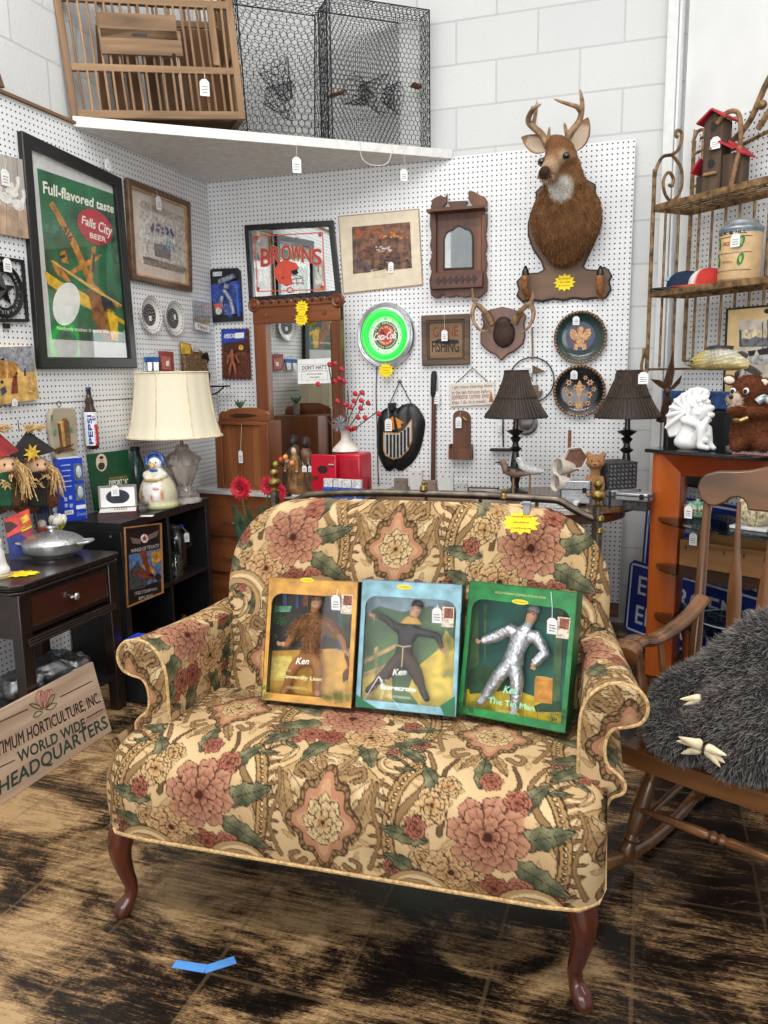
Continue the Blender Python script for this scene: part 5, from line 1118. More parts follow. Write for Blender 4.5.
def hexnet(mb,P,nu,nv,r=.0016,jit=0.0,seed=1,skip=None):
 """hexagon netting over the unit square mapped by P(u, v); nu cells across, nv rows"""
 rd=random.Random(seed);du=1/nu;dv=1/nv;done=set()
 def key(a,b):return(round(a*2*nu),round(b*3*nv*2))
 J={}
 def pt(a,b):
  k=key(a,b)
  if k not in J:J[k]=Vector(P(min(1,max(0,a)),min(1,max(0,b))))+Vector([rd.uniform(-jit,jit)for _ in range(3)])
  return J[k]
 def seg(a0,b0,a1,b1):
  if not(-.001<=a0<=1.001 and-.001<=b0<=1.001 and-.001<=a1<=1.001 and-.001<=b1<=1.001):return
  k=tuple(sorted((key(a0,b0),key(a1,b1))))
  if k in done:return
  done.add(k);p,q=pt(a0,b0),pt(a1,b1)
  if(p-q).length>1e-4:mb.tube([p,q],r,3,cap=False)
 for j in range(nv+1):
  for i in range(nu+1):
   cx=(i+(.5 if j%2 else 0))*du;cy=j*dv
   seg(cx-du/2,cy-dv/6-dv/6,cx-du/2,cy+dv/6+dv/6*0+dv*.0);
   a=(cx-du/2,cy-dv/3);b=(cx-du/2,cy+dv/3);c=(cx,cy+2*dv/3);d=(cx+du/2,cy+dv/3)
   seg(*a,*b);seg(*b,*c);seg(*c,*d)
 return mb
def quadP(a,b,c,d):
 a,b,c,d=map(Vector,(a,b,c,d));return lambda u,v:(a*(1-u)+b*u)*(1-v)+(d*(1-u)+c*u)*v
def trap(label,u0,u1,h,dep,cell,tops=(0,0,0,0),funnels=(),seed=1,y0=.02):
 t=thing('wire_trap',label,'wire trap',SH.o+SH.X*u0+SH.Y*y0,SH.rz);w=u1-u0
 B=[(0,0,.004),(w,0,.004),(w,dep,.004),(0,dep,.004)];T=[(0+tops[0],0+tops[2],h),(w+tops[1],tops[2],h),(w+tops[1],dep,h),(0+tops[0],dep,h+tops[3])]
 for nm,q,a in(('front_netting',(B[0],B[1],T[1],T[0]),w),('back_netting',(B[3],B[2],T[2],T[3]),w),('side_netting',(B[1],B[2],T[2],T[1]),dep),('side_netting',(B[0],B[3],T[3],T[0]),dep),('top_netting',(T[0],T[1],T[2],T[3]),w)):
  hh=dep if nm=='top_netting' else h
  hexnet(MB(),quadP(*q),max(3,int(a/cell)),max(3,int(hh/(cell*1.0))),.0017,cell*.09,seed).build(nm,wirem,t);seed+=1
 m=MB()
 for k in range(4):m.tube([B[k],T[k]],.0032,5).tube([B[k],B[(k+1)%4]],.0032,5).tube([T[k],T[(k+1)%4]],.0032,5)
 m.build('wire_frame',wirem,t)
 for(fx_,fy_,fz_,r0,r1,l,dx_)in funnels:
  q=Vector((0,0,1)).rotation_difference(Vector(dx_)).to_matrix()
  P=lambda u,v:q@Vector(((r0+(r1-r0)*v)*cos(2*pi*u),(r0+(r1-r0)*v)*sin(2*pi*u),l*v))+Vector((fx_,fy_,fz_))
  hexnet(MB(),P,11,7,.0018,.003,seed).build('funnel',wirem,t);seed+=1
 return t
ta=SH.q(243,128,-.03)[0];tb_=SH.q(330,140,-.03)[0];tc=SH.q(424,144,-.02)[0];h1=SH.q(300,2,-.03)[1]+.05;h2=SH.q(422,9,-.02)[1]
trap('large meshed black wire trap leaning beside the wooden crate',ta+.02,tb_-.01,h1,.26,.034,(-.02,.02,.05,0),((.27,.1,.20,.10,.035,.16,(-1,.1,.1)),(.16,.12,.38,.09,.02,.2,(.4,0,-.8))),3)
trap('fine meshed black wire box trap at the right end of the corner shelf',tb_+.012,tc+.035,h2,.20,.023,(0,0,0,0),((.10,.02,.27,.085,.03,.13,(1,.3,-.3)),(.30,.02,.25,.10,.03,.15,(-.6,.5,.2)),(.42,.12,.28,.08,.03,.10,(-1,0,0))),30)
rm=M('rusty_tin',(110,56,30),.7,.3,var=.4)
tag(MB().box((0,0,0),(.09,.05,.012),rotm(0,-.35,0)).build('bait_tin',rm,loc=SH.w(337,94,-.10),rz=SH.rz,bevel=.003),'rusty strip of tin inside the fine meshed wire trap, left','tin strip');tag(MB().box((0,0,0),(.05,.05,.012),rotm(0,.2,0)).build('bait_tin',rm,loc=SH.w(416,86,-.10),rz=SH.rz,bevel=.003),'rusty strip of tin inside the fine meshed wire trap, right','tin strip')
price_tag('the large meshed trap below the shelf',SH.w(296,18,.012),SH.w(297,173,.02),.075,.045,SH.rz);price_tag('the fine meshed trap below the shelf',SH.w(404,144,.012),SH.w(404,181,.02),.06,.04,SH.rz)
tag(MB().tube(catmull([tuple(SH.w(*p,.01))for p in((360,141),(362,158),(372,165),(386,164),(391,155),(392,143))],6),.0022,6).build('cord_loop',string),'white cord loop drooping below the front edge of the corner shelf','cord')
tag(MB().prism([(-.14,.0),(.02,.0),(.0,.05),(-.08,.075)],-.01,.01).build('wood_scrap',oldwood,loc=LEFT.w(4,89,.0)+np.array([-.02,0,.01]),rz=pi/2,bevel=.003),'pointed scrap of weathered wood on top of the left pegboard','wood scrap')
# back wall
f0=BACK
t,f,q=pic('framed_mirror_sign','black framed mirror sign with an orange helmet above the carved mirror','sign',BACK,[(244,225),(333,220),(341,296),(249,303)],.022)
quad_frame(t,q,.033,.024,M('black_gloss_frame',(18,18,19),.25,var=.2,coat=.4));iq=inset(q,.028);sheet(t,'mirror',iq,-.004,mirror,.002)
o=.0068;orr=M('team_orange',(222,84,62),.45,var=.06);brn=M('team_brown',(88,46,36),.5)
q1=f.poly([(254,236),(323,232),(325,290),(257,292)],o);MB().ring(q1,inset(q1,.006),-.0072,-.006).build('printed_border',orr,t)
for p in((256.5,238),(320,235),(258,289),(322,287)):MB().prism(circ(*f.q(*p,o),.011),-.0078,-.006).build('printed_corner_ball',M('ball_red',(190,70,52),.5),t)
pale2=M('pale_silver_print',(206,206,200),.5,var=.03)
ptext('CLEVELAND',[(274,238.5),(298,237),(298,240.8),(274,242)],.0075,M('grey_print',(120,120,120),.5),t,f)
hm=[(290,261),(296,263),(299,268),(296,272),(292,274),(291,279),(293,284),(286,286),(279,283),(275,277),(274,270),(278,263),(284,260)]
MB().prism(f.poly(hm,.0075),-.0085,-.006).build('printed_helmet',orr,t,bevel=.002);MB().prism(f.poly([(291,271),(297,269),(298,273),(293,276)],.0085),-.009,-.0065).build('printed_helmet_opening',ink,t);MB().prism(circ(*f.q(283,278,.009),.006),-.0092,-.007).build('printed_ear_hole',brn,t)
m=MB()
for a,b in(((291,279),(302,278)),((292,283),(302,283)),((302,277),(303,285)),((296,277),(297,285)),((291,274),(303,277))):u0,z0=f.q(*a,.009);u1,z1=f.q(*b,.009);m.tube([(u0,-.009,z0),(u1,-.009,z1)],.0025,5)
m.build('printed_face_guard',M('guard_grey',(150,152,154),.5),t)
for i,ch in enumerate('BROWNS'):
 x=261+i*10.2;dy=3.4*((i-2.5)/2.5)**2;w=9.2;yt=246.5+dy-i*.3;yb=yt+(16 if ch else 0)-1.0*(1-((i-2.5)/2.5)**2)
 for k,(e,mat_,oo,bo)in enumerate(((1.1,M('tan_outline',(206,170,120),.5),.0074,.0045),(0,M('team_red',(196,62,62),.45,var=.05),.0082,.0022))):
  ptext(ch,[(x,yt-1.2*(i<3)+(.8 if i>3 else 0)),(x+w,yt+1.2*(i>3)*.5-.5*(i<3)),(x+w,yb+.6*(i>3)),(x,yb+.6*(i<2))],oo,mat_,t,f,bold=bo)
MB().prism(circ(*f.q(290,290,.008),.022,.016),-.0085,-.006).build('printed_badge',orr,t);MB().prism(circ(*f.q(290,290,.009),.014,.010),-.0092,-.0084).build('printed_badge_core',pale2,t)
t,f,q=pic('matted_print','matted autumn river print pinned to the pegboard beside the team mirror','picture',BACK,[(338,216),(419,208.5),(423,285),(343,294)],.008)
MB().prism(q,-.008,0).build('mat_board',M('cream_mat',(226,212,186),.6,var=.04),t);MB().ring(q,inset(q,.006),-.0095,-.003).build('thin_edge',WOOD('pale_edge',(150,124,100),(186,160,132),.5,axis=0),t)
MB().prism(f.poly([(352,227),(410,222),(412,268),(353,274)],.0085),-.0088,-.007).build('printed_scene',PR((108,76,58),.6,26),t)
rr=random.Random(12)
for nm,col,n,bx,r0 in(('printed_foliage',(170,84,36),26,(354,410,226,240),.014),('printed_foliage',(204,134,52),14,(356,408,228,242),.010),('printed_foliage',(96,44,28),16,(354,410,240,262),.014),('printed_rock_scatter',(190,180,170),20,(374,394,244,254),.010),('printed_water',(70,84,110),14,(353,372,258,272),.012),('printed_shade',(48,36,34),18,(376,411,255,269),.012)):
 m=MB()
 for k in range(n):u,z=f.q(rr.uniform(bx[0]+2,bx[1]-2),rr.uniform(bx[2]+2,bx[3]-2),.0092);m.prism(circ(u,z,r0*rr.uniform(.5,1.2),r0*rr.uniform(.25,.6),9),-.0092-.00004*k,-.0086)
 m.build(nm,PR(col,.4,90),t)
MB().prism(f.poly([(371,270),(386,269),(386,276.5),(371,278)],.0088),-.0094,-.0078).build('title_plate',M('plate_cream',(220,204,170),.5),t);price_tag('the matted autumn print',BACK.w(386,262,.012),BACK.w(391,273,.013),.06,.03,radians(6));MB().tube([(f.q(372,271,.01)[0],-.012,f.q(372,271,.01)[1]),(f.q(384,269,.01)[0],-.012,f.q(384,269,.01)[1])],.002,5).build('pencil_mark',ink,t)
walnut=WOOD('carved_walnut',(64,34,20),(124,74,44),.4,axis=2,scale=12);walnuth=WOOD('carved_walnut_across',(58,32,20),(116,68,42),.4,axis=0,scale=12)
t,f=hang('wall_mirror_shelf','carved brown wooden wall shelf with a small arched mirror and drawer','wall shelf',BACK,459,246)
MB().prism(f.poly([(434,208),(485,206),(486,292),(434,292)]),-.018,0).build('back_board',walnut,t,bevel=.002)
for s,P_ in((-1,[(431,212),(433,200),(438,197),(442,196),(446,198),(448,193.5),(447.5,204),(444,207),(445,213)]),(1,[(487,211),(488,202),(485,197),(481,196),(478,194),(474,192),(470,191),(469,193),(469.5,201),(473,206),(474,211)])):MB().prism(f.poly(P_,.01),-.03,-.008).build('carved_crest',walnut,t,bevel=.004)
MB().prism(f.poly([(448,202),(468,201),(466,208),(452,209)],.01),-.026,-.01).build('crest_centre',walnuth,t,bevel=.003);a,b=f.q(430,213,.0),f.q(489,211,.0);MB().box(((a[0]+b[0])/2,-.05,a[1]-.006),(b[0]-a[0]-.01,.10,.016)).build('top_ledge',walnuth,t,bevel=.003)
for x0,x1 in((431,437),(482,488)):
 pr_=[(x0,214),(x1,214),(x1,292),(x0,292),(x0-1,280),(x0+1.5,272),(x0-1,264),(x0+2,254),(x0-.5,246),(x0+1.5,236),(x0-.5,226)]if x0<450 else[(x0,214),(x1,214),(x1-.5,226),(x1-2,236),(x1,246),(x1-2.5,254),(x1,264),(x1-2,272),(x1,280),(x1-.5,292),(x0,292)]
 MB().prism(f.poly(pr_,.02),-.04,-.012).build('carved_side',walnut,t,bevel=.004)
arch=[(445,268),(445,240)]+[(445+1.5,235),(449,232),(453,231),(456,228),(459,227),(462,228),(465,230),(469,231),(471.5,235),(472,240),(472,267)]
ap=f.poly(arch,.02);MB().ring(inset(ap,-.010),ap,-.026,-.016).build('mirror_frame',M('dark_moulding',(40,24,16),.4),t,bevel=.002);MB().prism(ap,-.0195,-.0185).build('mirror',mirror,t)
a,b=f.q(433,274,.03),f.q(484,288,.03);MB().box(((a[0]+b[0])/2,-.045,(a[1]+b[1])/2),(b[0]-a[0],.06,a[1]-b[1])).build('drawer_box',walnuth,t,bevel=.004);m=MB();cx=(a[0]+b[0])/2;cz=(a[1]+b[1])/2
for k in range(7):m.prism([(cx-.10+k*.033,cz-.022),(cx-.083+k*.033,cz+.002),(cx-.10+k*.033,cz+.024),(cx-.117+k*.033,cz+.002)],-.079,-.074)
m.build('carved_diamonds',M('carving_dark',(52,28,18),.5),t);MB().prism(f.poly([(431,288),(486,286),(485,294),(479,299),(473,296),(466,298),(458,296),(450,298),(444,295),(438,299),(432,296)],.02),-.045,-.012).build('carved_apron',walnut,t,bevel=.004)
t,f=hang('neon_clock','round chrome clock with a glowing green neon ring and red centre','clock',BACK,387,335.5)
R=.172;rx90=rotm(pi/2,0,0);sq=(1,1.06)
MB().lathe([(R*.99,0),(R,.03),(R*.96,.042),(R*.93,.038),(R*.90,.046),(R*.87,.042),(R*.84,.05),(R*.80,.052),(R*.78,.045),(R*.775,.02),(0,.02),(0,0)],64,(0,0,0),rx90,sq).build('chrome_rim',silver,t,ang=25)
MB().lathe([(0,.021),(R*.78,.021),(R*.78,.0235),(0,.0235)],64,(0,0,0),rx90,sq).build('dial',M('dial_white',(226,232,224),.4,var=.03),t)
MB().tube([(R*.66*cos(a),-.034,R*.70*sin(a))for a in np.linspace(0,2*pi,65)[:-1]],.0145,12,closed=True).build('neon_ring',M('neon_green',(40,240,60),.3,emit=(20,255,50),es=2.2),t)
def disc(r0,y,mat,nm):MB().lathe([(0,y),(r0,y),(r0,y+.001),(0,y+.001)],48,(0,0,0),rx90,sq).build(nm,mat,t)
disc(R*.43,.0240,M('clock_green',(24,72,58),.4),'green_band');disc(R*.315,.0256,M('clock_red',(206,66,58),.4,var=.05),'red_disc')
cw2=M('clock_cream',(236,226,196),.5)
def arctext(s,r0,a0,a1,h,y,mat,flip=False):
 mb=MB();n=len(s)
 for k,c in enumerate(s):
  if c==' ':continue
  a=a0+(a1-a0)*k/(n-1);text_into(mb,c,r0*cos(a),r0*1.06*sin(a),h,y,rot=a-pi/2+(pi if flip else 0),bold=.0003)
 mb.build('lettering',mat,t)
arctext('FINEST REFRESHMENT',R*.375,pi*.92,pi*.08,.012,-.0272,cw2);arctext('DELICIOUS REFRESHING',R*.375,pi*1.1,pi*1.9,.010,-.0272,cw2,True);arctext('DRINK ICE COLD',R*.25,pi*.85,pi*.15,.010,-.0285,cw2);arctext('REFRESHING',R*.25,pi*1.22,pi*1.78,.010,-.0285,cw2,True)
text('Coca-Cola',t,M('logo_white',(244,244,240),.4),0,-.003,.040,-.030,w=R*.78,shear=.3,rot=.06,bold=.0012)
m=MB()
for k in range(12):a=pi/2-k*pi/6;text_into(m,str(k if k else 12),R*.515*cos(a),R*.545*sin(a),.013,-.0262,bold=.0003)
m.build('numerals',M('numeral_brown',(110,84,50),.5),t)
for a,l,w in((2.55,.062,.004),(2.2,.045,.005)):MB().bar((0,-.0325,0),(l*cos(a),-.0325,l*sin(a)),w,.0015,(0,1,0)).build('hand',ink,t)
burst_sticker('yellow starburst price card at the bottom of the green neon clock',BACK.w(386,370.5,.06),0,.049,3,.9);MATS_G=None
tag(MB().tube(catmull([tuple(BACK.w(*p,.01))for p in((377,366),(376,390),(377,430),(378,470),(379,486))],5),.003,6).build('power_cord',M('grey_cord',(70,70,72),.5)),'thin dark power cord running down the pegboard from the neon clock','cord')
t,f,q=pic('framed_sign','rustic brown framed wooden sign reading gone fishing','sign',BACK,[(421,315.5),(469.5,313.5),(469.5,364.5),(422,366)],.025)
rus=WOOD('rustic_brown',(66,50,38),(128,104,82),.65,axis=0,scale=14);quad_frame(t,q,.030,.028,rus);i1=inset(q,.028);MB().ring(i1,inset(i1,.014),-.020,0).build('inner_frame',WOOD('rustic_dark',(48,36,28),(96,76,58),.6,axis=0),t,bevel=.002);MB().prism(inset(i1,.010),-.008,0).build('panel',WOOD('panel_tan',(112,84,58),(150,118,84),.6,axis=0),t)
ptext('GONE',[(433,327),(458,326),(458,336),(433,337)],.0095,M('sign_rust',(116,62,30),.6),t,f,bold=.0012);ptext('FISHING',[(432,341),(459,341),(459,352),(432,352)],.0095,M('sign_ink',(24,20,18),.6),t,f,bold=.001);MB().prism(f.poly([(431,342),(440,339),(458,340),(459,343),(446,344)],.009),-.012,-.007).build('boat',ink,t)
price_tag('the gone fishing sign',BACK.w(444,314,.03),BACK.w(444.5,341,.034),.06,.035)
t,f=hang('antler_mount','shield shaped wooden plaque with a pair of small antlers','antler mount',BACK,502,338)
P_=[(482,314),(487,311),(494,309),(503,307),(512,309),(518,311),(523,311),(527,316),(525,324),(526,336),(524,344),(516,351),(508,355),(502,361),(496,355),(487,350),(481,344),(481,334),(484,324)]
MB().prism(f.poly(P_),-.026,0).build('shield',WOOD('red_cedar',(70,36,18),(136,84,46),.4,axis=2,scale=9,coat=.3),t,bevel=.007)
c=f.q(504,334,.03);blob('skull_cap',[('e',(c[0],-.035,c[1]),(.06,.03,.075)),('e',(c[0]-.005,-.04,c[1]+.06),(.035,.025,.03))],M('dark_hide',(58,36,24),.7,var=.4,scale=80,bump=.5),t,.012)
ant=M('antler_horn',(150,120,88),.45,var=.35,scale=30)
for s,P3 in((-1,[(491,324,.05),(488,317,.07),(482,309,.10),(476,305,.12),(472.5,312,.15),(474,322,.17),(480,330,.18),(488,331,.19)]),(1,[(514,323,.05),(517,315,.07),(524,308,.10),(530,304,.12),(533.5,312,.15),(532,321,.17),(527,329,.18),(521,333,.19)])):
 pts=[(f.q(x,y,o)[0],-o,f.q(x,y,o)[1])for x,y,o in P3];pts=catmull(pts,5);R_=np.interp(np.linspace(0,1,len(pts)),[0,.3,.6,1],[.018,.014,.012,.003]);a_=MB().tube(pts,R_,10).build('antler',ant,t)
 tp=[(476,305,.12),(473,298,.13),(472,288,.14)]if s<0 else[(530,304,.12),(533,297,.13),(533,288,.14)]
 tp=[(f.q(x,y,o)[0],-o,f.q(x,y,o)[1])for x,y,o in tp];MB().tube(tp,(.012,.009,.003),8).build('tine',ant,a_)
def deco_plate(label,px,py,base,rimcol,parts):
 t,f=hang('decorative_plate',label,'plate',BACK,px,py,.006,'dark decorative plates by the deer mount');R=.137
 MB().lathe([(0,.008),(R*.66,.008),(R*.78,.014),(R*.9,.022),(R*.99,.026),(R,.022),(R*.72,.004),(0,0)],48,(0,0,0),rx90).build('plate',base,t,ang=50)
 m=MB()
 for k in range(44):a=2*pi*k/44;m.ell((R*.955*cos(a),-.0245,R*.955*sin(a)),(.008,.004,.008),8,5)
 m.build('rim_beads',rimcol,t)
 for nm,poly,y,mat in parts(R):MB().prism(poly,y-.0012,y+.002).build(nm,mat,t)
 return t,f
gold=M('gold_relief',(184,140,96),.4,.2,var=.3,scale=80);cop=M('copper_rim',(150,110,76),.4,.3,var=.35,scale=80)
def eagle(R):
 y=-.0098;L_=[('blue_field',circ(0,.005,R*.55),y,M('royal_blue',(22,30,86),.3)),('teal_ring',circ(0,.005,R*.42),y-.001,M('deep_teal',(24,58,58),.3)),('red_shield',circ(0,.003,R*.36),y-.002,M('dull_red',(110,46,36),.4)),('eagle_body',[(-.012,-.05),(.012,-.05),(.022,-.02),(.018,.02),(0,.035),(-.018,.02),(-.022,-.02)],y-.0045,gold),('eagle_head',circ(0,.040,.016,.017,14),y-.0055,gold)]
 for s in(1,-1):L_+=[('eagle_wing',[(s*.012,.015),(s*.03,.042),(s*.05,.045),(s*.056,.02),(s*.045,-.005),(s*.03,-.015),(s*.015,-.005)],y-.004,gold),('eagle_leg',[(s*.008,-.04),(s*.03,-.03),(s*.034,-.062),(s*.014,-.066)],y-.004,gold)]
 return L_
deco_plate('dark green plate with a gold figure on a blue centre, upper of the two',580.5,337.5,M('plate_green_glaze',(24,52,46),.2,coat=.5,var=.15),cop,eagle)
def scrolls(R):
 y=-.0098;L_=[];rr=random.Random(5)
 for s in(1,-1):
  for cx,cz,r0 in((.055,.045,.020),(.05,-.02,.022),(.03,.07,.014),(.075,.01,.016),(.045,-.065,.018),(.02,.02,.016)):L_.append(('scroll_leaf',burst(s*cx,cz,r0,r0*.55,6,1,cx*40),y-.0005-rr.uniform(0,.0006),gold));L_.append(('scroll_eye',circ(s*cx,cz,r0*.3,n=10),y-.0022,ink))
 L_+=[('crest',[(-.02,.02),(0,.06),(.02,.02),(.012,-.02),(0,-.03),(-.012,-.02)],y-.002,gold),('base_fan',burst(0,-.075,.03,.018,8),y-.0015,gold),('stem',[(-.004,-.06),(.004,-.06),(.004,.02),(-.004,.02)],y-.0018,gold)]
 return L_
deco_plate('black plate with gold scrolling leaves, lower of the two',579.5,391,M('plate_black_glaze',(26,28,32),.2,coat=.5,var=.15),cop,scrolls)
price_tag('the dark green plate with the blue centre',BACK.w(577,318,.032),BACK.w(576,325,.034),.045,.035,.3);price_tag('the black plate with gold leaves',BACK.w(573,372,.032),BACK.w(574,379,.034),.045,.04,-.4)
t,f=hang('hoop_ornament','black metal hoop holding small driftwood sailing boats','wall ornament',BACK,531,379)
c=f.q(531.5,380,.012);r0,r1=f.q(554,380,.012)[0]-c[0],c[1]-f.q(531,402.5,.012)[1];MB().tube([(c[0]+r0*cos(a),-.012,c[1]+r1*sin(a))for a in np.linspace(0,2*pi,49)[:-1]],.0035,8,closed=True).build('hoop',blkmetal,t)
dw=WOOD('driftwood',(84,66,50),(148,122,98),.8,axis=0);inner(t,f,'hull',[(524,391),(543,391),(541,397),(534,399),(525,398)],-.022,-.004,dw);inner(t,f,'cabin',[(533,385),(538.5,385),(538.5,391),(533,391)],-.020,-.006,dw);inner(t,f,'sail',[(532.5,365),(546,371.5),(532.5,373.5)],-.018,-.010,dw);inner(t,f,'sail',[(526,374),(533.5,378),(526,381)],-.018,-.010,dw)
a=f.q(536.3,373,.014);b=f.q(536,386,.014);MB().tube([(a[0],-.014,a[1]),(b[0],-.014,b[1])],.0015,5).build('mast',blkmetal,t);a=f.q(532,327,.012);b=f.q(532.6,357,.012);MB().tube([(a[0],-.010,a[1]),(b[0],-.012,b[1])],.0045,6).ell((b[0],-.012,b[1]-.004),.009,8,6).build('rope',M('jute_rope',(140,112,84),.9,var=.3,scale=200),t)
price_tag('the metal hoop of driftwood boats',BACK.w(530,350,.014),BACK.w(528.5,373,.02),.045,.04)
t,f,q=pic('hanging_sign','small white plank sign with brown writing hung on a twine','sign',BACK,[(449.5,383.5),(494.5,381.5),(494.5,404.5),(450,406.8)],.014)
MB().prism(q,-.016,-.002).build('board',M('whitewashed_plank',(226,220,210),.75,var=.08,scale=14),t,bevel=.002);tw=M('jute_rope',(140,112,84),.9,var=.3,scale=200)
a,b,c=f.q(456,383,.008),f.q(472.5,368,.012),f.q(488,381.5,.008);MB().tube([(a[0],-.012,a[1]),(b[0],-.008,b[1]),(c[0],-.012,c[1])],.0028,6).build('twine',tw,t)
wb=M('writing_brown',(150,96,62),.6)
for k,s in enumerate(('I get more cleaning done','in the ten minutes before','someone comes over','than I do in a week!')):y=385.6+k*5.0;w=(40,39,38,34)[k];ptext(s,[(452,y),(452+w,y-1.6),(452+w,y+2.2),(452,y+4)],.0172,wb,t,f,bold=.0002)
MB().prism(f.poly([(490.5,392),(491.5,392),(493.5,402),(489,402)],.0172),-.0175,-.0155).build('painted_broom',M('broom_ochre',(176,110,40),.6),t)
t,f=hang('candle_box','small brown wooden wall box with a rounded back board','wall box',BACK,461,436)
cwd=WOOD('brown_pine',(78,46,26),(122,76,46),.5,axis=2,scale=10);MB().prism(f.poly([(453.5,452)]+[(453.5,416),(454,413.5),(456,411.5),(459,410.3),(463,410.3),(467,411.5),(469.5,413.5),(471,417),(471,452)]),-.014,0).build('back_board',cwd,t,bevel=.003)
a,b=f.q(450,448,.03),f.q(472,459,.03);cx,cz=(a[0]+b[0])/2,(a[1]+b[1])/2;w,h=b[0]-a[0],a[1]-b[1];MB().box((cx,-.062,cz),(w,.010,h)).box((cx-w/2+.005,-.036,cz+.012),(.010,.06,h+.024)).box((cx+w/2-.005,-.036,cz+.012),(.010,.06,h+.024)).box((cx,-.036,cz-h/2+.004),(w,.06,.008)).build('box',cwd,t,bevel=.002)
c=f.q(463.5,419,.03);MB().tube([(c[0]-.01,-.02,c[1]+.012),(c[0]+.008,-.03,c[1]),(c[0]+.018,-.03,c[1]-.006)],.007,8).build('key_hook',brass,t);price_tag('the little brown candle box',BACK.w(461,412,.018),BACK.w(458.5,428,.03),.062,.034)
a,b=BACK.w(434,371,.02),BACK.w(433,492,.02);t=thing('walking_stick','brown wooden stick with a black grip hung upright on the pegboard','stick',b);d=a-b;MB().tube([(0,0,0),tuple(d*.8)],.013,10).build('shaft',WOOD('stick_brown',(66,40,26),(104,66,42),.45),t);MB().tube([tuple(d*.79),tuple(d*.82),tuple(d*.97),tuple(d)],(.014,.019,.017,.008),12).build('grip',M('black_rubber',(24,24,25),.6),t);price_tag('the black grip of the wooden stick',BACK.w(437,380,.03),BACK.w(436,404,.03),.07,.04)
t,f=hang('pumpkin_lantern','flat black pumpkin plaque with orange eyes and a toothy grin','wall ornament',BACK,401,436)
op=f.poly([(378,418),(382,411),(388,407.5),(394,407),(398,408),(402,405),(408,403.5),(414,404),(421,412),(425,421),(424,434),(420,450),(413,462),(406,468),(402,470.5),(398,470.5),(394.5,468.5),(390,471),(385,469),(380,460),(376.5,446)],.01)
cxp=sum(p[0]for p in op)/len(op);czp=sum(p[1]for p in op)/len(op)
def puff(poly,y0,amp,rings=8):
 P=[p[:2]for p in catmull([(a,b,0)for a,b in poly],4,True)];n=len(P);vs=[];fs=[]
 for r_ in range(rings+1):
  k=1-r_/rings
  for a,b in P:
   x=cxp+(a-cxp)*k;z=czp+(b-czp)*k;th=(x-cxp)/.13;rib=.012*abs(cos(th*4.2));vs.append((x,y0-amp*sqrt(max(0,1-k*k))*(.8)-rib*sqrt(max(0,1-k**4)),z))
 for r_ in range(rings):
  for i in range(n):j=(i+1)%n;fs.append((r_*n+i,r_*n+j,(r_+1)*n+j,(r_+1)*n+i))
 fs.append(tuple(range(n)));return vs,fs
MB().add(*puff(op,-.008,.045)).build('pumpkin',M('black_resin',(24,24,26),.4,var=.2),t,ang=70);inner(t,f,'stem',[(389.5,403),(396.5,402.5),(395.5,410),(390.5,410.5)],-.05,-.01,ink)
tooth=M('tooth_grey',(196,194,190),.5);orange=M('pumpkin_orange',(226,146,50),.5,var=.1)
mo=.070;mp=f.poly([(384,433),(398,434),(404,431),(411,421),(411,440),(407,450),(400,457),(393,458.5),(386,455),(384,450)],mo);MB().prism(mp,-mo,-.045).build('grin',tooth,t,bevel=.003);mq=inset(mp,-.006);MB().ring(mq,mp,-mo+.001,-.045).build('grin_edge',M('pumpkin_tan',(190,140,84),.5),t)
for k in range(7):x=387.3+k*3.5;y0=434.5-(0 if k<4 else(k-3)*2.4);y1=(454,457,457.5,457,455,452,447)[k];MB().prism(f.poly([(x-1,y0),(x+1,y0),(x+1,y1),(x-1,y1)],mo+.002),-mo-.004,-mo+.004).build('tooth_gap',ink,t)
for P_ in([(390.5,418),(393,416.5),(394.5,429.5),(391.5,430)],[(395.5,417.5),(404,423),(400.5,424),(401.5,427.5),(398,429)]):MB().prism(f.poly(P_,.058),-.062,-.035).build('eye',orange,t,bevel=.002)
h=f.q(399.5,381,.015);m=MB()
for x,y in((386,411),(411,404)):a=f.q(x,y,.03);m.tube([(a[0],-.02,a[1]),(h[0],-.012,h[1])],.0028,6)
m.build('hanging_wire',M('black_wire',(40,38,36),.5,.3),t);MB().tube([(h[0]+.008*cos(a),-.012,h[1]+.008*sin(a))for a in np.linspace(0,2*pi,13)[:-1]],.0022,5,closed=True).build('wire_loop',MATS['black_wire'],t);price_tag('the black pumpkin plaque',BACK.w(388,408,.07),BACK.w(388.5,431,.078),.07,.042)
t,f=hang('hook_bracket','black iron T-shaped hook hanging behind the left dark lampshade','hook',BACK,503,434);a,b=f.q(503,418,.02),f.q(503,447,.02);MB().tube([(a[0],-.02,a[1]),(b[0],-.02,b[1])],.004,8).build('rod',blkmetal,t);a,b=f.q(490.5,449.5,.03),f.q(513,448.5,.03);MB().box(((a[0]+b[0])/2,-.03,a[1]),(b[0]-a[0],.05,.014)).build('bar',blkmetal,t,bevel=.004);price_tag('the black T-shaped hook',BACK.w(500,418,.02),BACK.w(499.5,432,.022),.055,.02)
t,f=hang('round_tin','round dark metal disc hanging behind the left lamp stem','wall ornament',BACK,526,423);MB().lathe([(.065,0),(.067,.012),(.055,.016),(.04,.012),(.025,.018),(0,.018)],32,(0,0,0),rx90).build('disc',M('dull_steel',(120,118,116),.35,.7,var=.3),t,ang=25)
t,f=packet('black and blue blister pack of a toy figure, upper of two by the corner',BACK,[(210,272),(213,269),(238,268),(241,271),(243.5,321),(210,323)],(M('pack_black',(22,24,30),.4,var=.2),),.03)
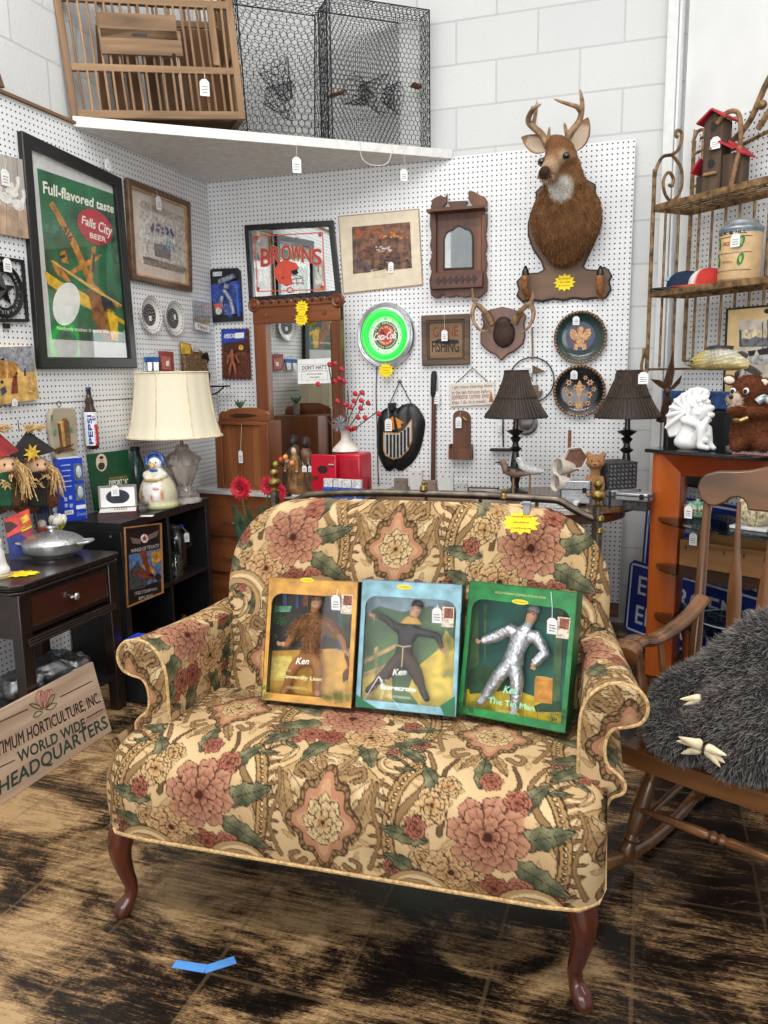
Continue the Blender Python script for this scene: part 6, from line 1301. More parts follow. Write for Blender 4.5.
inner(t,f,'blue_print',[(211,285),(240,280),(242,312),(230,318),(212,300)],-.012,-.008,PR((36,66,150),.5,40));inner(t,f,'logo',[(213,272),(222,271.5),(222,276),(213,276.5)],-.012,-.008,PR((200,204,210),.3,90));m=MB()
for a,b,r_ in(((219,282),(234,276),.016),((224,290),(232,302),.014),((222,296),(220,310),.012),((230,300),(234,314),.012),((226,288),(227,284),.018)):p,q_=f.q(*a,.03),f.q(*b,.03);m.tube([(p[0],-.026,p[1]),(q_[0],-.030,q_[1])],r_,10)
m.build('figure',M('toy_steel',(150,160,176),.4,.3,var=.4,scale=60),t);inner(t,f,'red_patch',[(215,304),(222,303.5),(222,309),(215,309.5)],-.045,-.038,PR((196,60,50)));MB().prism(circ(*f.q(218.5,311,.045),.020),-.046,-.038).build('round_seal',PR((210,206,196),.2),t);MB().prism(f.poly([(213,283),(236,281),(238,314),(213,316)],.045),-.048,-.047).build('blister',clear,t)
inner(t,f,'blue_rod',[(237,285),(239,285),(241,317),(239,317)],-.03,-.012,PR((60,96,190),.3))
t,f=packet('brown and blue blister pack of a wrestler figure, lower of two by the corner',BACK,[(222,329),(249,328.5),(251.5,379),(223,379)],(PR((92,44,26),.6,60),),.03)
inner(t,f,'blue_header',[(221.5,329.5),(246,329),(246,340),(222,344)],-.014,-.008,PR((30,62,160),.3));ptext('AMERICAN',[(224,334),(235,333.5),(235,338),(224,338.5)],.0155,white,t,f,bold=.0005);inner(t,f,'white_strip',[(235,333),(244,332.5),(244,338),(235,338.5)],-.0155,-.013,white)
inner(t,f,'dark_print',[(224,340),(248,338),(250,352),(224,352)],-.0125,-.009,PR((70,30,18),.5,80));MB().prism(circ(*f.q(241,347.5,.0145),.016),-.0158,-.012).build('gold_seal',PR((226,176,60),.2),t)
blob('figure',[('c',Vector((f.q(232,355,.03)[0],-.03,f.q(232,355,.03)[1])),Vector((f.q(232.5,362,.03)[0],-.03,f.q(232.5,362,.03)[1])),.016,.013),('e',Vector((f.q(232,351,.03)[0],-.03,f.q(232,351,.03)[1])),(.011,.011,.013)),('c',Vector((f.q(229,356,.03)[0],-.03,f.q(229,356,.03)[1])),Vector((f.q(227.5,364,.03)[0],-.03,f.q(227.5,364,.03)[1])),.009,.007),('c',Vector((f.q(236,356,.03)[0],-.03,f.q(236,356,.03)[1])),Vector((f.q(239,363,.03)[0],-.03,f.q(239,363,.03)[1])),.009,.007),('c',Vector((f.q(231,364,.03)[0],-.03,f.q(231,364,.03)[1])),Vector((f.q(229.5,374,.03)[0],-.03,f.q(229.5,374,.03)[1])),.010,.008),('c',Vector((f.q(234,364,.03)[0],-.03,f.q(234,364,.03)[1])),Vector((f.q(236,374,.03)[0],-.03,f.q(236,374,.03)[1])),.010,.008)],M('toy_flesh',(160,92,60),.5,var=.3),t,.008)
MB().prism(f.poly([(224,354),(246,352),(250,364),(247,376),(226,377),(223,366)],.048),-.05,-.049).build('blister',clear,t)
# deer shoulder mount on its shaped plaque
t,f=hang('deer_mount','mounted deer head with antlers on a shaped brown plaque','deer mount',BACK,565,245)
PQ=[(546,183),(556,178),(578,176),(587,180),(596,185),(596,200),(601.7,208.6),(602,220),(599,234),(592,250),(584,267),(587,269.5),(597,270),(604.5,266.6),(609,270),(612.7,276),(610,281.6),(612,290),(606,299),(596,299),(584.5,300.5),(574,299),(564,301.4),(554,300),(543,302.4),(531,301),(523,303),(516.5,296),(519,290),(516.5,282),(524,274),(538.6,272.8),(544,270),(541,261.6),(533,250),(528,236),(528,224),(531.5,211.5),(536,200),(536,192)]
pl0=f.poly(PQ);MB().prism(pl0,-.022,0).build('plaque_edge',M('plaque_black_edge',(30,26,24),.5),t,bevel=.005);MB().prism(inset(pl0,.008),-.026,-.012).build('plaque',WOOD('plaque_brown',(88,62,42),(124,92,66),.5,axis=0,scale=6,stretch=.3),t,bevel=.004)
def d3(px,py,o):u,z=f.q(px,py,o);return Vector((u,-o,z))
els=[('e',d3(566,224,.09),(.158,.11,.165)),('e',d3(566,212,.12),(.15,.13,.15)),('e',d3(566,246,.06),(.095,.065,.075)),('e',d3(564,257,.05),(.06,.05,.045)),('c',d3(567,205,.15),d3(563,172,.28),.115,.085),('c',d3(563,176,.27),d3(561,158,.31),.082,.072),('e',d3(560,152,.33),(.064,.085,.062)),('c',d3(557,158,.37),d3(547.5,171,.475),.050,.034),('e',d3(545,172.5,.505),(.032,.032,.028)),('c',d3(557,173,.35),d3(546,179.5,.45),.036,.022),('e',d3(555,143,.31),(.05,.05,.035)),('e',d3(570,158,.355),(.026,.02,.02)),('e',d3(542,162,.36),(.022,.02,.02))]
KT,KN,KE1,KE2,KM=d3(559.5,188.5,.33),d3(543.5,171.5,.535),d3(566.5,155.5,.425),d3(541.5,161,.425),d3(546,179,.47)
def deerc(p):
 p=Vector(p);n=.5+.5*mnoise.noise(p*26);b=(118+50*n,80+40*n,48+28*n)
 def mixc(c,k):return tuple(b[i]*(1-k)+c[i]*k for i in range(3))
 k=max(0,1-(p-KT).length/.080);b=mixc((246,240,228),min(1,k*3))
 for e in(KE1,KE2):
  k=max(0,1-(p-e).length/.050);b=mixc((206,178,146),min(1,k*1.6))
 k=max(0,1-(p-d3(549,170,.45)).length/.075);b=mixc((206,178,150),min(.85,k*1.8))
 k=max(0,1-(p-KM).length/.034);b=mixc((214,198,180),min(1,k*2.4))
 if p.z>d3(556,149,.4).z and p.y<-.25:b=mixc((120,78,44),.55)
 if(p-KN).length<.032:b=(66,42,30)
 return b
body=blob('head_and_shoulders',els,VC('deer_coat',.85,.5,160,.3),t,.014,paint=deerc,disp=lambda p:.004*mnoise.noise(Vector(p)*34))
def hairkeep(p):return p.y>-.30 or p.z<d3(560,182,.3).z
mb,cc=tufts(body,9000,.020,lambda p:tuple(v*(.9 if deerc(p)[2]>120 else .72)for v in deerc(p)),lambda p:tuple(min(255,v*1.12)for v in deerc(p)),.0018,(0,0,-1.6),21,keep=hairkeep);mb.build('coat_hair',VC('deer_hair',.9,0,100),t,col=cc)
mb,cc=tufts(body,5000,.007,lambda p:tuple(v*.85 for v in deerc(p)),lambda p:tuple(min(255,v*1.08)for v in deerc(p)),.0010,(.3,.6,-.6),22,keep=lambda p:not hairkeep(p)and(p-KN).length>.04);mb.build('face_hair',VC('deer_hair',.9,0,100),t,col=cc)
eye=M('glass_eye',(14,10,8),.06,var=.05,coat=.6)
for e,r in((KE1,.0155),(KE2,.0145)):MB().ell(e+Vector((0,.004,0)),(r*1.25,r,r),16,10).build('eye',eye,t)
for a in((541,172,.51),(546.5,172.5,.508)):MB().ell(d3(*a),(.007,.006,.006),10,6).build('nostril',ink,t)
m=MB();m.tube(catmull([tuple(d3(*p))for p in((537.5,178,.50),(543,178.2,.515),(548,177.8,.505),(552.5,176.5,.47))],5),.0025,5);m.build('mouth_line',ink,t)
def ear(base,tip,w,face,nm='ear'):
 b,e=Vector(base),Vector(tip);d=(e-b);L_=d.length;d.normalize();n=Vector(face).normalized();s=d.cross(n).normalized();n=s.cross(d).normalized();vs=[];fs=[];N,K=12,9
 for i in range(N+1):
  tt=i/N;hw=w*(sin(pi*min(1,tt*.93+.07))**.75)*(1.1-.35*tt)
  for k in range(K):
   a=(k/(K-1)-.5)*2;vs.append(b+d*(L_*tt)+s*(hw*sin(a*1.35)/sin(1.35))-n*(hw*.55*(cos(a*1.35)))+n*.01)
 for i in range(N):
  for k in range(K-1):fs.append((i*K+k,i*K+k+1,(i+1)*K+k+1,(i+1)*K+k))
 o=len(vs)
 vs2=[v-n*.006 for v in vs];fs2=[tuple(i+o for i in q[::-1])for q in fs]
 m=MB();m.add(vs+vs2,fs+fs2+[(i*K,(i+1)*K,o+(i+1)*K,o+i*K)for i in range(N)]+[(i*K+K-1,o+i*K+K-1,o+(i+1)*K+K-1,(i+1)*K+K-1)for i in range(N)])
 cols=[]
 for j in range(2):
  for i in range(N+1):
   for k in range(K):
    a=abs(k/(K-1)-.5)*2;tt=i/N
    c=(118,80,50)if j else((212,190,168)if a<.55 and tt<.8 else(170,128,92)if a<.85 else(72,50,36));cols.append(lin((72,50,36)if tt>.94 else c))
 return m.build(nm,VC('deer_ear',.85,.3,200),t,col=np.array(cols),ang=80)
ear(d3(547,149,.30),d3(521.5,137.5,.30),.044,(.15,-1,-.15));ear(d3(573,151,.28),d3(588.5,118,.26),.050,(-.25,-1,-.1))
def beam(pts,r0,r1,parent,nm):P_=catmull([tuple(d3(*p))for p in pts],6);return MB().tube(P_,np.interp(np.linspace(0,1,len(P_)),[0,.5,.85,1],[r0,(r0+r1)*.55,r1*1.3,r1*.4]),10).build(nm,ant,parent)
an=beam([(547,145,.32),(545,140,.33),(540,133,.34),(530,124,.36),(528.4,119,.38),(531.5,111.5,.41),(536,107,.43),(541,104,.44)],.019,.008,t,'antler');beam([(533,126,.35),(535,116,.36),(537,102,.36)],.011,.006,an,'tine');beam([(546.5,142,.33),(548.5,137,.35),(549.4,127,.37)],.012,.005,an,'tine');beam([(531,112,.41),(532.5,106,.41)],.007,.004,an,'tine')
an=beam([(565,143,.31),(567,139,.32),(571.6,131.5,.33),(579,121.5,.34),(581.6,111.5,.36),(582,101.5,.38),(580,89.5,.40)],.020,.008,t,'antler');beam([(581.3,112.5,.36),(577,107,.38),(571.6,105,.41),(562,102,.44),(554,99,.46)],.013,.005,an,'tine');beam([(567.5,137,.32),(566,131,.34),(564.4,122.5,.36)],.012,.005,an,'tine')
for px in(525.5,600.5):
 h=MB().tube(catmull([tuple(d3(px+1.5,295,.03)),tuple(d3(px-.5,290,.07)),tuple(d3(px-1,281,.09)),tuple(d3(px,275,.09))],5),.019,12).build('foot_hook',M('foot_hide',(150,96,56),.8,var=.35,scale=60,bump=.4),t);MB().tube([tuple(d3(px,275.5,.09)),tuple(d3(px,271,.09)),tuple(d3(px,266,.085))],(.020,.018,.006),12).build('hoof',M('black_hoof',(22,20,20),.3),h)
 MB().tube(catmull([tuple(d3(px-3,295,.03)),tuple(d3(px+1,298,.035)),tuple(d3(px+5,294,.03))],4),.008,6).build('hide_ruff',M('foot_hide',(150,96,56)),h)
burst_sticker('yellow starburst price card in the middle of the deer plaque',BACK.w(564.5,282.5,.03),0,.058,3,.8)
# dresser with the carved mirror, rear left
DR=FR((.315,-.055,0),-radians(8));DZ=.76
ches=WOOD('chestnut_brown',(92,48,24),(150,88,48),.42,axis=2,scale=9,coat=.15);chesh=WOOD('chestnut_brown_across',(92,48,24),(150,88,48),.42,axis=0,scale=9,coat=.15)
ds=thing('dresser','brown wooden dresser with a pale stone top under the carved mirror','dresser',DR.o,DR.rz)
U0,U1,D0,D1=-.14,.86,-.44,-.01
MB().box(((U0+U1)/2,(D0+D1)/2,DZ-.012),(U1-U0+.03,D1-D0+.03,.024)).build('stone_top',M('pale_marble',(206,202,196),.3,var=.12,scale=7),ds,bevel=.004)
MB().box(((U0+U1)/2,(D0+D1)/2,(DZ-.024+.05)/2),(U1-U0,D1-D0,DZ-.024-.05)).build('carcass',ches,ds,bevel=.003)
for k in range(3):
 z=.17+k*.21;d=MB().box(((U0+U1)/2,D0-.008,z),(U1-U0-.06,.018,.185)).build('drawer',chesh,ds,bevel=.004)
 for u in(U0+.22,U1-.22):MB().tube(catmull([(u-.04,D0-.016,z),(u-.03,D0-.036,z-.01),(u+.03,D0-.036,z-.01),(u+.04,D0-.016,z)],4),.004,6).build('pull',brass,d)
for u in(U0+.04,U1-.04):
 for y in(D0+.04,D1-.04):MB().box((u,y,.025),(.05,.05,.05)).build('foot',ches,ds)
mf=thing('dresser_mirror','tall mirror in a carved brown wooden frame standing on the dresser','mirror',DR.o+np.array([0,0,DZ]),DR.rz);g=FR(DR.o+np.array([0,0,DZ]),DR.rz)
def gq(px,py,o=.04):return g.q(px,py,o)
zt=gq(300,322)[1];zr=gq(300,303.5)[1];ul,ul2,ur2,ur=gq(254,340)[0],gq(266,340)[0],gq(331.5,340)[0],gq(341,340)[0]
MB().box(((ul+ul2)/2,-.02,zr/2),(ul2-ul,.04,zr)).build('post',ches,mf,bevel=.003);MB().box(((ur+ur2)/2,-.02,zr/2),(ur-ur2,.04,zr)).build('post',ches,mf,bevel=.003)
MB().box(((ul+ur)/2,-.022,(zt+zr)/2),(ur-ul,.044,zr-zt)).build('top_rail',chesh,mf,bevel=.003);MB().box(((ul+ur)/2,-.026,zr-.004),(ur-ul+.02,.052,.012)).build('rail_cap',chesh,mf,bevel=.003);MB().box(((ul2+ur2)/2,-.02,.03),(ur2-ul2,.04,.06)).build('bottom_rail',chesh,mf,bevel=.003)
m=MB();n=9
pr_=[(ul+.03,zr)]
for k in range(n):u0=ul+.04+k*(ur-ul-.08)/n;w=(ur-ul-.08)/n;pr_+=[(u0+w/2+w/2*cos(a),zr+.012+.022*sin(a))for a in np.linspace(pi,0,7)]
pr_+=[(ur-.03,zr)];m.prism(pr_,-.036,-.008).build('scalloped_crest',chesh,mf,bevel=.002)
m=MB()
for k in range(n):u0=ul+.04+(k+.5)*(ur-ul-.08)/n;m.prism(circ(u0,zr+.014,.0085,n=12),-.0372,-.03)
m.build('crest_holes',M('hole_dark',(44,24,14),.8),mf)
for u in(ul+.012,ur-.012):
 r_=MB().lathe([(.040,0),(.040,.012),(.032,.020),(.020,.014),(.012,.024),(0,.026)],28,(u,-.036,zr+.004),rotm(pi/2,0,0)).build('rosette',ches,mf)
for u in(ul+.10,ur-.10):MB().lathe([(.014,0),(.012,.008),(0,.010)],16,(u,-.044,(zt+zr)/2-.004),rotm(pi/2,0,0)).build('boss',ches,mf)
MB().prism(rect(ul2-.004,.05,ur2+.004,zt+.004),-.012,-.008).build('mirror',mirror,mf)
for s,px in((1,331.5),(-1,266)):MB().box((gq(px,380)[0]+s*.002,-.026,zt/2),(.008,.02,zt-.02)).build('inner_bead',M('bead_dark',(64,34,20),.4),mf)
burst_sticker('yellow starburst price card at the top of the carved mirror, upper of two',g.w(302,307.5,.06),DR.rz,.046,3,.9);burst_sticker('yellow starburst price card at the top of the carved mirror, lower of two',g.w(301.5,319,.062),DR.rz,.046,3,.9)
tc_,fc=hang('notice_card','white printed notice card stuck on the carved mirror','notice',g,315,370.5,.014);q=fc.poly([(298,359.5),(332,358),(332,383),(298,384)]);MB().prism(q,-.002,0).build('card',white,tc_)
q2=fc.poly([(299.5,364.5),(329,364),(329,370),(299.5,371)],.002);MB().ring(inset(q2,-.0012),q2,-.0026,-.0018).build('rule_box',ink,tc_);q3=fc.poly([(302,371.5),(327.5,371),(327.5,379.5),(302,380)],.002);MB().ring(inset(q3,-.0012),q3,-.0026,-.0018).build('rule_box',ink,tc_)
ptext("DON'T HAT'S",[(302,365.8),(326.5,365),(326.5,369),(302,369.8)],.0024,ink,tc_,fc,bold=.0006);m=MB()
for k in range(2):u,z=fc.q(314.5,374+k*3.2,.0024);m.add(*_scrib(.10-.03*k,.008,z,-.0026,k+3));
m.v=[(a+fc.q(314.5,374,.0024)[0],b,c)for a,b,c in m.v];m.build('small_print',ink,tc_)
cp=thing('wooden_cupboard','small brown plank cupboard with a scalloped crest on the dresser','cupboard',DR.o+np.array([0,0,DZ]),DR.rz);OC=.36
def cq(px,py):return g.q(px,py,OC)
a,b=cq(217,421),cq(270,492);cw_=b[0]-a[0];cx=(a[0]+b[0])/2;chh=a[1]
MB().box((cx,-OC+.075,chh/2),(cw_-.01,.14,chh)).build('carcass',ches,cp,bevel=.002)
for px0,px1 in((217,223.5),(262,270)):u0,u1=cq(px0,450)[0],cq(px1,450)[0];MB().box(((u0+u1)/2,-OC-.004,chh/2),(u1-u0,.022,chh)).build('stile',ches,cp,bevel=.003)
m=MB()
for k in range(4):u0=cq(223.5,450)[0];u1=cq(262,450)[0];w=(u1-u0)/4;m.box((u0+w*(k+.5),-OC+.004,chh/2),(w-.003,.014,chh-.02))
m.build('plank_door',WOOD('cupboard_planks',(104,58,30),(156,96,54),.45,axis=2,scale=11),cp,bevel=.001)
MB().box((cx,-OC-.002,chh-.010),(cw_+.01,.03,.020)).build('cornice',chesh,cp,bevel=.004);MB().box((cx,-OC-.002,.012),(cw_,.026,.024)).build('base_rail',chesh,cp,bevel=.003)
MB().prism([cq(*p)for p in((219,421),(219.5,414),(222,411),(226,411.5),(230,409),(236,408),(248,407.5),(256,408),(262,410.5),(266,411),(269,414),(269.5,421))],-OC-.006,-OC+.014).build('scalloped_crest',chesh,cp,bevel=.003)
MB().prism([cq(*p)for p in((230,415.5),(236,413.5),(248,413.5),(258,415),(250,417),(238,417.5))],-OC-.012,-OC-.004).build('carved_crest',M('carving_dark',(52,28,18),.5),cp,bevel=.002)
price_tag('the front of the scalloped wooden cupboard',g.w(241.5,424,OC+.02),g.w(241,463,OC+.02),.07,.028,DR.rz)
sp=g.w(240,408,OC-.05);pot=thing('potted_succulent','tiny green succulent in a pot on top of the wooden cupboard','plant',(sp[0],sp[1],DZ+chh));zb=sp[2]-(DZ+chh);MB().lathe([(.014,0),(.02,.005),(.022,max(.03,zb)),(.018,max(.03,zb)),(0,max(.028,zb)-.004)],16).build('pot',M('grey_pot',(140,132,118),.7),pot)
m=MB()
for k in range(14):a=k*2.4;l=.055-.002*k;m.tube([(0,0,zb),(l*.45*cos(a),l*.45*sin(a),zb+l*.5),(l*.7*cos(a),l*.7*sin(a),zb+l)],(.005,.005,.001),5)
m.build('leaves',M('succulent_green',(76,110,70),.5,var=.3),pot)
def figurine(label,px,by,ty,o,robe,head,extra=None,lean=0):
 b=g.w(px,by,o);b[2]=DZ;h=g.w(px,ty,o)[2]-DZ;t=thing('robed_figurine',label,'figurine',b,DR.rz,'robed figurines on the dresser')
 els=[('c',(0,0,.02),(lean,0,h*.45),h*.20,h*.16),('c',(lean,0,h*.4),(lean*1.2,0,h*.70),h*.155,h*.11),('e',(lean,-.0,h*.12),(h*.22,h*.19,h*.13)),('c',(lean-h*.1,-.01,h*.66),(lean-h*.16,-h*.15,h*.48),h*.055,h*.045),('c',(lean+h*.1,-.01,h*.66),(lean+h*.12,-h*.16,h*.50),h*.055,h*.045)]
 blob('robe',els,M('robe_%d'%robe[0],robe,.6,.25,var=.5,scale=24,bump=.6),t,h*.045,disp=lambda p:.007*mnoise.noise(Vector((p[0]*40,p[1]*40,p[2]*9))))
 blob('head',[('e',(lean*1.2,-.004,h*.86),(h*.065,h*.072,h*.09)),('c',(lean*1.2,0,h*.7),(lean*1.2,0,h*.8),h*.04,h*.04),('e',(lean*1.2,-h*.075,h*.85),(h*.016,h*.02,h*.02))],M('fig_head_%d'%head[0],head,.5,var=.2),t,h*.03)
 MB().lathe([(h*.075,0),(h*.088,h*.06),(h*.07,h*.13),(h*.03,h*.165),(0,h*.17)],16,(lean*1.2,.006,h*.82)).build('head_cloth',M('headcloth_%d'%robe[0],tuple(v*.6 for v in robe),.7,var=.4),t)
 for s in(-1,1):MB().ell((lean+s*h*.14,-h*.17,h*.47),(h*.03,h*.03,h*.022),8,6).build('hand',M('fig_head_%d'%head[0],head),t)
 return t,h
figurine('robed figurine in a gold and brown robe with a pale face, front of the group',296,490,444,.40,(136,98,58),(206,176,150))
figurine('tall dark robed figurine with a black head behind the golden one',295,488,434,.30,(58,46,40),(44,34,32));figurine('dark robed figurine with a brown cape, right of the group',307,488,436,.26,(110,80,58),(40,34,32))
for px,py,c,lb in((275.5,464,(150,160,60),'green'),(281,459.5,(204,70,40),'red'),(285.5,457,(222,150,70),'amber'),(287,461.5,(150,110,90),'brown'),(292,463,(224,140,100),'peach')):
 p=g.w(px,py,.50);tag(MB().ell((0,0,0),.0145,14,10).tube([(0,0,.012),(.003,0,.02)],.0015,5).build('toy_fruit',M('fruit_%s'%lb,c,.35,var=.2),loc=p),'small %s ornamental fruit held in front of the robed figurines'%lb,'ornament','ornamental fruits by the figurines')
pb_=g.w(286,492,.50);tw_=thing('fruit_stand','thin dark wire stand holding the small ornamental fruits','stand',(pb_[0],pb_[1],DZ),DR.rz);fs_=FR((pb_[0],pb_[1],DZ),DR.rz);m=MB()
for px,py in((275.5,464),(281,459.5),(285.5,457),(287,461.5),(292,463)):v=g.w(px,py,.495)-fs_.o;m.tube([(0,0,0),(float(fs_.X@v)*.6,float(fs_.Y@v)+.01,float(v[2])*.6),(float(fs_.X@v),float(fs_.Y@v)+.004,float(v[2])-.012)],.0016,5)
m.build('stems',blkmetal,tw_);MB().lathe([(.03,0),(.03,.006),(0,.008)],16).build('foot',blkmetal,tw_)
price_tag('the golden robed figurine',g.w(302,462,.46),g.w(304.5,472,.47),.034,.028,DR.rz);price_tag('the right dark figurine',g.w(308,462,.36),g.w(310,472,.37),.034,.02,DR.rz)
redm=M('red_enamel',(198,20,48),.3,var=.05,coat=.4);redd=M('red_enamel_shade_panel',(176,26,44),.45,var=.15)
OB=.42;a,b=g.q(334,453,OB),g.q(360.5,490,OB);b=(b[0],0);rb=thing('red_metal_box','bright red metal box with an open door on the dresser','box',g.o+g.X*((a[0]+b[0])/2)-g.Y*OB,DR.rz);hw=(b[0]-a[0])/2;hz=a[1]
MB().box((0,.07,hz/2),(2*hw,.14,hz)).build('body',redm,rb,bevel=.012);MB().box((.01,-.002,hz*.62),(2*hw-.04,.006,hz*.52)).build('front_panel',redd,rb,bevel=.004)
dv=FR(rb.location[:],DR.rz);d0,d1=dv.q(311,453,.05),dv.q(336,453,.05);hx=(d0[0]+d1[0])/2;dl=d1[0]-d0[0];ddr=MB().box((hx,-.05,hz/2-.004),(dl,.012,hz)).build('door',redm,rb,bevel=.008);c=dv.q(322.5,469.5,.058);MB().prism(circ(c[0],c[1],.030,.021),-.0575,-.0555).build('round_hole',M('hole_shadow',(44,22,22),.8),ddr);c=dv.q(334,465,.06);MB().tube([(c[0],-.06,c[1]),(c[0]-.03,-.062,c[1])],.006,8).build('latch',silver,ddr);c=dv.q(314,477,.06);MB().box((c[0]+.005,-.06,c[1]),(.035,.012,.012)).build('lower_latch',brass,ddr)
vz=DZ+hz;vp=g.w(346,453,OB-.07);vs_=thing('vase','white ceramic vase of red berry branches standing on the red box','vase',(vp[0],vp[1],vz));MB().lathe([(.048,0),(.074,.006),(.070,.020),(.045,.045),(.028,.062),(.024,.075),(.026,.105),(.032,.118),(.028,.118),(.020,.10),(.02,.075),(0,.07)],32).build('vase',M('ivory_ceramic',(226,216,206),.3,var=.08,coat=.3),vs_,ang=60)
bf=FR((vp[0],vp[1],vz),0);tw2=M('berry_twig',(84,58,44),.8,var=.3);berry=M('red_berry',(176,28,44),.45,var=.3,scale=80)
for tip,mids in(((330,365),((338,415),(334,392))),((341,370),((343,420),(343,395))),((361,393),((350,418),(356,404))),((365,402),((352,424),(360,412))),((378,412),((354,430),(364,422))),((325,411),((338,430),(330,422))),((349,390),((347,420),(349,404)))):
 pts=[(0,0,.10)]+[(bf.q(*p)[0],-.01,bf.q(*p)[1])for p in mids]+[(bf.q(*tip)[0],-.02,bf.q(*tip)[1])];MB().tube(catmull(pts,4),.0032,6).build('twig',tw2,vs_)
for px,py in((329.5,364.5),(335,363.5),(341.5,369),(339,378.5),(343.5,381),(334.5,381),(318,384),(337,401),(345,404.5),(350,407),(355,393.5),(362,392.5),(361,400.5),(360.5,408),(365,417.5),(357.5,417),(378.5,413.5),(354,401),(368,403)):
 u,z=bf.q(px,py,.02);bb=MB().ell((u,-.02,z),(.0135,.012,.0135),10,8);bb.ell((u+.008,-.022,z-.006),(.009,.009,.009),8,6);bb.build('berry',berry,vs_)
c=bf.q(340.5,424,.05);m=MB();rr=random.Random(3)
for k in range(90):d=Vector((rr.gauss(0,1),rr.gauss(0,1),rr.gauss(0,1))).normalized();m.tube([(c[0],-.05,c[1]),(c[0]+d.x*.046,-.05+d.y*.046,c[1]+d.z*.046)],(.0022,.0008),4)
m.build('silver_thistle',M('thistle_silver',(176,178,184),.4,.5,var=.2),vs_);c=bf.q(352,429,.04);m=MB()
for k in range(40):d=Vector((rr.gauss(0,1),rr.gauss(0,1),abs(rr.gauss(0,1)))).normalized();m.tube([(c[0],-.04,c[1]-.01),(c[0]+d.x*.034,-.04+d.y*.03,c[1]+d.z*.018)],(.005,.002),5)
m.build('red_bloom',M('red_felt',(182,38,34),.8,var=.3),vs_)
a,b=g.q(325,478,.50),g.q(363,500,.50);tb_=thing('tile_stack','row of small white cards above blue patterned tiles before the red box','tiles',(g.o+g.X*((a[0]+b[0])/2)-g.Y*.50)*np.array([1,1,0])+np.array([0,0,DZ]),DR.rz);w=b[0]-a[0];h=a[1]
for k in range(4):MB().box((-w/2+w*(k+.5)/4,-.01+.004*(k%2),h*.80),(w/4-.006,.02,h*.40)).build('card',M('card_white',(220,220,218),.5,var=.25,scale=90),tb_,bevel=.001)
MB().box((0,0,h*.29),(w,.05,h*.58)).build('tile_box',M('tile_blue',(52,92,176),.35,var=.6,scale=60),tb_,bevel=.002)
for k in range(3):MB().box((-w*.36+w*.36*k,-.027,h*.30),(.022,.004,.022),rotm(0,pi/4,0)).build('tile_motif',M('motif_cream',(226,206,160),.5),tb_)
p=g.w(364,480,.33);tag(blob('carved_block',[('c',(0,0,.03),(0,0,.14),.03,.026),('e',(0,0,.16),(.024,.024,.026))],M('carved_dark',(78,54,38),.6,var=.3),None,.014,loc=(p[0],p[1],DZ-.008)),'small dark carved wooden figure to the right of the red box','carving')
fp=fy(252,520,-1.30);fv=thing('flower_vase','tall vase of red gerbera flowers standing behind the loveseat','flowers',(fp[0],fp[1],0));ff=FR((fp[0],fp[1],0),0);MB().lathe([(.07,0),(.09,.02),(.10,.18),(.06,.36),(.05,.42),(.06,.44),(.045,.44),(.04,.40),(0,.38)],28).build('vase',M('brown_stoneware',(92,64,48),.35,var=.2),fv)
for px,py,r in((241,488,.062),(269,486,.052),(278,492,.048)):
 u,z=ff.q(px,py);MB().tube(catmull([(0,0,.42),(u*.4,0,.42+(z-.42)*.5),(u,0,z-.01)],5),.004,6).build('stem',M('stem_green',(60,92,44),.6),fv);m=MB();rr=random.Random(px)
 for lay in range(3):
  for k in range(18):
   a=2*pi*k/18+lay*.17;l=r*(1-.2*lay);el=.25+.4*lay;q=Vector((cos(a)*cos(el),-sin(el)*.9,sin(a)*cos(el)));s=Vector((-sin(a),0,cos(a)))*l*.24;o=Vector((u,-.004*lay,z));m.add([o,o+q*l*.5-s,o+q*l+Vector((0,.01,0)),o+q*l*.5+s,o+q*l*.5+Vector((0,.004,0))],[(0,1,4),(1,2,4),(2,3,4),(3,0,4)])
 m.build('bloom',M('gerbera_red',(190,24,44),.6,var=.3,scale=50),fv);MB().ell((u,-.012,z),(.012,.012,.012),10,6).build('flower_eye',M('gerbera_eye',(90,20,30),.7),fv)
for k,(px,py)in enumerate(((236,503),(243,512),(252,505),(258,515),(264,503),(247,522),(237,520),(272,506))):
 u,z=ff.q(px,py);m=MB();sweep(m,catmull([(0,0,.42),(u*.5,-.01,.42+(z-.42)*.6),(u,-.03,z)],4),[(.008,.003)]*3+[(.02,.003),(.032,.003),(.04,.003),(.036,.003),(.022,.003),(.004,.002)],up=(0,1,0),n=8);m.build('leaf',M('flower_leaf',(44,66,44),.5,var=.4),fv)
# iron and brass bed end behind the loveseat
BY=-1.95;bl,br=fy(276,520,BY),fy(597,530,BY);be=thing('bed_headboard','old brass and iron bed end with ball finials standing behind the loveseat','bed headboard',((bl[0]+br[0])/2,BY,0));bx=(br[0]-bl[0])/2;steel=M('tarnished_tube',(104,94,82),.35,.8,var=.3)
for s,ty in((-1,fy(276,492,BY)[2]),(1,fy(597,506,BY)[2])):
 p=MB().tube([(s*bx,0,0),(s*bx,0,ty)],.016,14).build('post',steel,be);MB().lathe([(.014,0),(.016,.005),(.009,.009),(.009,.015),(.020,.026),(.022,.034),(.019,.043),(.009,.050),(.009,.055),(.015,.064),(.015,.072),(.009,.080),(0,.082)],20,(s*bx,0,ty)).build('finial',brass,p)
f2=FR((be.location[0],BY,0),0);rl=[f2.q(*p)for p in((278,507),(290,503.5),(303,497.5),(313,494.5),(360,493),(420,493.5),(480,495.5),(545,499),(560,501),(572,508),(583,514),(595,519))];MB().tube(catmull([(a,0,b)for a,b in rl],5),.0125,10).build('top_rail',steel,be);MB().tube([(-bx,0,.42),(bx,0,.42)],.010,8).build('cross_rail',steel,be)
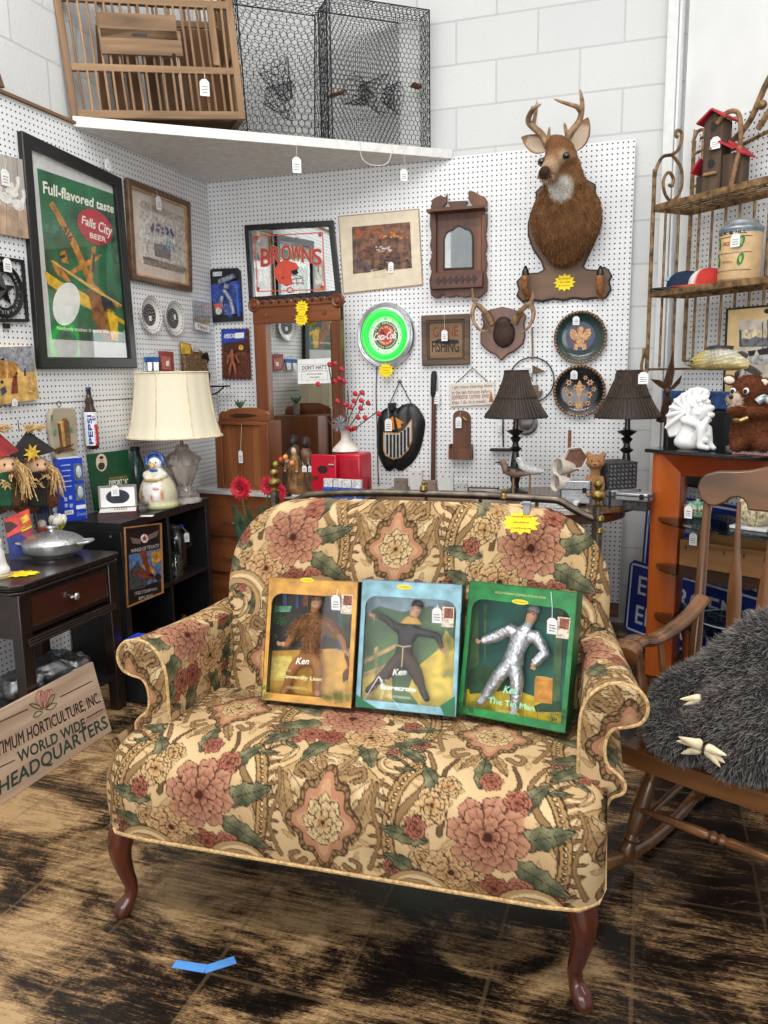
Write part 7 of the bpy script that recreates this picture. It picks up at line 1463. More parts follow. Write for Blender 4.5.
for k in range(5):u=-bx*.66+k*bx*1.32/4;MB().tube([(u,0,.42),(u,0,1.0)],.006,8).build('spindle',steel,be)
for px,py in((424,486),(504,494),(600,516),(599,528)):c=f2.q(px,py);MB().lathe([(.008,0),(.014,.008),(.012,.02),(.005,.026),(.009,.032),(0,.04)],14,(c[0],-.004,c[1]-.02)).build('brass_knob',brass,be)
bn_=thing('bench','plain wooden bench against the pegboard behind the loveseat','bench',(1.49,-.26,0));bwz=WOOD('bench_wood',(92,70,52),(140,112,84),.6,axis=0);MB().box((0,0,.735),(.62,.40,.03)).build('bench_top',bwz,bn_,bevel=.004)
for sx in(-1,1):
 for sy in(-1,1):MB().box((sx*.28,sy*.17,.36),(.045,.045,.72)).build('leg',bwz,bn_)
for px0,px1,py,c0,c1,lb in((394,408,478,(104,92,82),(150,136,124),'brownish grey board, first from the left'),(410,423,470,(188,186,182),(226,224,220),'tall white weathered board, second from the left'),(424,437,480,(116,100,86),(158,140,124),'tan grey board, third from the left'),(438,454,472.5,(190,190,188),(224,224,222),'wide white weathered board, fourth from the left'),(455,468,483,(160,162,162),(192,194,194),'short pale grey board at the right end')):
 a,b=fy(px0,py,-.34),fy(px1,py,-.34);h=a[2]-.75;t=thing('wooden_board',lb+' of the row behind the loveseat','board',((a[0]+b[0])/2,-.34,.75),group='short boards standing on the bench');MB().box((0,0,h/2),(b[0]-a[0]-.004,.02,h)).build('board',WOOD('board_%d'%px0,c0,c1,.8,axis=2,scale=14),t,bevel=.002)
 for u in(-.015,.02):MB().prism(circ(u,h-.02,.004,n=8),-.0106,-.0095).build('nail_hole',ink,t)
for px0,px1,lb in((378,400,'left'),(468,499,'right')):
 a,b=fy(px0,487,-.16),fy(px1,487,-.16);t=thing('dark_tray','dark brown wooden tray edge behind the boards, %s one'%lb,'tray',((a[0]+b[0])/2,-.16,.75));w=b[0]-a[0];h=a[2]-.75;MB().box((0,0,h*.5),(w,.03,h)).build('tray',WOOD('tray_dark',(44,32,26),(74,56,44),.5,axis=0),t,bevel=.003);MB().box((0,-.017,h*.5),(w-.02,.006,h*.55)).build('tray_face',M('tray_pale',(196,194,190),.5),t)
# glass lamp, goose jar and the rest on the black cube shelf
lp=fz(185,501.5,CZ);lp[0]=max(lp[0],.245);CUTG=M('cut_glass',(226,214,206),.12,var=.05);CUTG.node_tree.nodes['Principled BSDF'].inputs['Transmission Weight'].default_value=.75
lm=thing('table_lamp','cut glass table lamp with a large cream bell shade on the black shelf','lamp',lp);lf_=FR(lp,0)
MB().lathe([(.085,0),(.085,.012),(.07,.02),(.035,.03)],32).build('foot',M('lamp_foot',(200,194,186),.3,.3,var=.15),lm)
def cut(a,z):return .07*cos(8*a+z*70)+.07*cos(8*a-z*70)
MB().lathe([(.055,.022),(.062,.04),(.045,.065),(.035,.085),(.050,.11),(.072,.16),(.084,.20),(.086,.225),(.070,.25),(.045,.262),(.030,.275),(.036,.285),(.026,.30)],64,flute=cut).build('glass_body',CUTG,lm,ang=25)
MB().tube([(0,0,.29),(0,0,.36)],.010,10).build('neck',brass,lm)
zt_,zb_=lf_.q(170,372.5)[1],lf_.q(173,436)[1];rb_=(lf_.q(219,434)[0]-lf_.q(127,437)[0])/2*.89;rt_=(lf_.q(205,371)[0]-lf_.q(133,374)[0])/2*.89;SO=-.035
prof=[(rb_,zb_),(rb_*.975,zb_+.01),(rb_*.905,zb_+(zt_-zb_)*.22),(rb_*.838,zb_+(zt_-zb_)*.50),(rt_*1.015,zb_+(zt_-zb_)*.80),(rt_,zt_)]
shm=M('cream_silk_shade',(232,222,196),.8,var=.03,scale=200,emit=(232,220,190),es=.0);
def pan(a,z):return-.035*(abs(((a/(2*pi)*8+.3)%1)-.5)*2)**2*1.0+.0
MB().lathe(prof+[(rt_-.004,zt_)]+[(r-.004,z)for r,z in prof[::-1]],96,(SO,0,0),flute=pan).build('lamp_shade',shm,lm,ang=60)
m=MB()
for k in range(8):a=2*pi*(k+.2)/8;m.tube([(SO+(r*(1+pan(a,0)))*cos(a)*1.004,(r*(1+pan(a,0)))*sin(a)*1.004,z)for r,z in prof],.0035,6)
m.build('shade_seams',M('cream_trim',(222,208,176),.8),lm)
for r,z in((rb_,zb_),(rt_,zt_)):MB().tube([(SO+r*(1+pan(a,0))*cos(a),r*(1+pan(a,0))*sin(a),z)for a in np.linspace(0,2*pi,97)[:-1]],.005,6,closed=True).build('shade_trim',M('cream_trim',(222,208,176),.8),lm)
MB().tube([(SO-rt_,0,zt_-.01),(SO+rt_,0,zt_-.01)],.002,5).tube([(0,0,.35),(SO,0,zt_-.01)],.004,6).build('harp',brass,lm)
gp2=fz(159,507,CZ);gs=thing('cookie_jar','ceramic goose cookie jar in a blue bonnet and white apron beside the glass lamp','cookie jar',gp2,radians(10));k_=.275/.28
def goosec(p):
 x,y,z=p;a=atan2(-y,x);front=y<0
 if z<.022:return(206,210,150)
 if front and abs(x)<.058-.02*max(0,(z-.05)*4)and .045<z<.150:
  if abs(abs(x)-(.054-.02*max(0,(z-.05)*4)))<.005 or z<.052:return(206,140,108)
  if z<.072 and int((x+.5)*60)%3==0:return(196,120,90)
  if .1<z<.108 and .01<x<.04:return(204,120,96)
  return(240,236,230)
 return(220,212,178)
MB_=blob('dress',[('c',(0,0,.03),(0,0,.08),.092,.084),('c',(0,0,.08),(0,0,.135),.084,.058),('e',(0,0,.012),(.096,.088,.02))],VC('goose_glaze',.2,0,100,.08,coat=.5),gs,.012,paint=goosec)
blob('upper_body',[('c',(0,0,.14),(0,0,.178),.055,.038),('c',(-.045,-.02,.165),(-.02,-.062,.148),.022,.018),('c',(.045,-.02,.165),(.02,-.062,.148),.022,.018)],VC('goose_glaze',.2,0,100,.08,coat=.5),gs,.010,paint=lambda p:(236,230,214)if p[2]>.15 else(228,206,150))
MB().lathe([(.062,0),(.066,.006),(.062,.012)],32,(0,0,.134)).build('lid_rim',M('glaze_tan',(210,190,150),.25),gs);MB().box((0,-.068,.146),(.05,.03,.012)).build('tray',M('glaze_amber',(214,170,90),.3),gs,bevel=.004)
blob('head',[('e',(0,-.006,.222),(.036,.036,.036))],M('goose_white',(240,238,232),.2,coat=.5),gs,.010);MB().tube([(0,-.036,.216),(.0,-.052,.211),(.0,-.062,.208)],(.014,.012,.004),10).build('beak',M('beak_yellow',(226,190,110),.3),gs)
for s in(1,-1):MB().ell((s*.014,-.038,.228),(.004,.003,.005),8,6).build('eye',ink,gs)
m=MB();m.ell((0,.010,.236),(.044,.040,.038),20,12);m.tube([(.044*cos(a),-.016,.232+.042*sin(a))for a in np.linspace(-.5,pi+.5,18)],.009,8);m.build('bonnet',M('bonnet_blue',(60,92,160),.25,var=.4,scale=40,coat=.4),gs);MB().tube([(-.02,-.034,.190),(0,-.04,.186),(.02,-.034,.190)],.007,6).build('bow',MATS['bonnet_blue'],gs)
rt=fz(140,511,CZ);tg=thing('trinket_box','small round silver trinket tin in front of the goose jar','tin',(rt[0],rt[1],CZ));MB().lathe([(.04,0),(.042,.004),(.042,.026),(.04,.03)],28).build('tin_body',M('tin_grey',(140,138,132),.3,.7,var=.3),tg);MB().lathe([(.044,.028),(.044,.036),(.036,.042),(0,.044)],28).build('lid',M('tin_lid',(120,116,110),.35,.6,var=.4,scale=60),tg);pc=fz(147,516,CZ+.001);tag(MB().slab([(-.03,-.02),(.03,-.02),(.03,.02),(-.03,.02)],0,.001).build('paper_slip',white,loc=pc,rz=.4),'small white slip of paper lying by the round trinket tin','paper')
dk2=fy(152,452,lp[1]+.02);tg2=thing('glass_bottle','dark green speckled glass bottle behind the goose jar','bottle',(.07,lp[1]-.12,CZ));tg2.scale=(.85,.85,.70);MB().lathe([(.04,0),(.05,.01),(.055,.20),(.05,.30),(.03,.36),(.025,.40),(0,.40)],24).build('bottle',M('green_speckle',(34,56,54),.2,var=.7,scale=120,coat=.5),tg2);MB().lathe([(.028,.39),(.028,.42),(0,.422)],14).build('cap',blkmetal,tg2)
EX=FR((.075,-1.3,0),pi/2-.10);t,f,q=pic('advert_board','dark green tobacco advertising board with a small round portrait, leaning on the wall','advert board',EX,[(87,454.5),(128,449.5),(135,505),(95,511)],.006)
MB().prism(q,-.006,0).build('board',M('advert_green',(18,74,44),.4,var=.1),t);MB().prism(circ(*f.q(101.5,462.5,.0065),.036,.042),-.0072,-.005).build('portrait_ring',M('portrait_cream',(214,200,180),.5),t);MB().prism(circ(*f.q(101.5,466,.008),.022,.018),-.0082,-.007).build('portrait_coat',PR((60,44,40)),t);MB().prism(circ(*f.q(101.5,460,.008),.012,.014),-.0084,-.007).build('portrait_face',PR((206,170,140)),t);MB().prism(circ(*f.q(101.5,457.5,.0085),.013,.007),-.0088,-.0075).build('portrait_hair',PR((50,34,26)),t)
gl=M('gold_print',(178,146,74),.5);ptext("MACDONALD'S",[(109,477.5),(127,475.2),(127.2,477.6),(109.2,480)],.0068,gl,t,f,bold=.0004);ptext('EXPORT "A"',[(109,480.5),(127.8,478.5),(128.2,483.5),(109.4,486)],.0068,cw,t,f,bold=.001)
MB().prism(circ(*f.q(124.5,486.5,.0065),.026,.013),-.0074,-.0055).build('red_oval',PR((176,40,44)),t);ptext('MILD',[(120,485.8),(129,484.8),(129,487.2),(120,488.2)],.0078,cw,t,f);MB().prism(f.poly([(110,493.5),(132,490.8),(132,491.4),(110,494.1)],.0066),-.0072,-.0055).build('gold_rule',gl,t);ptext('get some',[(120,497),(133,494.5),(134,501.5),(121,504)],.0068,cw,t,f,shear=.3,bold=.0007)
BX=FR(fz(87,519,CZ),radians(62));bx_=thing('glass_box','bright blue and white boxed drinking glass on the black shelf','box',BX.o,BX.rz);hb=BX.q(87,457)[1];wl_=BX.q(63,518,.0)[0];bb_=M('box_blue',(26,66,190),.35,var=.12,scale=30)
D_=.075;w_=-wl_;MB().box((-w_/2,D_/2,hb/2),(w_,D_,hb)).build('carton',bb_,bx_,bevel=.001);MB().box((.0008,D_/2,hb/2),(.0016,D_-.004,hb-.004)).build('white_side',M('box_white',(226,230,238),.4,var=.1),bx_);MB().box((-w_/2,D_/2,hb+.001),(w_-.01,D_-.01,.003)).build('top_flap',M('box_white_flap',(220,226,236),.4),bx_)
for z0,z1 in((.62,.93),(.30,.60)):MB().box((-w_*.22,-.0008,hb*(z0+z1)/2),(w_*.36,.0016,hb*(z1-z0)*.88)).build('window',M('window_shadow',(90,100,120),.2,var=.5,scale=20),bx_);MB().ell((-w_*.2,-.003,hb*(z0+z1)/2),(w_*.12,.004,hb*.10),12,8).build('glass_seen_in_window',M('glass_grey',(196,202,208),.15,coat=.5),bx_)
for k in range(5):MB().box((-w_*.72,-.0008,hb*(.90-.085*k)),(w_*(.40-.03*(k%3)),.0014,.005)).build('print_line',M('print_pale_blue',(170,190,236),.5),bx_)
for u,z in((.83,.36),(.62,.38),(.83,.26),(.62,.25)):MB().box((-w_*u,-.0008,hb*z),(w_*.12,.0014,hb*.06)).build('print_icon',M('print_pale_blue',(170,190,236),.5),bx_)
text('570ML',bx_,ink,-w_*.73,hb*.145,.010,-.0022,w=w_*.26);MB().box((-w_*.73,-.0008,hb*.145),(w_*.36,.0016,.02)).build('size_patch',white,bx_);text('Greene',bx_,M('print_pale_blue',(170,190,236)),-w_*.22,hb*.10,.018,-.0014,w=w_*.38,shear=.2);MB().box((-w_*.22,-.0008,hb*.21),(w_*.40,.0016,.018)).build('name_patch',white,bx_)
RB=FR(fz(98,521,CZ),radians(34));rbx=thing('ring_box','open dark wooden jewellery box with white lining on the black shelf','jewellery box',RB.o,RB.rz);wr=RB.q(138,517)[0];hr_=.036;rosew=WOOD('rosewood',(40,12,10),(78,28,20),.2,axis=0,coat=.5);dr_=.12
q=[(0,0),(wr,0),(wr,dr_),(0,dr_)]
m=MB();m.box((wr/2,.004,hr_/2),(wr,.008,hr_)).box((wr/2,dr_-.004,hr_/2),(wr,.008,hr_)).box((.004,dr_/2,hr_/2),(.008,dr_,hr_)).box((wr-.004,dr_/2,hr_/2),(.008,dr_,hr_)).box((wr/2,dr_/2,.003),(wr,dr_,.006));m.build('tray',rosew,rbx,bevel=.002);MB().box((wr/2,dr_/2,hr_-.004),(wr-.014,dr_-.014,.012)).build('lining',M('white_satin',(234,232,228),.5,var=.05),rbx)
ld=MB();ld.box((wr/2,dr_+.004,hr_+.055),(wr,.016,.11),rotm(-.12,0,0)).build('lid',rosew,rbx,bevel=.002);MB().box((wr/2,dr_-.006,hr_+.053),(wr-.022,.004,.09),rotm(-.12,0,0)).build('lid_lining',MATS['white_satin'],rbx);MB().prism(circ(wr/2,hr_+.055,wr*.30,.034,20),dr_-.0115,dr_-.008).build('lid_cushion',M('navy_satin',(34,38,56),.3,var=.4),rbx)
for k in range(3):MB().tube([(wr*.45+.02*k+.006*cos(a),dr_*.45,hr_+.006+.006*sin(a))for a in np.linspace(0,2*pi,13)[:-1]],.0018,6,closed=True).build('ring',brass,rbx)
price_tag('the lid of the open jewellery box',RB.o+RB.X*wr*.4+RB.Y*(dr_-.012)+np.array([0,0,hr_+.11]),RB.o+RB.X*wr*.45+RB.Y*(dr_-.03)+np.array([0,0,hr_+.062]),.05,.035,RB.rz)
# on the dark side table
cpz=TBZ;cd=fz(54,563,cpz);cd=fz(54,556,cpz);cas=thing('casserole','round aluminium casserole dish with a domed lid on the dark side table','dish',cd,.3)
rC=.118;MB().lathe([(rC*.62,0),(rC*.66,.006),(rC*.66,.010),(rC*.80,.012),(rC*.95,.022),(rC,.034),(rC,.056),(rC*1.04,.058),(rC*1.04,.062),(rC*.96,.062),(rC*.96,.03),(0,.018)],48).build('pan',silver,cas,ang=40)
hm_=lambda a,z:.006*cos(30*a)*cos(z*500)
MB().lathe([(rC*1.0,.062),(rC*.98,.068),(rC*.80,.084),(rC*.45,.098),(rC*.12,.104),(0,.105)],60,flute=hm_).build('lid',M('hammered_aluminium',(200,202,202),.3,.9,var=.25,scale=180,bump=.8),cas,ang=60);MB().lathe([(.012,.103),(.010,.112),(.022,.120),(.020,.128),(0,.130)],20).build('lid_knob',silver,cas)
for s in(1,-1):MB().tube(catmull([(s*rC*.98,-.035,.058),(s*(rC+.035),-.028,.062),(s*(rC+.042),0,.063),(s*(rC+.035),.028,.062),(s*rC*.98,.035,.058)],5),.007,8).build('handle',silver,cas)
bv=fz(62,546,cpz);bud=thing('bud_vase','small white bud vase with a white and yellow rose behind the casserole','vase',(bv[0]-.03,bv[1]+.02,cpz));bz=FR(bud.location[:],0);zz=bz.q(64,532)[1];MB().lathe([(.03,0),(.045,.01),(.048,.04),(.03,zz*.75),(.018,zz*.88),(.026,zz),(.018,zz),(.012,zz*.85),(0,zz*.7)],24).build('vase',M('white_porcelain',(228,226,224),.2,coat=.5,var=.04),bud)
m=MB();c=zz+.052
for k in range(12):a=k*2.4;r=.012+.0016*k;m.ell((r*cos(a),r*sin(a),c+.004*cos(k)),(.015,.015,.022),8,6)
m.build('rose',M('rose_white',(238,234,222),.7,var=.06),bud);m=MB()
for k in range(7):a=k*.9;m.tube([(0,0,zz),(.022*cos(a),.022*sin(a),c-.024),(.034*cos(a),.034*sin(a),c+.004)],(.004,.010,.002),6)
m.build('sepals',M('sepal_yellow_green',(156,160,50),.6,var=.5,scale=50),bud)
LN=FR(fz(20,559,cpz),radians(40));sun=TF(LN.o+np.array([0,.0,.0]),radians(52),radians(16));t=thing('painted_card','small sunset painting in red, yellow and blue standing on the side table','picture',sun.o,rot=sun.eul);Q4=[sun.q(*p)for p in((3,515),(28,504.5),(36,548),(10,556))]
mz=min(p[1]for p in Q4);Q4=[(a,b-mz)for a,b in Q4];MB().prism(Q4,0,.006).build('canvas',M('sunset_blue',(38,52,118),.5,var=.35,scale=20),t);B4=bilin(Q4)
for nm,col,pl_ in(('painted_sky',(218,74,62),[(0,0),(1,0),(1,.40),(0,.46)]),('painted_hill',(70,40,34),[(0,.08),(.25,.12),(.5,.28),(.1,.36),(0,.34)]),('painted_cloud',(230,190,60),[(.62,.14),(.9,.10),(.96,.24),(.66,.28)]),('painted_sun',(246,206,40),[(.55,.36),(.98,.30),(1,.44),(.6,.47)]),('painted_shore',(140,44,56),[(.45,.46),(1,.42),(1,.66),(.8,.66)])):MB().prism([B4(*p)for p in pl_],-.0008-.0001*len(nm),.0).build(nm,PR(col,.25,30),t)
tk=TF(fz(48,550,cpz)+np.array([-.06,.05,0]),radians(50),radians(20));t=thing('striped_book','dark blue striped book leaning behind the casserole','book',tk.o,rot=tk.eul);Q4=[tk.q(*p)for p in((32,505),(51,500.5),(59,543),(40,548))];mz=min(p[1]for p in Q4);Q4=[(a,b-mz)for a,b in Q4];B4=bilin(Q4);MB().prism(Q4,0,.022).build('cover',M('book_navy',(30,36,56),.5,var=.3),t,bevel=.002)
for k,c in enumerate(((90,90,96),(46,60,112),(70,74,84),(36,48,104),(84,84,92))):MB().prism([B4(.06+k*.19,0.01),(B4(.15+k*.19,0.01)),(B4(.15+k*.19,.99)),(B4(.06+k*.19,.99))],-.0008,.0004).build('cover_stripe',PR(c,.3,40),t)
db=fz(43,548,cpz);t=thing('bird_figurine','little red and white bird figurine behind the casserole lid','figurine',(db[0]-.02,db[1]+.03,cpz));dbf=FR(t.location[:],0);hz=dbf.q(43,519)[1];blob('body',[('e',(0,0,hz*.28),(.026,.024,hz*.26)),('e',(0,0,hz*.62),(.024,.022,hz*.18)),('e',(0,0,hz*.86),(.018,.018,hz*.12))],VC('bird_glaze',.3,0,100,.1,coat=.4),t,.010,paint=lambda p:(200,196,190)if p[2]>hz*.74 else(150,44,40)if p[2]>hz*.46 else(90,130,170));MB().tube([(0,-.016,hz*.86),(0,-.03,hz*.84)],(.006,.001),8).build('beak',orange,t)
p=fz(52,546,cpz);t=thing('bird_figurine','tiny white bird figurine beside the bud vase','figurine',(p[0]-.01,p[1]+.02,cpz));hz=FR(t.location[:],0).q(52,526)[1];blob('body',[('e',(0,0,hz*.4),(.022,.026,hz*.38)),('e',(0,-.008,hz*.82),(.016,.016,hz*.16))],M('white_porcelain',(228,226,224)),t,.010);MB().tube([(0,-.02,hz*.82),(0,-.032,hz*.80)],(.004,.001),6).build('beak',M('beak_grey',(120,110,100),.5),t)
burst_sticker('yellow starburst price card lying flat on the dark side table',fz(19,574,cpz+.004),0,.075,3,.62,rot=(-pi/2+.02,0,.5))
p=fz(3,577,cpz);t=thing('porcelain_figurine','white porcelain figurine at the left end of the side table','figurine',(p[0],p[1],cpz));hz=FR(t.location[:],0).q(3,534)[1];blob('body',[('e',(-.02,0,hz*.14),(.045,.04,hz*.13)),('c',(-.02,0,hz*.2),(-.02,0,hz*.6),.034,.026),('e',(-.02,0,hz*.80),(.024,.024,hz*.13)),('c',(-.02,-.03,hz*.55),(.01,-.035,hz*.40),.012,.010)],M('white_porcelain',(228,226,224)),t,.012);MB().lathe([(.05,0),(.052,.01),(.04,.014)],24,(-.02,0,0)).build('base',M('porcelain_gold',(190,170,130),.3),t)
straw=M('straw',(206,170,112),.85,var=.3,scale=90)
def scarecrow(label,px,tie,hat,coat,bib,o,scl=1.0,star=True):
 t,f=hang('scarecrow_doll',label,'scarecrow doll',LEFT,px,470,o,'straw scarecrow dolls on the left wall');t.rotation_euler=(0,0,pi/2-.45);Q=lambda a,b,y=0:(f.q(px+(a-28)*scl,b,0)[0],y,f.q(px+(a-28)*scl,b,0)[1])
 blob('body',[('c',Q(27,478),Q(27,500),.055,.075),('c',Q(20,480),Q(12,502),.035,.04),('c',Q(38,480),Q(45,500),.035,.04)],M('coat_%d'%coat[0],coat,.9,var=.4,scale=40),t,.016);MB().prism([(Q(a,b)[0],Q(a,b)[2])for a,b in((24,472),(33,466),(36,476),(37,505),(24,505))],-.085,-.02).build('bib',M('bib_%d'%bib[0],bib,.9,var=.2),t,bevel=.008)
 h=Q(30,466,-.045);blob('head',[('e',h,(.050,.042,.048)),('e',(h[0]+.012,h[1]-.044,h[2]-.004),(.010,.012,.012))],M('felt_face',(206,166,130),.9,var=.12),t,.010)
 for s in(-1,1):MB().ell((h[0]+.008+s*.016,h[1]-.041,h[2]+.012),(.004,.003,.006),8,6).build('eye',ink,t)
 MB().tube(catmull([(h[0]-.014,h[1]-.040,h[2]-.018),(h[0]+.010,h[1]-.045,h[2]-.026),(h[0]+.032,h[1]-.036,h[2]-.016)],4),.0022,5).build('smile',M('stitch_brown',(90,40,30),.8),t)
 tip=Q(25,430,-.02);bl_=Q(9,461,-.03);br_=Q(45,449,-.03);m=MB();n=14;c=Vector(((bl_[0]+br_[0])/2,-.03,(bl_[2]+br_[2])/2));ax=Vector(br_)-Vector(bl_);vs=[]
 for k in range(n):a=2*pi*k/n;vs.append(c+ax*.5*cos(a)+Vector((0,-1,-.02))*.055*sin(a))
 m.add(vs+[Vector(tip),c+Vector((0,0,.01))],[(k,(k+1)%n,n)for k in range(n)]+[((k+1)%n,k,n+1)for k in range(n)]);m.build('hat',M('hat_%d'%hat[0],hat,.9,var=.25),t,ang=60)
 if star:
  s_=Q(24,452);MB().prism(burst(s_[0],s_[2],.036,.017,8,1.05,.2),-.092,-.084).build('leaf_badge',M('maple_yellow',(232,180,60),.8,var=.3,scale=50),t)
 rr=random.Random(int(px));m=MB()
 for k in range(46):e=Q(25+rr.uniform(-4,14),427+rr.uniform(-4,7),-.02+rr.uniform(-.03,.02));m.tube([(tip[0],tip[1],tip[2]-.01),((tip[0]+e[0])/2,e[1],(tip[2]+e[2])/2+.008),e],.0022,4)
 m.build('hat_straw',straw,t);m=MB()
 for k in range(150):
  s=-1 if rr.random()<.65 else 1;a0=(h[0]+s*rr.uniform(.036,.055),-.03+rr.uniform(-.02,.02),h[2]+rr.uniform(0,.035));l=rr.uniform(.06,.15);e=(a0[0]+s*rr.uniform(0,.06),a0[1]-rr.uniform(0,.05),a0[2]-l);m.tube([a0,((a0[0]+e[0])/2+s*.015,(a0[1]+e[1])/2-.01,(a0[2]+e[2])/2),e],.0022,4)
 m.build('straw_hair',straw,t);m=MB()
 for k in range(24):c=rr.choice(((26,479),(33,474),(30,482)));e0=Q(c[0]+rr.uniform(-2,2),c[1]+rr.uniform(-2,2),-.09);m.tube([e0,(e0[0]+rr.uniform(-.02,.02),-.095,e0[2]-rr.uniform(.005,.02))],.002,4)
 m.build('straw_ties',straw,t);MB().tube([Q(19,420,-.005),Q(20,432,-.01)],.0022,5).build('hanger',blkmetal,t);return t
scarecrow('straw haired scarecrow doll in a black pointed hat with a yellow leaf',28,None,(34,30,30),(110,66,40),(28,27,28),.075);scarecrow('straw haired scarecrow doll in a red pointed hat at the left edge',-4,None,(134,34,36),(96,70,46),(24,80,50),.085,.8,False)
# plank sign leaning on the side table
sgx=.555;L0=fz(112,731,0);SG=TF((.556,-1.953,0),pi/2,radians(13));SG2=SG
t=thing('plank_sign','wide plank sign with a lotus flower and green lettering leaning on the side table','sign',SG.o,rot=SG.eul);sq_=[SG.q(*p)for p in((-32,718),(94,661),(112,731),(-32,815))];zmin=min(p[1]for p in sq_);t.location.z=max(0,zmin)
sq_=[(a,b)for a,b in sq_];w0=-.94;hS=(sq_[1][1]);R4=[(w0,hS),(0,hS),(0,0),(w0,0)]
MB().prism(R4,0,.018).build('board',WOOD('sign_pine',(158,130,108),(206,180,154),.65,axis=0,scale=16,stretch=.06),t,bevel=.002)
def spx(a,b):return SG.q(a,b,.0008)
sgr=M('sign_green_paint',(34,62,48),.7);sbk=M('sign_brown_paint',(48,36,28),.7)
def stext(s,quad,mat,bold=.0012):
 Q=[spx(*p)for p in quad];V,F=text_mesh(s);mn,mx=V.min(0),V.max(0);B=bilin(Q);a=(V[:,0]-mn[0])/(mx[0]-mn[0]);b=1-(V[:,1]-mn[1])/(mx[1]-mn[1]);mb=MB()
 for i,(dx,dz)in enumerate(((-bold,0),(bold,0),(0,bold),(0,-bold))):mb.add([(B(x,y)[0]+dx,-.0008-.00003*i,B(x,y)[1]+dz)for x,y in zip(a,b)],F)
 return mb.build('lettering',mat,t)
stext('OPTIMUM HORTICULTURE, INC.',[(-16,750),(98,692),(101.5,703.5),(-15,766)],sbk,.0008);stext('WORLD WIDE',[(17,752),(84,718),(86,727),(19,763)],sgr,.0012);stext('HEADQUARTERS',[(-1,781),(105,715.5),(109,729),(-.5,798)],sgr,.0012)
for a,b in(((-20,731),(28,709)),((60,697),(92,681)),((-4,769),(15,760)),((87,718),(103,709))):p,q=spx(*a),spx(*b);MB().bar((p[0],-.0006,p[1]),(q[0],-.0006,q[1]),.003,.0012,(0,1,0)).build('painted_rule',sbk,t)
ptl=M('lotus_pink',(176,98,92),.7,var=.3,scale=60);lgr=M('lotus_green',(78,100,56),.7,var=.3)
def petal(pts,mat,nm):
 P=[spx(*p)for p in pts];P=[p[:2]for p in catmull([(a,b,0)for a,b in P],5,True)];MB().ring(P,inset(P,.0035 if sum(P[i][0]*P[(i+1)%len(P)][1]-P[(i+1)%len(P)][0]*P[i][1]for i in range(len(P)))else .0035),-.0012,.0).build(nm,mat,t)
for pts in([(44,709),(36,702),(37,692),(43,691),(46,700)],[(44,709),(43,698),(47,689),(51,696),(48,706)],[(45,709),(50,702),(53,690),(48,690),(46,700)],[(44,709),(40,700),(41,691)]):petal(pts,ptl,'painted_petal')
for pts in([(43,710),(34,708),(29,704),(37,704)],[(46,708),(52,703),(55,694),(49,698)],[(43,712),(38,717),(33,717),(37,711)],[(46,710),(53,709),(57,703),(50,704)]):petal(pts,lgr,'painted_leaf')
# round table with lamps, right of the back wall
RT=np.array([2.13,-.52,0]);TZ=.78
rt_t=thing('round_table','round brown wooden pedestal table against the pegboard on the right','table',RT)
MB().lathe([(0,TZ-.022),(.40,TZ-.022),(.408,TZ-.011),(.40,TZ),(0,TZ)],56).build('tabletop',oak2,rt_t,ang=30);MB().lathe([(.30,TZ-.075),(.335,TZ-.07),(.335,TZ-.022)],48).build('apron',oak2,rt_t,ang=30)
MB().lathe([(.04,.10),(.06,.14),(.05,.25),(.035,.40),(.05,.55),(.06,.66),(.12,TZ-.07)],24).build('pedestal',oak,rt_t)
for k in range(3):a=2*pi*k/3+.5;sweep(MB(),catmull([(0,0,.16),(.14*cos(a),.14*sin(a),.12),(.30*cos(a),.30*sin(a),.02)],5),(.05,.045)).build('leg',oak,rt_t)
rat=M('dark_rattan',(62,48,38),.6,var=.35,scale=60);rat2=M('rattan_binding',(44,34,28),.6)
def dark_lamp(label,px,y):
 b=fy(px,492,y);t=thing('table_lamp',label,'lamp',(b[0],y,TZ),group='dark rattan lamps on the round table');g_=FR((b[0],y,TZ),0);zt=g_.q(px,371)[1];zb=g_.q(px,417)[1];bl=M('black_turned_wood',(22,20,20),.3,coat=.3)
 MB().lathe([(.065,0),(.068,.012),(.050,.022),(.022,.03),(.018,.05),(.026,.075),(.027,.13),(.020,.19),(.016,.215),(.030,.225),(.034,.232),(.018,.242),(.014,.262),(.030,.285),(.014,.295),(.046,.318),(.048,.323),(.014,.330),(.013,.36),(.012,zb+.06)],24).build('turned_base',bl,t,ang=40)
 prof=[(.155,zb),(.150,zb+.012),(.122,zb+.055),(.098,zb+.10),(.078,zb+.15),(.064,zt-.04),(.056,zt)]
 MB().lathe([(r*.985,z)for r,z in prof],60).build('lamp_shade',rat2,t,ang=70)
 m=MB()
 for k in range(40):
  a=2*pi*k/40;P_=catmull([(r*cos(a),r*sin(a),z)for r,z in prof],3);m.tube(P_,.0052,5)
 m.build('rattan_ribs',rat,t)
 for r,z in((.156,zb+.002),(.1005,zb+.098),(.057,zt)):MB().tube([(r*cos(a),r*sin(a),z)for a in np.linspace(0,2*pi,49)[:-1]],.0055,6,closed=True).build('binding',rat2,t)
 return t
dark_lamp('black turned table lamp with a dark flared rattan shade, left of the two',515,-.40);dark_lamp('black turned table lamp with a dark flared rattan shade, right of the two',625,-.38)
price_tag('the right dark lampshade',fy(643,374,-.50),fy(643,384,-.50),.055,.045)
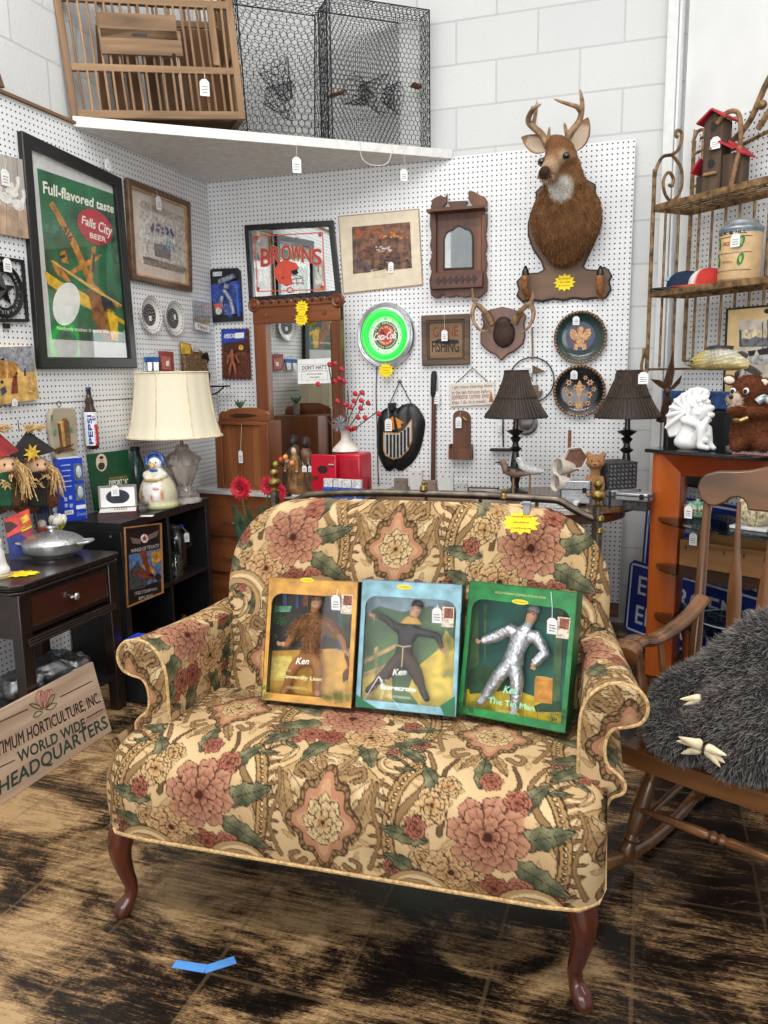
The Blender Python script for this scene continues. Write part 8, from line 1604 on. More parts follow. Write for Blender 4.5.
def gull(label,px,py,y,c1,c2,by,flip=1):
 p=fy(px,py,y);t=thing('shore_bird',label,'bird figure',(p[0],y,TZ));h=p[2]-TZ
 blob('body',[('e',(0,0,h),(.052,.024,.026),rotm(0,.18,0)),('c',(-.036,0,h+.010),(-.050,0,h+.040),.017,.014),('e',(-.053,0,h+.046),(.019,.015,.016)),('c',(.03,0,h-.006),(.085,0,h-.010),.014,.005)],VC('bird_paint',.5,0,100,.15),t,.010,paint=lambda q:(c2 if q[2]>h+.008-abs(q[0])*.05 and-.03<q[0]<.09 else c1))
 MB().tube([(-.066,0,h+.046),(-.094,0,h+.043)],(.005,.0015),8).build('beak',ink,t);MB().ell((-.058,-.014,h+.050),(.003,.002,.003),8,6).build('eye',ink,t);MB().tube([(0,0,0),(0,0,h-.015)],.005,8).build('post',M('bird_post',(150,116,80),.6),t);MB().lathe([(.035,0),(.035,.012),(.03,.016),(0,.016)],20).build('base',M('driftwood_base',(120,100,80),.8,var=.3),t)
gull('carved brown wading bird on a post in front of the left dark lamp',513.5,472,-.62,(132,108,90),(44,36,32),490);gull('carved white gull on a thin post right of the brown bird',530,469.5,-.52,(214,212,208),(184,186,190),490)
for k,(x0,x1,y0,c)in enumerate(((512,578,505,(96,96,98)),(524,580,501,(180,182,184)),(518,574,497,(110,110,112)))):
 a,b=fy(x0,y0,-.80),fy(x1,y0,-.80);t=thing('magazine',('bottom','middle','topmost')[k]+' magazine of the flat stack on the round table','magazine',((a[0]+b[0])/2,-.75,TZ+.012*k),-.12+.1*k,'stacked magazines on the round table');w=(b[0]-a[0])*.92;MB().box((0,0,.0055),(w,.24,.011)).build('pages',M('page_edges',(206,204,200),.7,var=.2,scale=120),t);MB().box((0,0,.0112),(w+.004,.243,.0012)).build('cover',M('cover_%d'%c[0],c,.35,var=.5,scale=16),t)
cream2=M('cream_enamel',(214,204,188),.35,var=.06);rustin=M('rust_inside',(92,54,34),.7,var=.3)
def scoop(label,px,py,y,r,ax,inside,n=28,ht=.11):
 p=fy(px,py,y);t=thing('scoop',label,'scoop',p,group='cream scoops on the round table');q=Vector((0,0,1)).rotation_difference(Vector(ax).normalized()).to_matrix()
 MB().lathe([(r*.25,-ht),(r*.55,-ht*.75),(r*.88,-ht*.3),(r,0),(r*.92,.0),(r*.80,-ht*.3),(r*.4,-ht*.6),(0,-ht*.62)],n,(0,0,0),q).build('bowl',cream2,t,ang=50);MB().lathe([(r*.84,-ht*.18),(r*.78,-ht*.32),(r*.38,-ht*.6),(0,-ht*.6)],n,(0,0,.0),q).build('inside',inside,t);return t
gi=M('grey_inside',(150,144,138),.4,var=.2);scoop('upper of two cream scoops with a grey mouth, left of the silver case',557.5,467,-.62,.044,(-.75,-.62,.1),gi);scoop('lower of two cream scoops with a grey mouth, left of the silver case',555,483,-.72,.040,(-.75,-.62,.05),gi);scoop('angular cream scoop with a rust brown inside on top of the pile',575,458,-.58,.062,(-.15,-.95,.35),rustin,6,.09)
p=fy(578,491,-.62);tag(MB().lathe([(.03,0),(.05,.012),(.062,.03),(.058,.03),(.045,.014),(0,.008)],28).build('dish',cream2,loc=(p[0],p[1],TZ+.001)),'shallow cream dish under the silver case on the round table','dish')
a,b=fy(568.5,431,-.15),fy(568.8,470,-.15);t=thing('wooden_stick','short upright brown stick behind the scoops','stick',(b[0],-.15,TZ));MB().tube([(0,0,0),(0,0,a[2]-TZ)],.009,10).build('shaft',M('stick_orange',(150,92,52),.5,var=.2),t);MB().ell((0,0,a[2]-TZ),(.010,.010,.006),10,6).build('tip',M('stick_orange',(150,92,52)),t)
alu=M('ribbed_aluminium',(196,198,200),.35,.7,var=.12,scale=120);wov=M('black_woven',(48,48,50),.6,var=.6,scale=55,bump=.6)
def case(label,px,py,y,w,d,h,rz,z,mat=None,group='silver cases on the round table'):
 p=fy(px,py,y);t=thing('metal_case',label,'case',(p[0],y,z),rz,group);MB().box((0,0,h/2),(w,d,h)).build('shell',mat or alu,t,bevel=.004);m=MB()
 for s in(-1,1):m.box((s*w/2,-d/2,h/2),(.008,.008,h)).box((s*w/2,d/2,h/2),(.008,.008,h))
 m.build('corner_edges',M('dark_edge',(90,92,94),.35,.7),t);MB().box((0,0,h*.62),(w+.003,d+.003,.004)).build('lid_seam',ink,t);MB().box((w*.3,-d/2-.004,h*.60),(.018,.008,.024)).build('clasp',M('clasp_dark',(50,50,52),.3,.6),t,bevel=.002);return t
case('small silver case standing in front of the cream scoops',576.5,490,-.70,.135,.06,.105,-.05,TZ+.012)
c2=case('larger silver case under the black woven box',616,505,-.62,.15,.15,.075,.55,TZ);
p=fy(614,490,-.60);t=thing('woven_box','black and grey woven pattern box on top of the larger silver case','box',(p[0]-.005,-.60,TZ+.076),.62);MB().box((0,0,.058),(.155,.15,.116)).build('box_body',wov,t,bevel=.003);MB().box((0,0,.118),(.158,.153,.008)).build('lid',M('woven_lid',(56,56,58),.6,var=.5,scale=55),t,bevel=.002)
m=MB()
for k in range(7):
 for j in range(6):m.box((-.062+k*.0205,-.0756,.012+j*.019),(.013,.002,.007),rotm(0,.7,0))
m.build('weave',M('weave_grey',(116,116,118),.5,var=.2),t);m=MB()
for k in range(7):
 for j in range(6):m.box((.0782,-.06+k*.02,.012+j*.019),(.002,.013,.007),rotm(.7,0,0))
m.build('weave',M('weave_grey',(116,116,118)),t)
case('flat silver case slanting at the right end of the round table',634,494,-.78,.15,.07,.034,-.28,TZ+.045);p=fy(634,494,-.78);tag(MB().box((0,0,.0215),(.11,.06,.043)).build('black_box',wov,loc=(p[0]+.012,-.78,TZ+.001),rz=-.28,bevel=.002),'low black woven box under the flat slanting silver case','box')
def bearc(q):return(176,116,66)
p=fy(595,484,-.68);tz=TZ+.04;t=thing('teddy_bear','small tan teddy bear wedged between the silver case and the woven box','teddy bear',(p[0],-.68,tz));bf_=FR((p[0],-.68,tz),0);hh=bf_.q(596,462)[1]
bd_=blob('body',[('e',(0,0,hh*.28),(.034,.028,.044)),('e',(0,0,hh),(.043,.036,.036)),('e',(0,-.032,hh-.010),(.018,.017,.014)),('e',(-.034,0,hh+.034),(.014,.008,.014)),('e',(.034,0,hh+.034),(.014,.008,.014)),('c',(0,0,hh*.4),(0,0,hh*.8),.024,.022),('c',(-.03,-.01,hh*.55),(-.036,-.026,hh*.25),.012,.011),('c',(.03,-.01,hh*.55),(.036,-.026,hh*.25),.012,.011),('c',(-.02,-.01,.02),(-.024,-.05,.014),.015,.015),('c',(.02,-.01,.02),(.024,-.05,.014),.015,.015)],M('teddy_plush',(158,112,72),.95,var=.2,scale=120,bump=.5),t,.008)
for s in(-1,1):MB().ell((s*.015,-.036,hh+.008),(.0035,.003,.004),8,6).build('eye',ink,t)
MB().ell((0,-.050,hh-.006),(.006,.004,.004),8,6).build('nose',M('bear_nose',(70,34,24),.4),t);tag(MB().box((0,0,.019),(.07,.07,.038)).build('plinth_box',M('grey_card_box',(120,120,122),.6,var=.2),loc=(p[0],-.68,TZ+.001)),'small grey card box the tan teddy bear sits on','box')
# orange display shelf with glass shelves
EF=FR((2.577,-.733,0),-radians(30));EW,ED,EH=.76,.27,1.05;org=WOOD('orange_cherry',(152,66,14),(192,96,26),.3,axis=2,scale=5,coat=.35,bump=.03);orgd=WOOD('orange_cherry_across',(138,54,18),(174,76,28),.3,axis=0,scale=5,coat=.35,bump=.03)
es_=thing('display_shelf','orange brown wooden display stand with curved glass shelves on the right','shelf',EF.o,EF.rz);PW=.118
for u0,s in((0,1),(EW,-1)):
 MB().slab([(u0,0),(u0+s*PW*.25,-.006),(u0+s*PW,.035),(u0+s*PW,.07),(u0+s*.03,ED),(u0,ED)],0,EH-.02).build('side_post',org,es_,bevel=.004)
o_=[(0,EH-.02),(EW,EH-.02),(EW-PW,EH-.125),(PW,EH-.125)];m=MB();A=[(0,0,EH-.02),(EW,0,EH-.02),(EW-PW,.040,EH-.118),(EW*.7,.075,EH-.098),(EW*.3,.075,EH-.098),(PW,.040,EH-.118)];B_=[(x,ED,z if z>EH-.05 else z)for x,y,z in A];m.add(A+B_,[tuple(range(6)),tuple(range(11,5,-1))]+[(i,6+i,6+(i+1)%6,(i+1)%6)for i in range(6)]);m.build('top_beam',orgd,es_,bevel=.003)
bkg=M('black_glass_top',(20,22,22),.08,var=.1,coat=.5);MB().slab([(-.03,-.02),(EW*.5,-.05),(EW+.03,-.02),(EW+.03,ED+.02),(-.03,ED+.02)],EH-.016,EH).build('glass_top',bkg,es_,bevel=.003)
gsh=CLEAR('smoked_glass_shelf',(196,206,204),gloss=.10);TOPZ=EH
for z in(.745,.535,.305):MB().slab([(.05,.0)]+[(EW*.5+(EW*.5-.05)*cos(a),-.16*sin(a))for a in np.linspace(pi-.05,.05,17)]+[(EW-.05,0),(EW-PW*.5,ED-.03),(PW*.5,ED-.03)],z-.005,z+.005).build('glass_shelf',gsh,es_)
def ew(u,v,z):return EF.o+EF.X*u+EF.Y*v+np.array([0,0,z])
MB().tube([(.10,.20,.02),(.10,.20,.30)],.02,10).build('foot_block',org,es_)
ap_=hit(690,449,(0,0,1),EH);an_=thing('angel_statue','white plaster cherub with a large wing sitting on the display stand','statue',ap_,-radians(20));AF=FR(ap_,-radians(20));pw=M('white_plaster',(238,238,236),.55,var=.03)
def aq(px,py,y=0.0):u,z=AF.q(px,py,-y);return(u,y,z)
blob('body',[('e',aq(688,442),(.060,.055,.034)),('c',aq(688,438),aq(690,422),.046,.036),('e',aq(699,413,-.01),(.038,.040,.040)),('e',aq(704,409,.0),(.036,.036,.034)),('c',aq(684,420,-.03),aq(702,426,-.055),.019,.016),('c',aq(702,426,-.055),aq(708,419,-.04),.016,.014),('c',aq(694,443,-.03),aq(702,428,-.06),.024,.020),('c',aq(702,428,-.065),aq(700,446,-.07),.020,.015),('c',aq(700,446,-.07),aq(708,448,-.085),.014,.012),('c',aq(708,428,-.035),aq(710,446,-.045),.017,.014),('c',aq(710,446,-.04),aq(714,448,-.055),.013,.011),('e',aq(706,436,-.06),(.014,.012,.014))],pw,an_,.010)
for px,py in((694,406),(700,401),(707,402),(711,408),(711,415),(697,410),(704,399),(708,420),(701,405)):MB().ell(aq(px,py,-.026 if px<705 else-.015),(.016,.018,.013),10,7).build('hair_curl',pw,an_)
c=Vector(aq(698,414,-.052));MB().tube([c,c+Vector((-.004,-.012,-.002))],(.008,.004),8).build('nose',pw,an_)
for k in range(5):q=Vector(aq(703+k*1.2,440+abs(k-2)*.4,-.078));MB().tube([q+Vector((0,0,.012)),q+Vector((0,-.004,0)),q+Vector((.001,0,-.010))],(.0042,.004,.003),6).build('finger',pw,an_)
wing=[(668,438),(665,428),(666,416),(669,407),(674,399),(682,393),(690,388.5),(697,387),(702,388),(708,390),(709,395),(702,400),(697,406),(692,415),(688,424),(683,430),(677,436)]
MB().prism([(aq(*p)[0],aq(*p)[2])for p in wing],.005,.030).build('wing',pw,an_,bevel=.008)
for k in range(12):
 tt=k/11;b0=Vector(aq(690-6*tt,408+14*tt,.0));tip=wing[min(15,1+k)];e=Vector(aq(tip[0],tip[1],-.004));m=MB();sweep(m,[b0,b0.lerp(e,.5)+Vector((0,-.010,0)),b0.lerp(e,.92),e],[(.012,.010),(.020,.012),(.018,.010),(.008,.006)],up=(0,1,0),n=10,p=2);m.build('feather',pw,an_)
pp_=hit(752,447,(0,0,1),EH+.032);pd=thing('plush_deer','brown plush fawn toy sitting on a book on the display stand','plush toy',pp_,-radians(25));PF=FR(pp_,-radians(25));brp=VC('plush_brown',.95,.5,160,.3)
def bq(px,py,y=0.0):u,z=PF.q(px,py,-y);return Vector((u,y,z))
mz_=bq(732,402,-.075)
def plc(p):return(226,206,182)if(Vector(p)-mz_).length<.040 else(112,62,34)
els=[('e',bq(752,436),(.075,.07,.055)),('c',bq(752,430),bq(752,410),.075,.062),('e',bq(750,390,-.01),(.066,.062,.058)),('e',bq(735,400,-.06),(.030,.034,.024)),('c',bq(742,412,-.05),bq(733,410,-.10),.026,.022),('c',bq(768,412,-.02),bq(750,412,-.09),.028,.024),('c',bq(742,440,-.04),bq(736,446,-.09),.032,.026),('c',bq(762,440,-.04),bq(764,445,-.10),.034,.03)]
pbod=blob('body',els,brp,pd,.010,paint=plc);mb,cc=tufts(pbod,9000,.010,(92,50,28),lambda p:tuple(min(255,v*1.15)for v in plc(p)),.0012,(0,0,-.4),31);mb.build('fur',VC('plush_deer_fur',.95,0,100),pd,col=cc)
for px,py,w in((757,376,.022),(737,374,.014)):MB().tube(catmull([tuple(bq(px-1,py+6,-.01)),tuple(bq(px,py,-.015)),tuple(bq(px+2,py-3,-.01))],4),[w*.5]*3+[w*.7]*3+[w*.5]*2+[.003],8).build('antler_nub',M('felt_brown',(66,38,24),.9),pd)
for px,py,s in((763,383,1),(730,380,-1)):
 c=bq(px,py,-.01);MB().ell(c,(.030,.012,.022),14,8,rotm(0,-s*.3,0)).build('ear',M('plush_brown_dark',(104,58,34),.9),pd);MB().ell(c+Vector((0,-.009,0)),(.022,.008,.015),12,8,rotm(0,-s*.3,0)).build('inner_ear',M('cream_felt',(228,214,198),.9),pd)
for px,py in((746,391),(733,391)):e=bq(px,py,-.074 if px>740 else-.066);MB().ell(e,(.012,.006,.013),12,8).build('eye_white',M('eye_white',(236,234,230),.3),pd);MB().ell(e+Vector((-.001,-.005,-.001)),(.008,.004,.009),12,8).build('pupil',ink,pd)
MB().ell(bq(731,397,-.095),(.010,.008,.008),10,8).build('nose',M('felt_nose',(52,28,22),.6),pd);MB().tube([tuple(bq(734+k*3.2,405+k*.6,-.10))for k in range(5)],.0022,5).build('mouth',M('stitch_red',(150,60,50),.7),pd)
MB().tube(catmull([tuple(bq(757,402,-.07)),tuple(bq(764,398,-.06)),tuple(bq(772,402,-.05))],4),.014,8).build('scarf',M('scarf_check',(176,196,190),.9,var=.6,scale=60),pd);MB().tube([tuple(bq(734,420,-.10)),tuple(bq(741,421,-.11)),tuple(bq(748,418,-.10))],(.010,.013,.010),10).build('brass_bells',M('bell_brass',(160,132,80),.3,.8,var=.4,scale=90),pd)
bp_=hit(750,452,(0,0,1),EH);bkk=thing('book','red and white patterned book lying under the plush fawn','book',ew(.42,.02,EH),EF.rz);MB().box((.10,.07,.015),(.32,.19,.026)).build('pages',M('book_pages',(226,222,214),.7,var=.15,scale=150),bkk);MB().box((.10,.07,.029),(.324,.194,.003)).box((.10,.07,.0015),(.324,.194,.003)).build('cover',M('cover_red',(186,44,54),.4,var=.5,scale=40),bkk)
tv=hit(698,505,EF.Y,EF.Y@(EF.o+EF.Y*.10));gt=thing('tureen','green and white floral lidded tureen on the upper glass shelf','tureen',(tv[0],tv[1],.751),EF.rz);gt.scale=(.72,.72,.72);MB().lathe([(.04,0),(.05,.006),(.075,.03),(.078,.06),(.07,.065),(.062,.075),(.035,.095),(.012,.10),(.012,.112),(0,.116)],28,sc=(1.1,.9)).build('tureen_body',M('green_floral',(150,190,160),.3,var=.45,scale=45,coat=.4),gt,ang=50);m=MB();rr=random.Random(6)
for k in range(12):a=-rr.uniform(.2,2.9);z=rr.uniform(.025,.06);m.ell((.086*cos(a),.07*sin(a),z),(.008,.006,.008),8,6)
m.build('painted_flowers',M('flower_brown',(150,84,54),.4),gt);MB().tube(catmull([(-.08,0,.06),(-.115,0,.065),(-.118,0,.035),(-.078,0,.03)],4),.006,8).build('handle',M('tureen_cream',(220,214,196),.3),gt);price_tag('the green floral tureen',ew(.195,-.02,.83),ew(.195,-.03,.765),.055,.035,EF.rz)
bv_=hit(756,513,EF.Y,EF.Y@(EF.o+EF.Y*.02));ball=thing('shell_ball','cream woven ball in a clear tray on the upper glass shelf','ornament',(bv_[0],bv_[1],.751),EF.rz);MB().ell((0,0,.075),.068,20,14).build('ball',M('shell_cream',(206,184,150),.6,var=.5,scale=60,bump=.6),ball);m=MB()
for k in range(9):a=k*.7;m.tube([(.070*cos(t)*cos(a),.070*cos(t)*sin(a),.075+.07*sin(t)*(1 if k%2 else .6))for t in np.linspace(0,2*pi,24)[:-1]],.003,5,closed=True)
m.build('woven_strands',M('strand_cream',(226,208,176),.6,var=.2),ball);MB().box((0,0,.006),(.15,.14,.012)).build('tray',M('acrylic_white',(214,216,216),.2,coat=.4),ball,bevel=.002)
cb_=thing('wooden_crate','rough wooden crate on the middle glass shelf','crate',ew(.335,.03,.5405),EF.rz);cwood=WOOD('crate_pine',(112,72,38),(176,126,74),.7,axis=0,scale=14);CWd,CDd,CHd=.40,.20,.115
for y in(0,CDd):MB().box((0,y,CHd/2),(CWd,.012,CHd)).build('long_side',cwood,cb_,bevel=.002)
for x in(-1,1):MB().box((x*(CWd/2-.006),CDd/2,CHd/2),(.012,CDd-.012,CHd)).build('end_board',cwood,cb_,bevel=.002)
MB().box((0,CDd/2,.006),(CWd-.02,CDd-.012,.01)).build('bottom_board',cwood,cb_);m=MB()
for k in range(5):m.box((-.17+k*.085,-.007,.085),(.006,.002,.018))
m.build('staple_marks',M('mark_dark',(70,44,26),.8),cb_);price_tag('the left end of the rough wooden crate',ew(.20,-.0,.735),ew(.20,.015,.640),.055,.035,EF.rz)
dsh=thing('glass_platter','round clear glass platter on the lowest glass shelf','platter',ew(.38,.05,.311),EF.rz);MB().lathe([(.08,0),(.09,.004),(.15,.022),(.152,.026),(.148,.026),(.09,.008),(0,.006)],40).build('platter',jar,dsh,ang=60);MB().tube([(.15*cos(a),.15*sin(a),.025)for a in np.linspace(0,2*pi,49)[:-1]],.003,6,closed=True).build('rim',M('rim_grey',(150,160,164),.2,coat=.4),dsh)
bg_=thing('canvas_bag','tall black bag with a blue top band hanging behind the cherub','bag',DIAG.w(694,452,.07)*np.array([1,1,0])+np.array([0,0,.02]),DIAG.rz);GF=FR(bg_.location[:],DIAG.rz);z1,z2=GF.q(694,391)[1],GF.q(694,408)[1];b_l,b_r=GF.q(667,400)[0],GF.q(733,400)[0];cxb=(b_l+b_r)/2
zq=.80
MB().box((cxb,0,(z2+zq)/2),(b_r-b_l+.0,.05,z2-zq)).build('bag_body',M('black_cloth',(22,23,28),.9,var=.5,scale=14,bump=.5),bg_,bevel=.02);MB().box((cxb,0,(z1+z2)/2),(b_r-b_l+.01,.056,z1-z2)).build('blue_band',M('denim_blue',(48,78,128),.8,var=.4,scale=30,bump=.3),bg_,bevel=.006)
st_=thing('pole_stand','grey metal pole rising behind the cherub under the carved fish','pole',ew(.28,.22,EH));pz=FR(st_.location[:],0).q(717,368)[1];MB().tube([(0,0,0),(0,0,pz)],.014,14).build('pole',M('grey_pole',(168,168,166),.4,.3),st_);MB().lathe([(.05,0),(.05,.01),(.02,.016)],24).build('base',M('grey_pole',(168,168,166)),st_)
FF=FR(st_.location[:],-radians(32));t=thing('carved_fish','carved and painted golden fish mounted on the grey pole','fish carving',FF.o+np.array([0,0,pz]),FF.rz);F3=FR(t.location[:],FF.rz);fo=[(686,363.5),(691,357),(698,352),(708,348.5),(719,347),(730,348.5),(740,354),(747,361),(750,367),(744,370),(720,370.5),(700,370),(690,368)]
fp_=[p[:2]for p in catmull([(a,b,0)for a,b in F3.poly(fo,.02)],3,True)];cxp,czp=F3.q(718,361,.02)
def fishc(v):
 u=np.array(v)[:,0];z=np.array(v)[:,2];return u,z
vs,fs=puff(fp_,.0,.035);cols=[];zl,zh=min(p[1]for p in fp_),max(p[1]for p in fp_);ul_=min(p[0]for p in fp_)
for x,y,z in vs:
 k=(z-zl)/(zh-zl);c=(200,176,112)if k<.3 else(214,202,160)if k<.6 else(206,200,180)if k<.88 else(120,116,100)
 if x-ul_<.09:c=(206,184,116)
 n=.82+.3*abs(sin(x*170+z*60)*sin(z*190-x*40));cols.append(lin([min(255,q*n)for q in c]))
MB().add(vs,fs).build('body',VC('fish_paint',.35,.2,200,.2,coat=.3),t,col=np.array(cols),ang=70);fin=M('fin_dark',(58,58,56),.5,var=.4,scale=60)
for nm,P_ in(('dorsal_fin',[(705,350),(708,346),(716,345),(728,345.5),(733,346),(731,350.5),(719,348)]),('rear_fin',[(737,352),(741,351),(747,354),(746,358),(742,356)]),('tail_fin',[(745,362),(750,365),(755,368),(762,374),(752,374),(744,370)]),('belly_fin',[(708,370),(711,366),(714,370)]),('belly_fin',[(722,370),(725,366),(728,370)])):MB().prism(F3.poly(P_,.01),-.010,.004).build(nm,fin,t,bevel=.002)
c=F3.q(691.5,361.5,.03);MB().ell((c[0],-.030,c[1]),(.006,.004,.006),10,8).build('eye',ink,t);a,b=F3.q(686.5,365,.02),F3.q(692,366.5,.028);MB().tube([(a[0],-.020,a[1]),(b[0],-.030,b[1])],.002,5).build('mouth_line',ink,t)
RFm=M('rusted_sheet',(78,54,40),.6,.4,var=.4,scale=40);t=thing('metal_flower','rusty brown sheet metal flower with pointed petals beside the right dark lamp','garden ornament',DIAG.w(668,391,.27),DIAG.rz);f3=FR(t.location[:],DIAG.rz)
for P_ in([(668,391),(664,382),(667,372),(671,360),(673,350),(674.5,372),(672,384)],[(668,391),(660,387),(655,383),(650.5,379),(660,380),(666,384)],[(668,391),(674,384),(682,375),(680,383),(674,389)],[(668,390),(672,400),(671,412),(668,421),(661,423),(656,421),(661,412),(664,400)]):
 m=MB();m.prism(f3.poly(P_),-.004,.002);m.build('petal',RFm,t,bevel=.001)
MB().tube([(0,.01,0),(0,.01,-f3.o[2]+.02)],.005,8).build('stake',RFm,t);MB().ell((0,-.006,0),(.018,.012,.018),12,8).build('hub',RFm,t)
# iron rack on the angled pegboard
irn=M('rusty_gilt_iron',(132,104,70),.55,.45,var=.5,scale=34,bump=.3);R0=DIAG;rk=thing('wall_rack','rusty wrought iron shelf rack with scrolls on the angled pegboard','rack',(2.60,0,0),DIAG.rz);s0,s1,t0,t1=.185,1.06,-.03,-.27;zA,zB,zC=2.155,1.765,1.385
def fl_(z,nm):
 m=MB();m.box(((s0+s1)/2,t1,z-.014),(s1-s0,.008,.030)).box(((s0+s1)/2,t0,z-.014),(s1-s0,.008,.030)).box((s0,(t0+t1)/2,z-.014),(.008,t0-t1,.030)).box((s1,(t0+t1)/2,z-.014),(.008,t0-t1,.030));m.build(nm+'_rim',irn,rk,bevel=.002);m=MB()
 for k in range(6):m.tube([(s0,t1+.035+k*.037,z-.012),(s1,t1+.035+k*.037,z-.012)],.004,6)
 for k in range(4):m.tube([(s0+.17+k*.19,t1,z-.017),(s0+.17+k*.19,t0,z-.017)],.004,6)
 m.build(nm+'_wires',irn,rk)
fl_(zA,'upper_shelf');fl_(zB,'lower_shelf')
for k,(s,tt,z0,z1)in enumerate([(s0,t1,zC,zA+.16),(s0,t0,zC+.05,zA+.30),(s1,t1,zC,zA+.16),(s1,t0,zC+.05,zA+.30)]):MB().tube([(s,tt,z0),(s,tt,z1)],.0095,8).build('corner_post',irn,rk)
for k in range(2):MB().tube([(s0,t1+.08+k*.085,zC+.02),(s0,t1+.08+k*.085,zA+.02)],.006,6).build('side_bar',irn,rk)
for k in range(11):s=s0+.055+k*.078;MB().tube([(s,t0,zC+.05),(s,t0,zA+(.02 if k>2 else .30-.05*k))],.006,6).build('back_bar',irn,rk)
MB().tube([(s0,t1,zC+.012),(s0,t0,zC+.012)],.006,6).build('lower_rod',irn,rk);MB().tube([(s0,t0,zC+.012),(s1,t0,zC+.012)],.006,6).build('lower_rod',irn,rk);MB().tube([(s0,t0,zC+.05),(s1,t0,zC+.05)],.006,6).build('lower_rod',irn,rk)
MB().tube(catmull([(s0,t1,zC+.06),(s0-.004,t1-.02,zC+.11),(s0+.004,t1-.028,zC+.08),(s0-.006,t1-.03,zC+.02),(s0,t1-.006,zC-.005),(s0,t1,zC+.02)],5),.007,8).build('foot_curl',irn,rk)
def spiral(y0,z0,r0,turns,r1,a0,sg,x):n=30;return[(x,y0+sg*(r0+(r1-r0)*k/(n-1))*cos(a0+turns*2*pi*k/(n-1)),z0+(r0+(r1-r0)*k/(n-1))*sin(a0+turns*2*pi*k/(n-1)))for k in range(n)]
zs_=zA+.13
MB().tube(catmull([(s0,t1,zA+.02),(s0,t1+.004,zA+.14),(s0,t1+.04,zA+.215),(s0,t1+.10,zA+.235),(s0,t1+.14,zA+.26),(s0,t1+.16,zA+.31),(s0,t1+.155,zA+.34),(s0,t1+.13,zA+.345),(s0,t1+.12,zA+.325),(s0,t1+.135,zA+.315)],5),.008,8).build('scroll',irn,rk);MB().tube(catmull([(s0,t1+.10,zA+.235),(s0,t1+.165,zA+.18),(s0,t1+.17,zA+.09),(s0,t1+.12,zA+.03),(s0,t1+.075,zA+.05),(s0,t1+.055,zA+.11),(s0,t1+.085,zA+.155),(s0,t1+.118,zA+.13),(s0,t1+.112,zA+.095),(s0,t1+.092,zA+.10)],5),.0075,8).build('scroll',irn,rk)
MB().tube(catmull([(s0,t0-.01,zA+.30),(s0+.02,t0,zA+.345),(s0+.055,t0,zA+.345),(s0+.058,t0,zA+.315),(s0+.04,t0,zA+.312)],5),.0075,8).build('scroll',irn,rk);MB().tube([(s0,t0,zA+.26),(s0,t0,zA+.36)],(.010,.004),8).build('finial',irn,rk)
for z in(.10,.18,.25):MB().tube([(s0,t0,zA+z),(s0+.10,t0,zA+z+.01)],.007,8).build('cross_bar',irn,rk)
MB().tube(catmull([(s0+.10,t0,zA+.22),(s0+.17,t0,zA+.33),(s0+.24,t0,zA+.345),(s0+.28,t0,zA+.28),(s0+.25,t0,zA+.25)],6),.009,8).build('scroll',irn,rk)
for P_ in(((s0+.14,t0,zA+.22),(s0+.30,t0,zA+.30),(s0+.40,t0,zA+.46),(s0+.52,t0,zA+.58),(s0+.75,t0,zA+.60)),((s0+.36,t0,zA+.27),(s0+.44,t0,zA+.36),(s0+.50,t0,zA+.47),(s0+.70,t0,zA+.52))):MB().tube(catmull(P_,6),.013,8).build('crown_arch',irn,rk)
MB().tube([(s0+.12,t0,zA+.20),(s1,t0,zA+.32)],.009,8).build('crown_bar',irn,rk);MB().ell((s0+.385,t0-.012,zA+.36),(.022,.014,.020),12,8).build('crown_boss',irn,rk)
def rw(px,py,out):return DIAG.w(px,py,out)
bh=rw(716,172,.17);bh[2]=zA+.001;bt=thing('birdhouse','rustic dark wooden birdhouse tower with red roofs and a vine handle on the rack','birdhouse',bh,DIAG.rz+.25);bfm=FR(bh,DIAG.rz+.25);bark=WOOD('bark_dark',(50,38,28),(98,78,58),.85,axis=2,scale=20,bump=.5);redr=M('roof_red',(176,28,44),.6,var=.15)
zt=bfm.q(722,122)[1];w=.085
MB().box((.0,0,zt/2),(w,w,zt)).build('tower',bark,bt,bevel=.002);MB().prism([(-w/2,zt),(w/2,zt),(0,zt+.035)],-w/2,w/2).build('gable',bark,bt)
for s in(-1,1):MB().box((s*.034,0,zt+.022),(.082,w+.05,.009),rotm(0,s*.62,0)).build('roof_panel',redr,bt,bevel=.001)
MB().prism(circ(0,zt-.025,.014,.02,16),-w/2-.002,-w/2+.001).build('entry_hole',ink,bt);MB().prism(circ(-.002,zt*.42,.016,.019,16),-w/2-.002,-w/2+.001).build('entry_hole',ink,bt);MB().tube([(-.03,-w/2-.008,zt*.28),(.03,-w/2-.008,zt*.28)],.007,8).build('perch',M('perch_tan',(150,116,80),.7),bt);MB().tube([(0,-w/2,zt*.62),(0,-w/2-.02,zt*.62)],.006,8).build('perch',M('perch_tan',(150,116,80)),bt)
MB().box((.085,.01,zt*.26),(.085,.075,zt*.52)).build('annex',bark,bt,bevel=.002);MB().box((-.062,.01,zt*.15),(.04,.06,zt*.3)).build('annex',bark,bt,bevel=.002)
for u,z,wd,a in((.072,zt*.62,.085,.55),(.115,zt*.56,.09,.75),(-.066,zt*.42,.07,-.95)):MB().box((u,-.005,z),(wd,.115,.009),rotm(0,a,0)).build('roof_panel',redr,bt,bevel=.001)
MB().tube(catmull([(.02,-.05,zt*.95),(.07,-.055,zt*1.06),(.12,-.055,zt*.98),(.13,-.05,zt*.6),(.115,-.055,zt*.3),(.10,-.055,.01)],6),.010,8).build('vine_handle',M('vine_tan',(132,98,66),.7,var=.35,scale=60),bt);price_tag('the front of the red roofed birdhouse',bfm.w(713,140,.055),bfm.w(715,149,.056),.05,.045,DIAG.rz+.25)
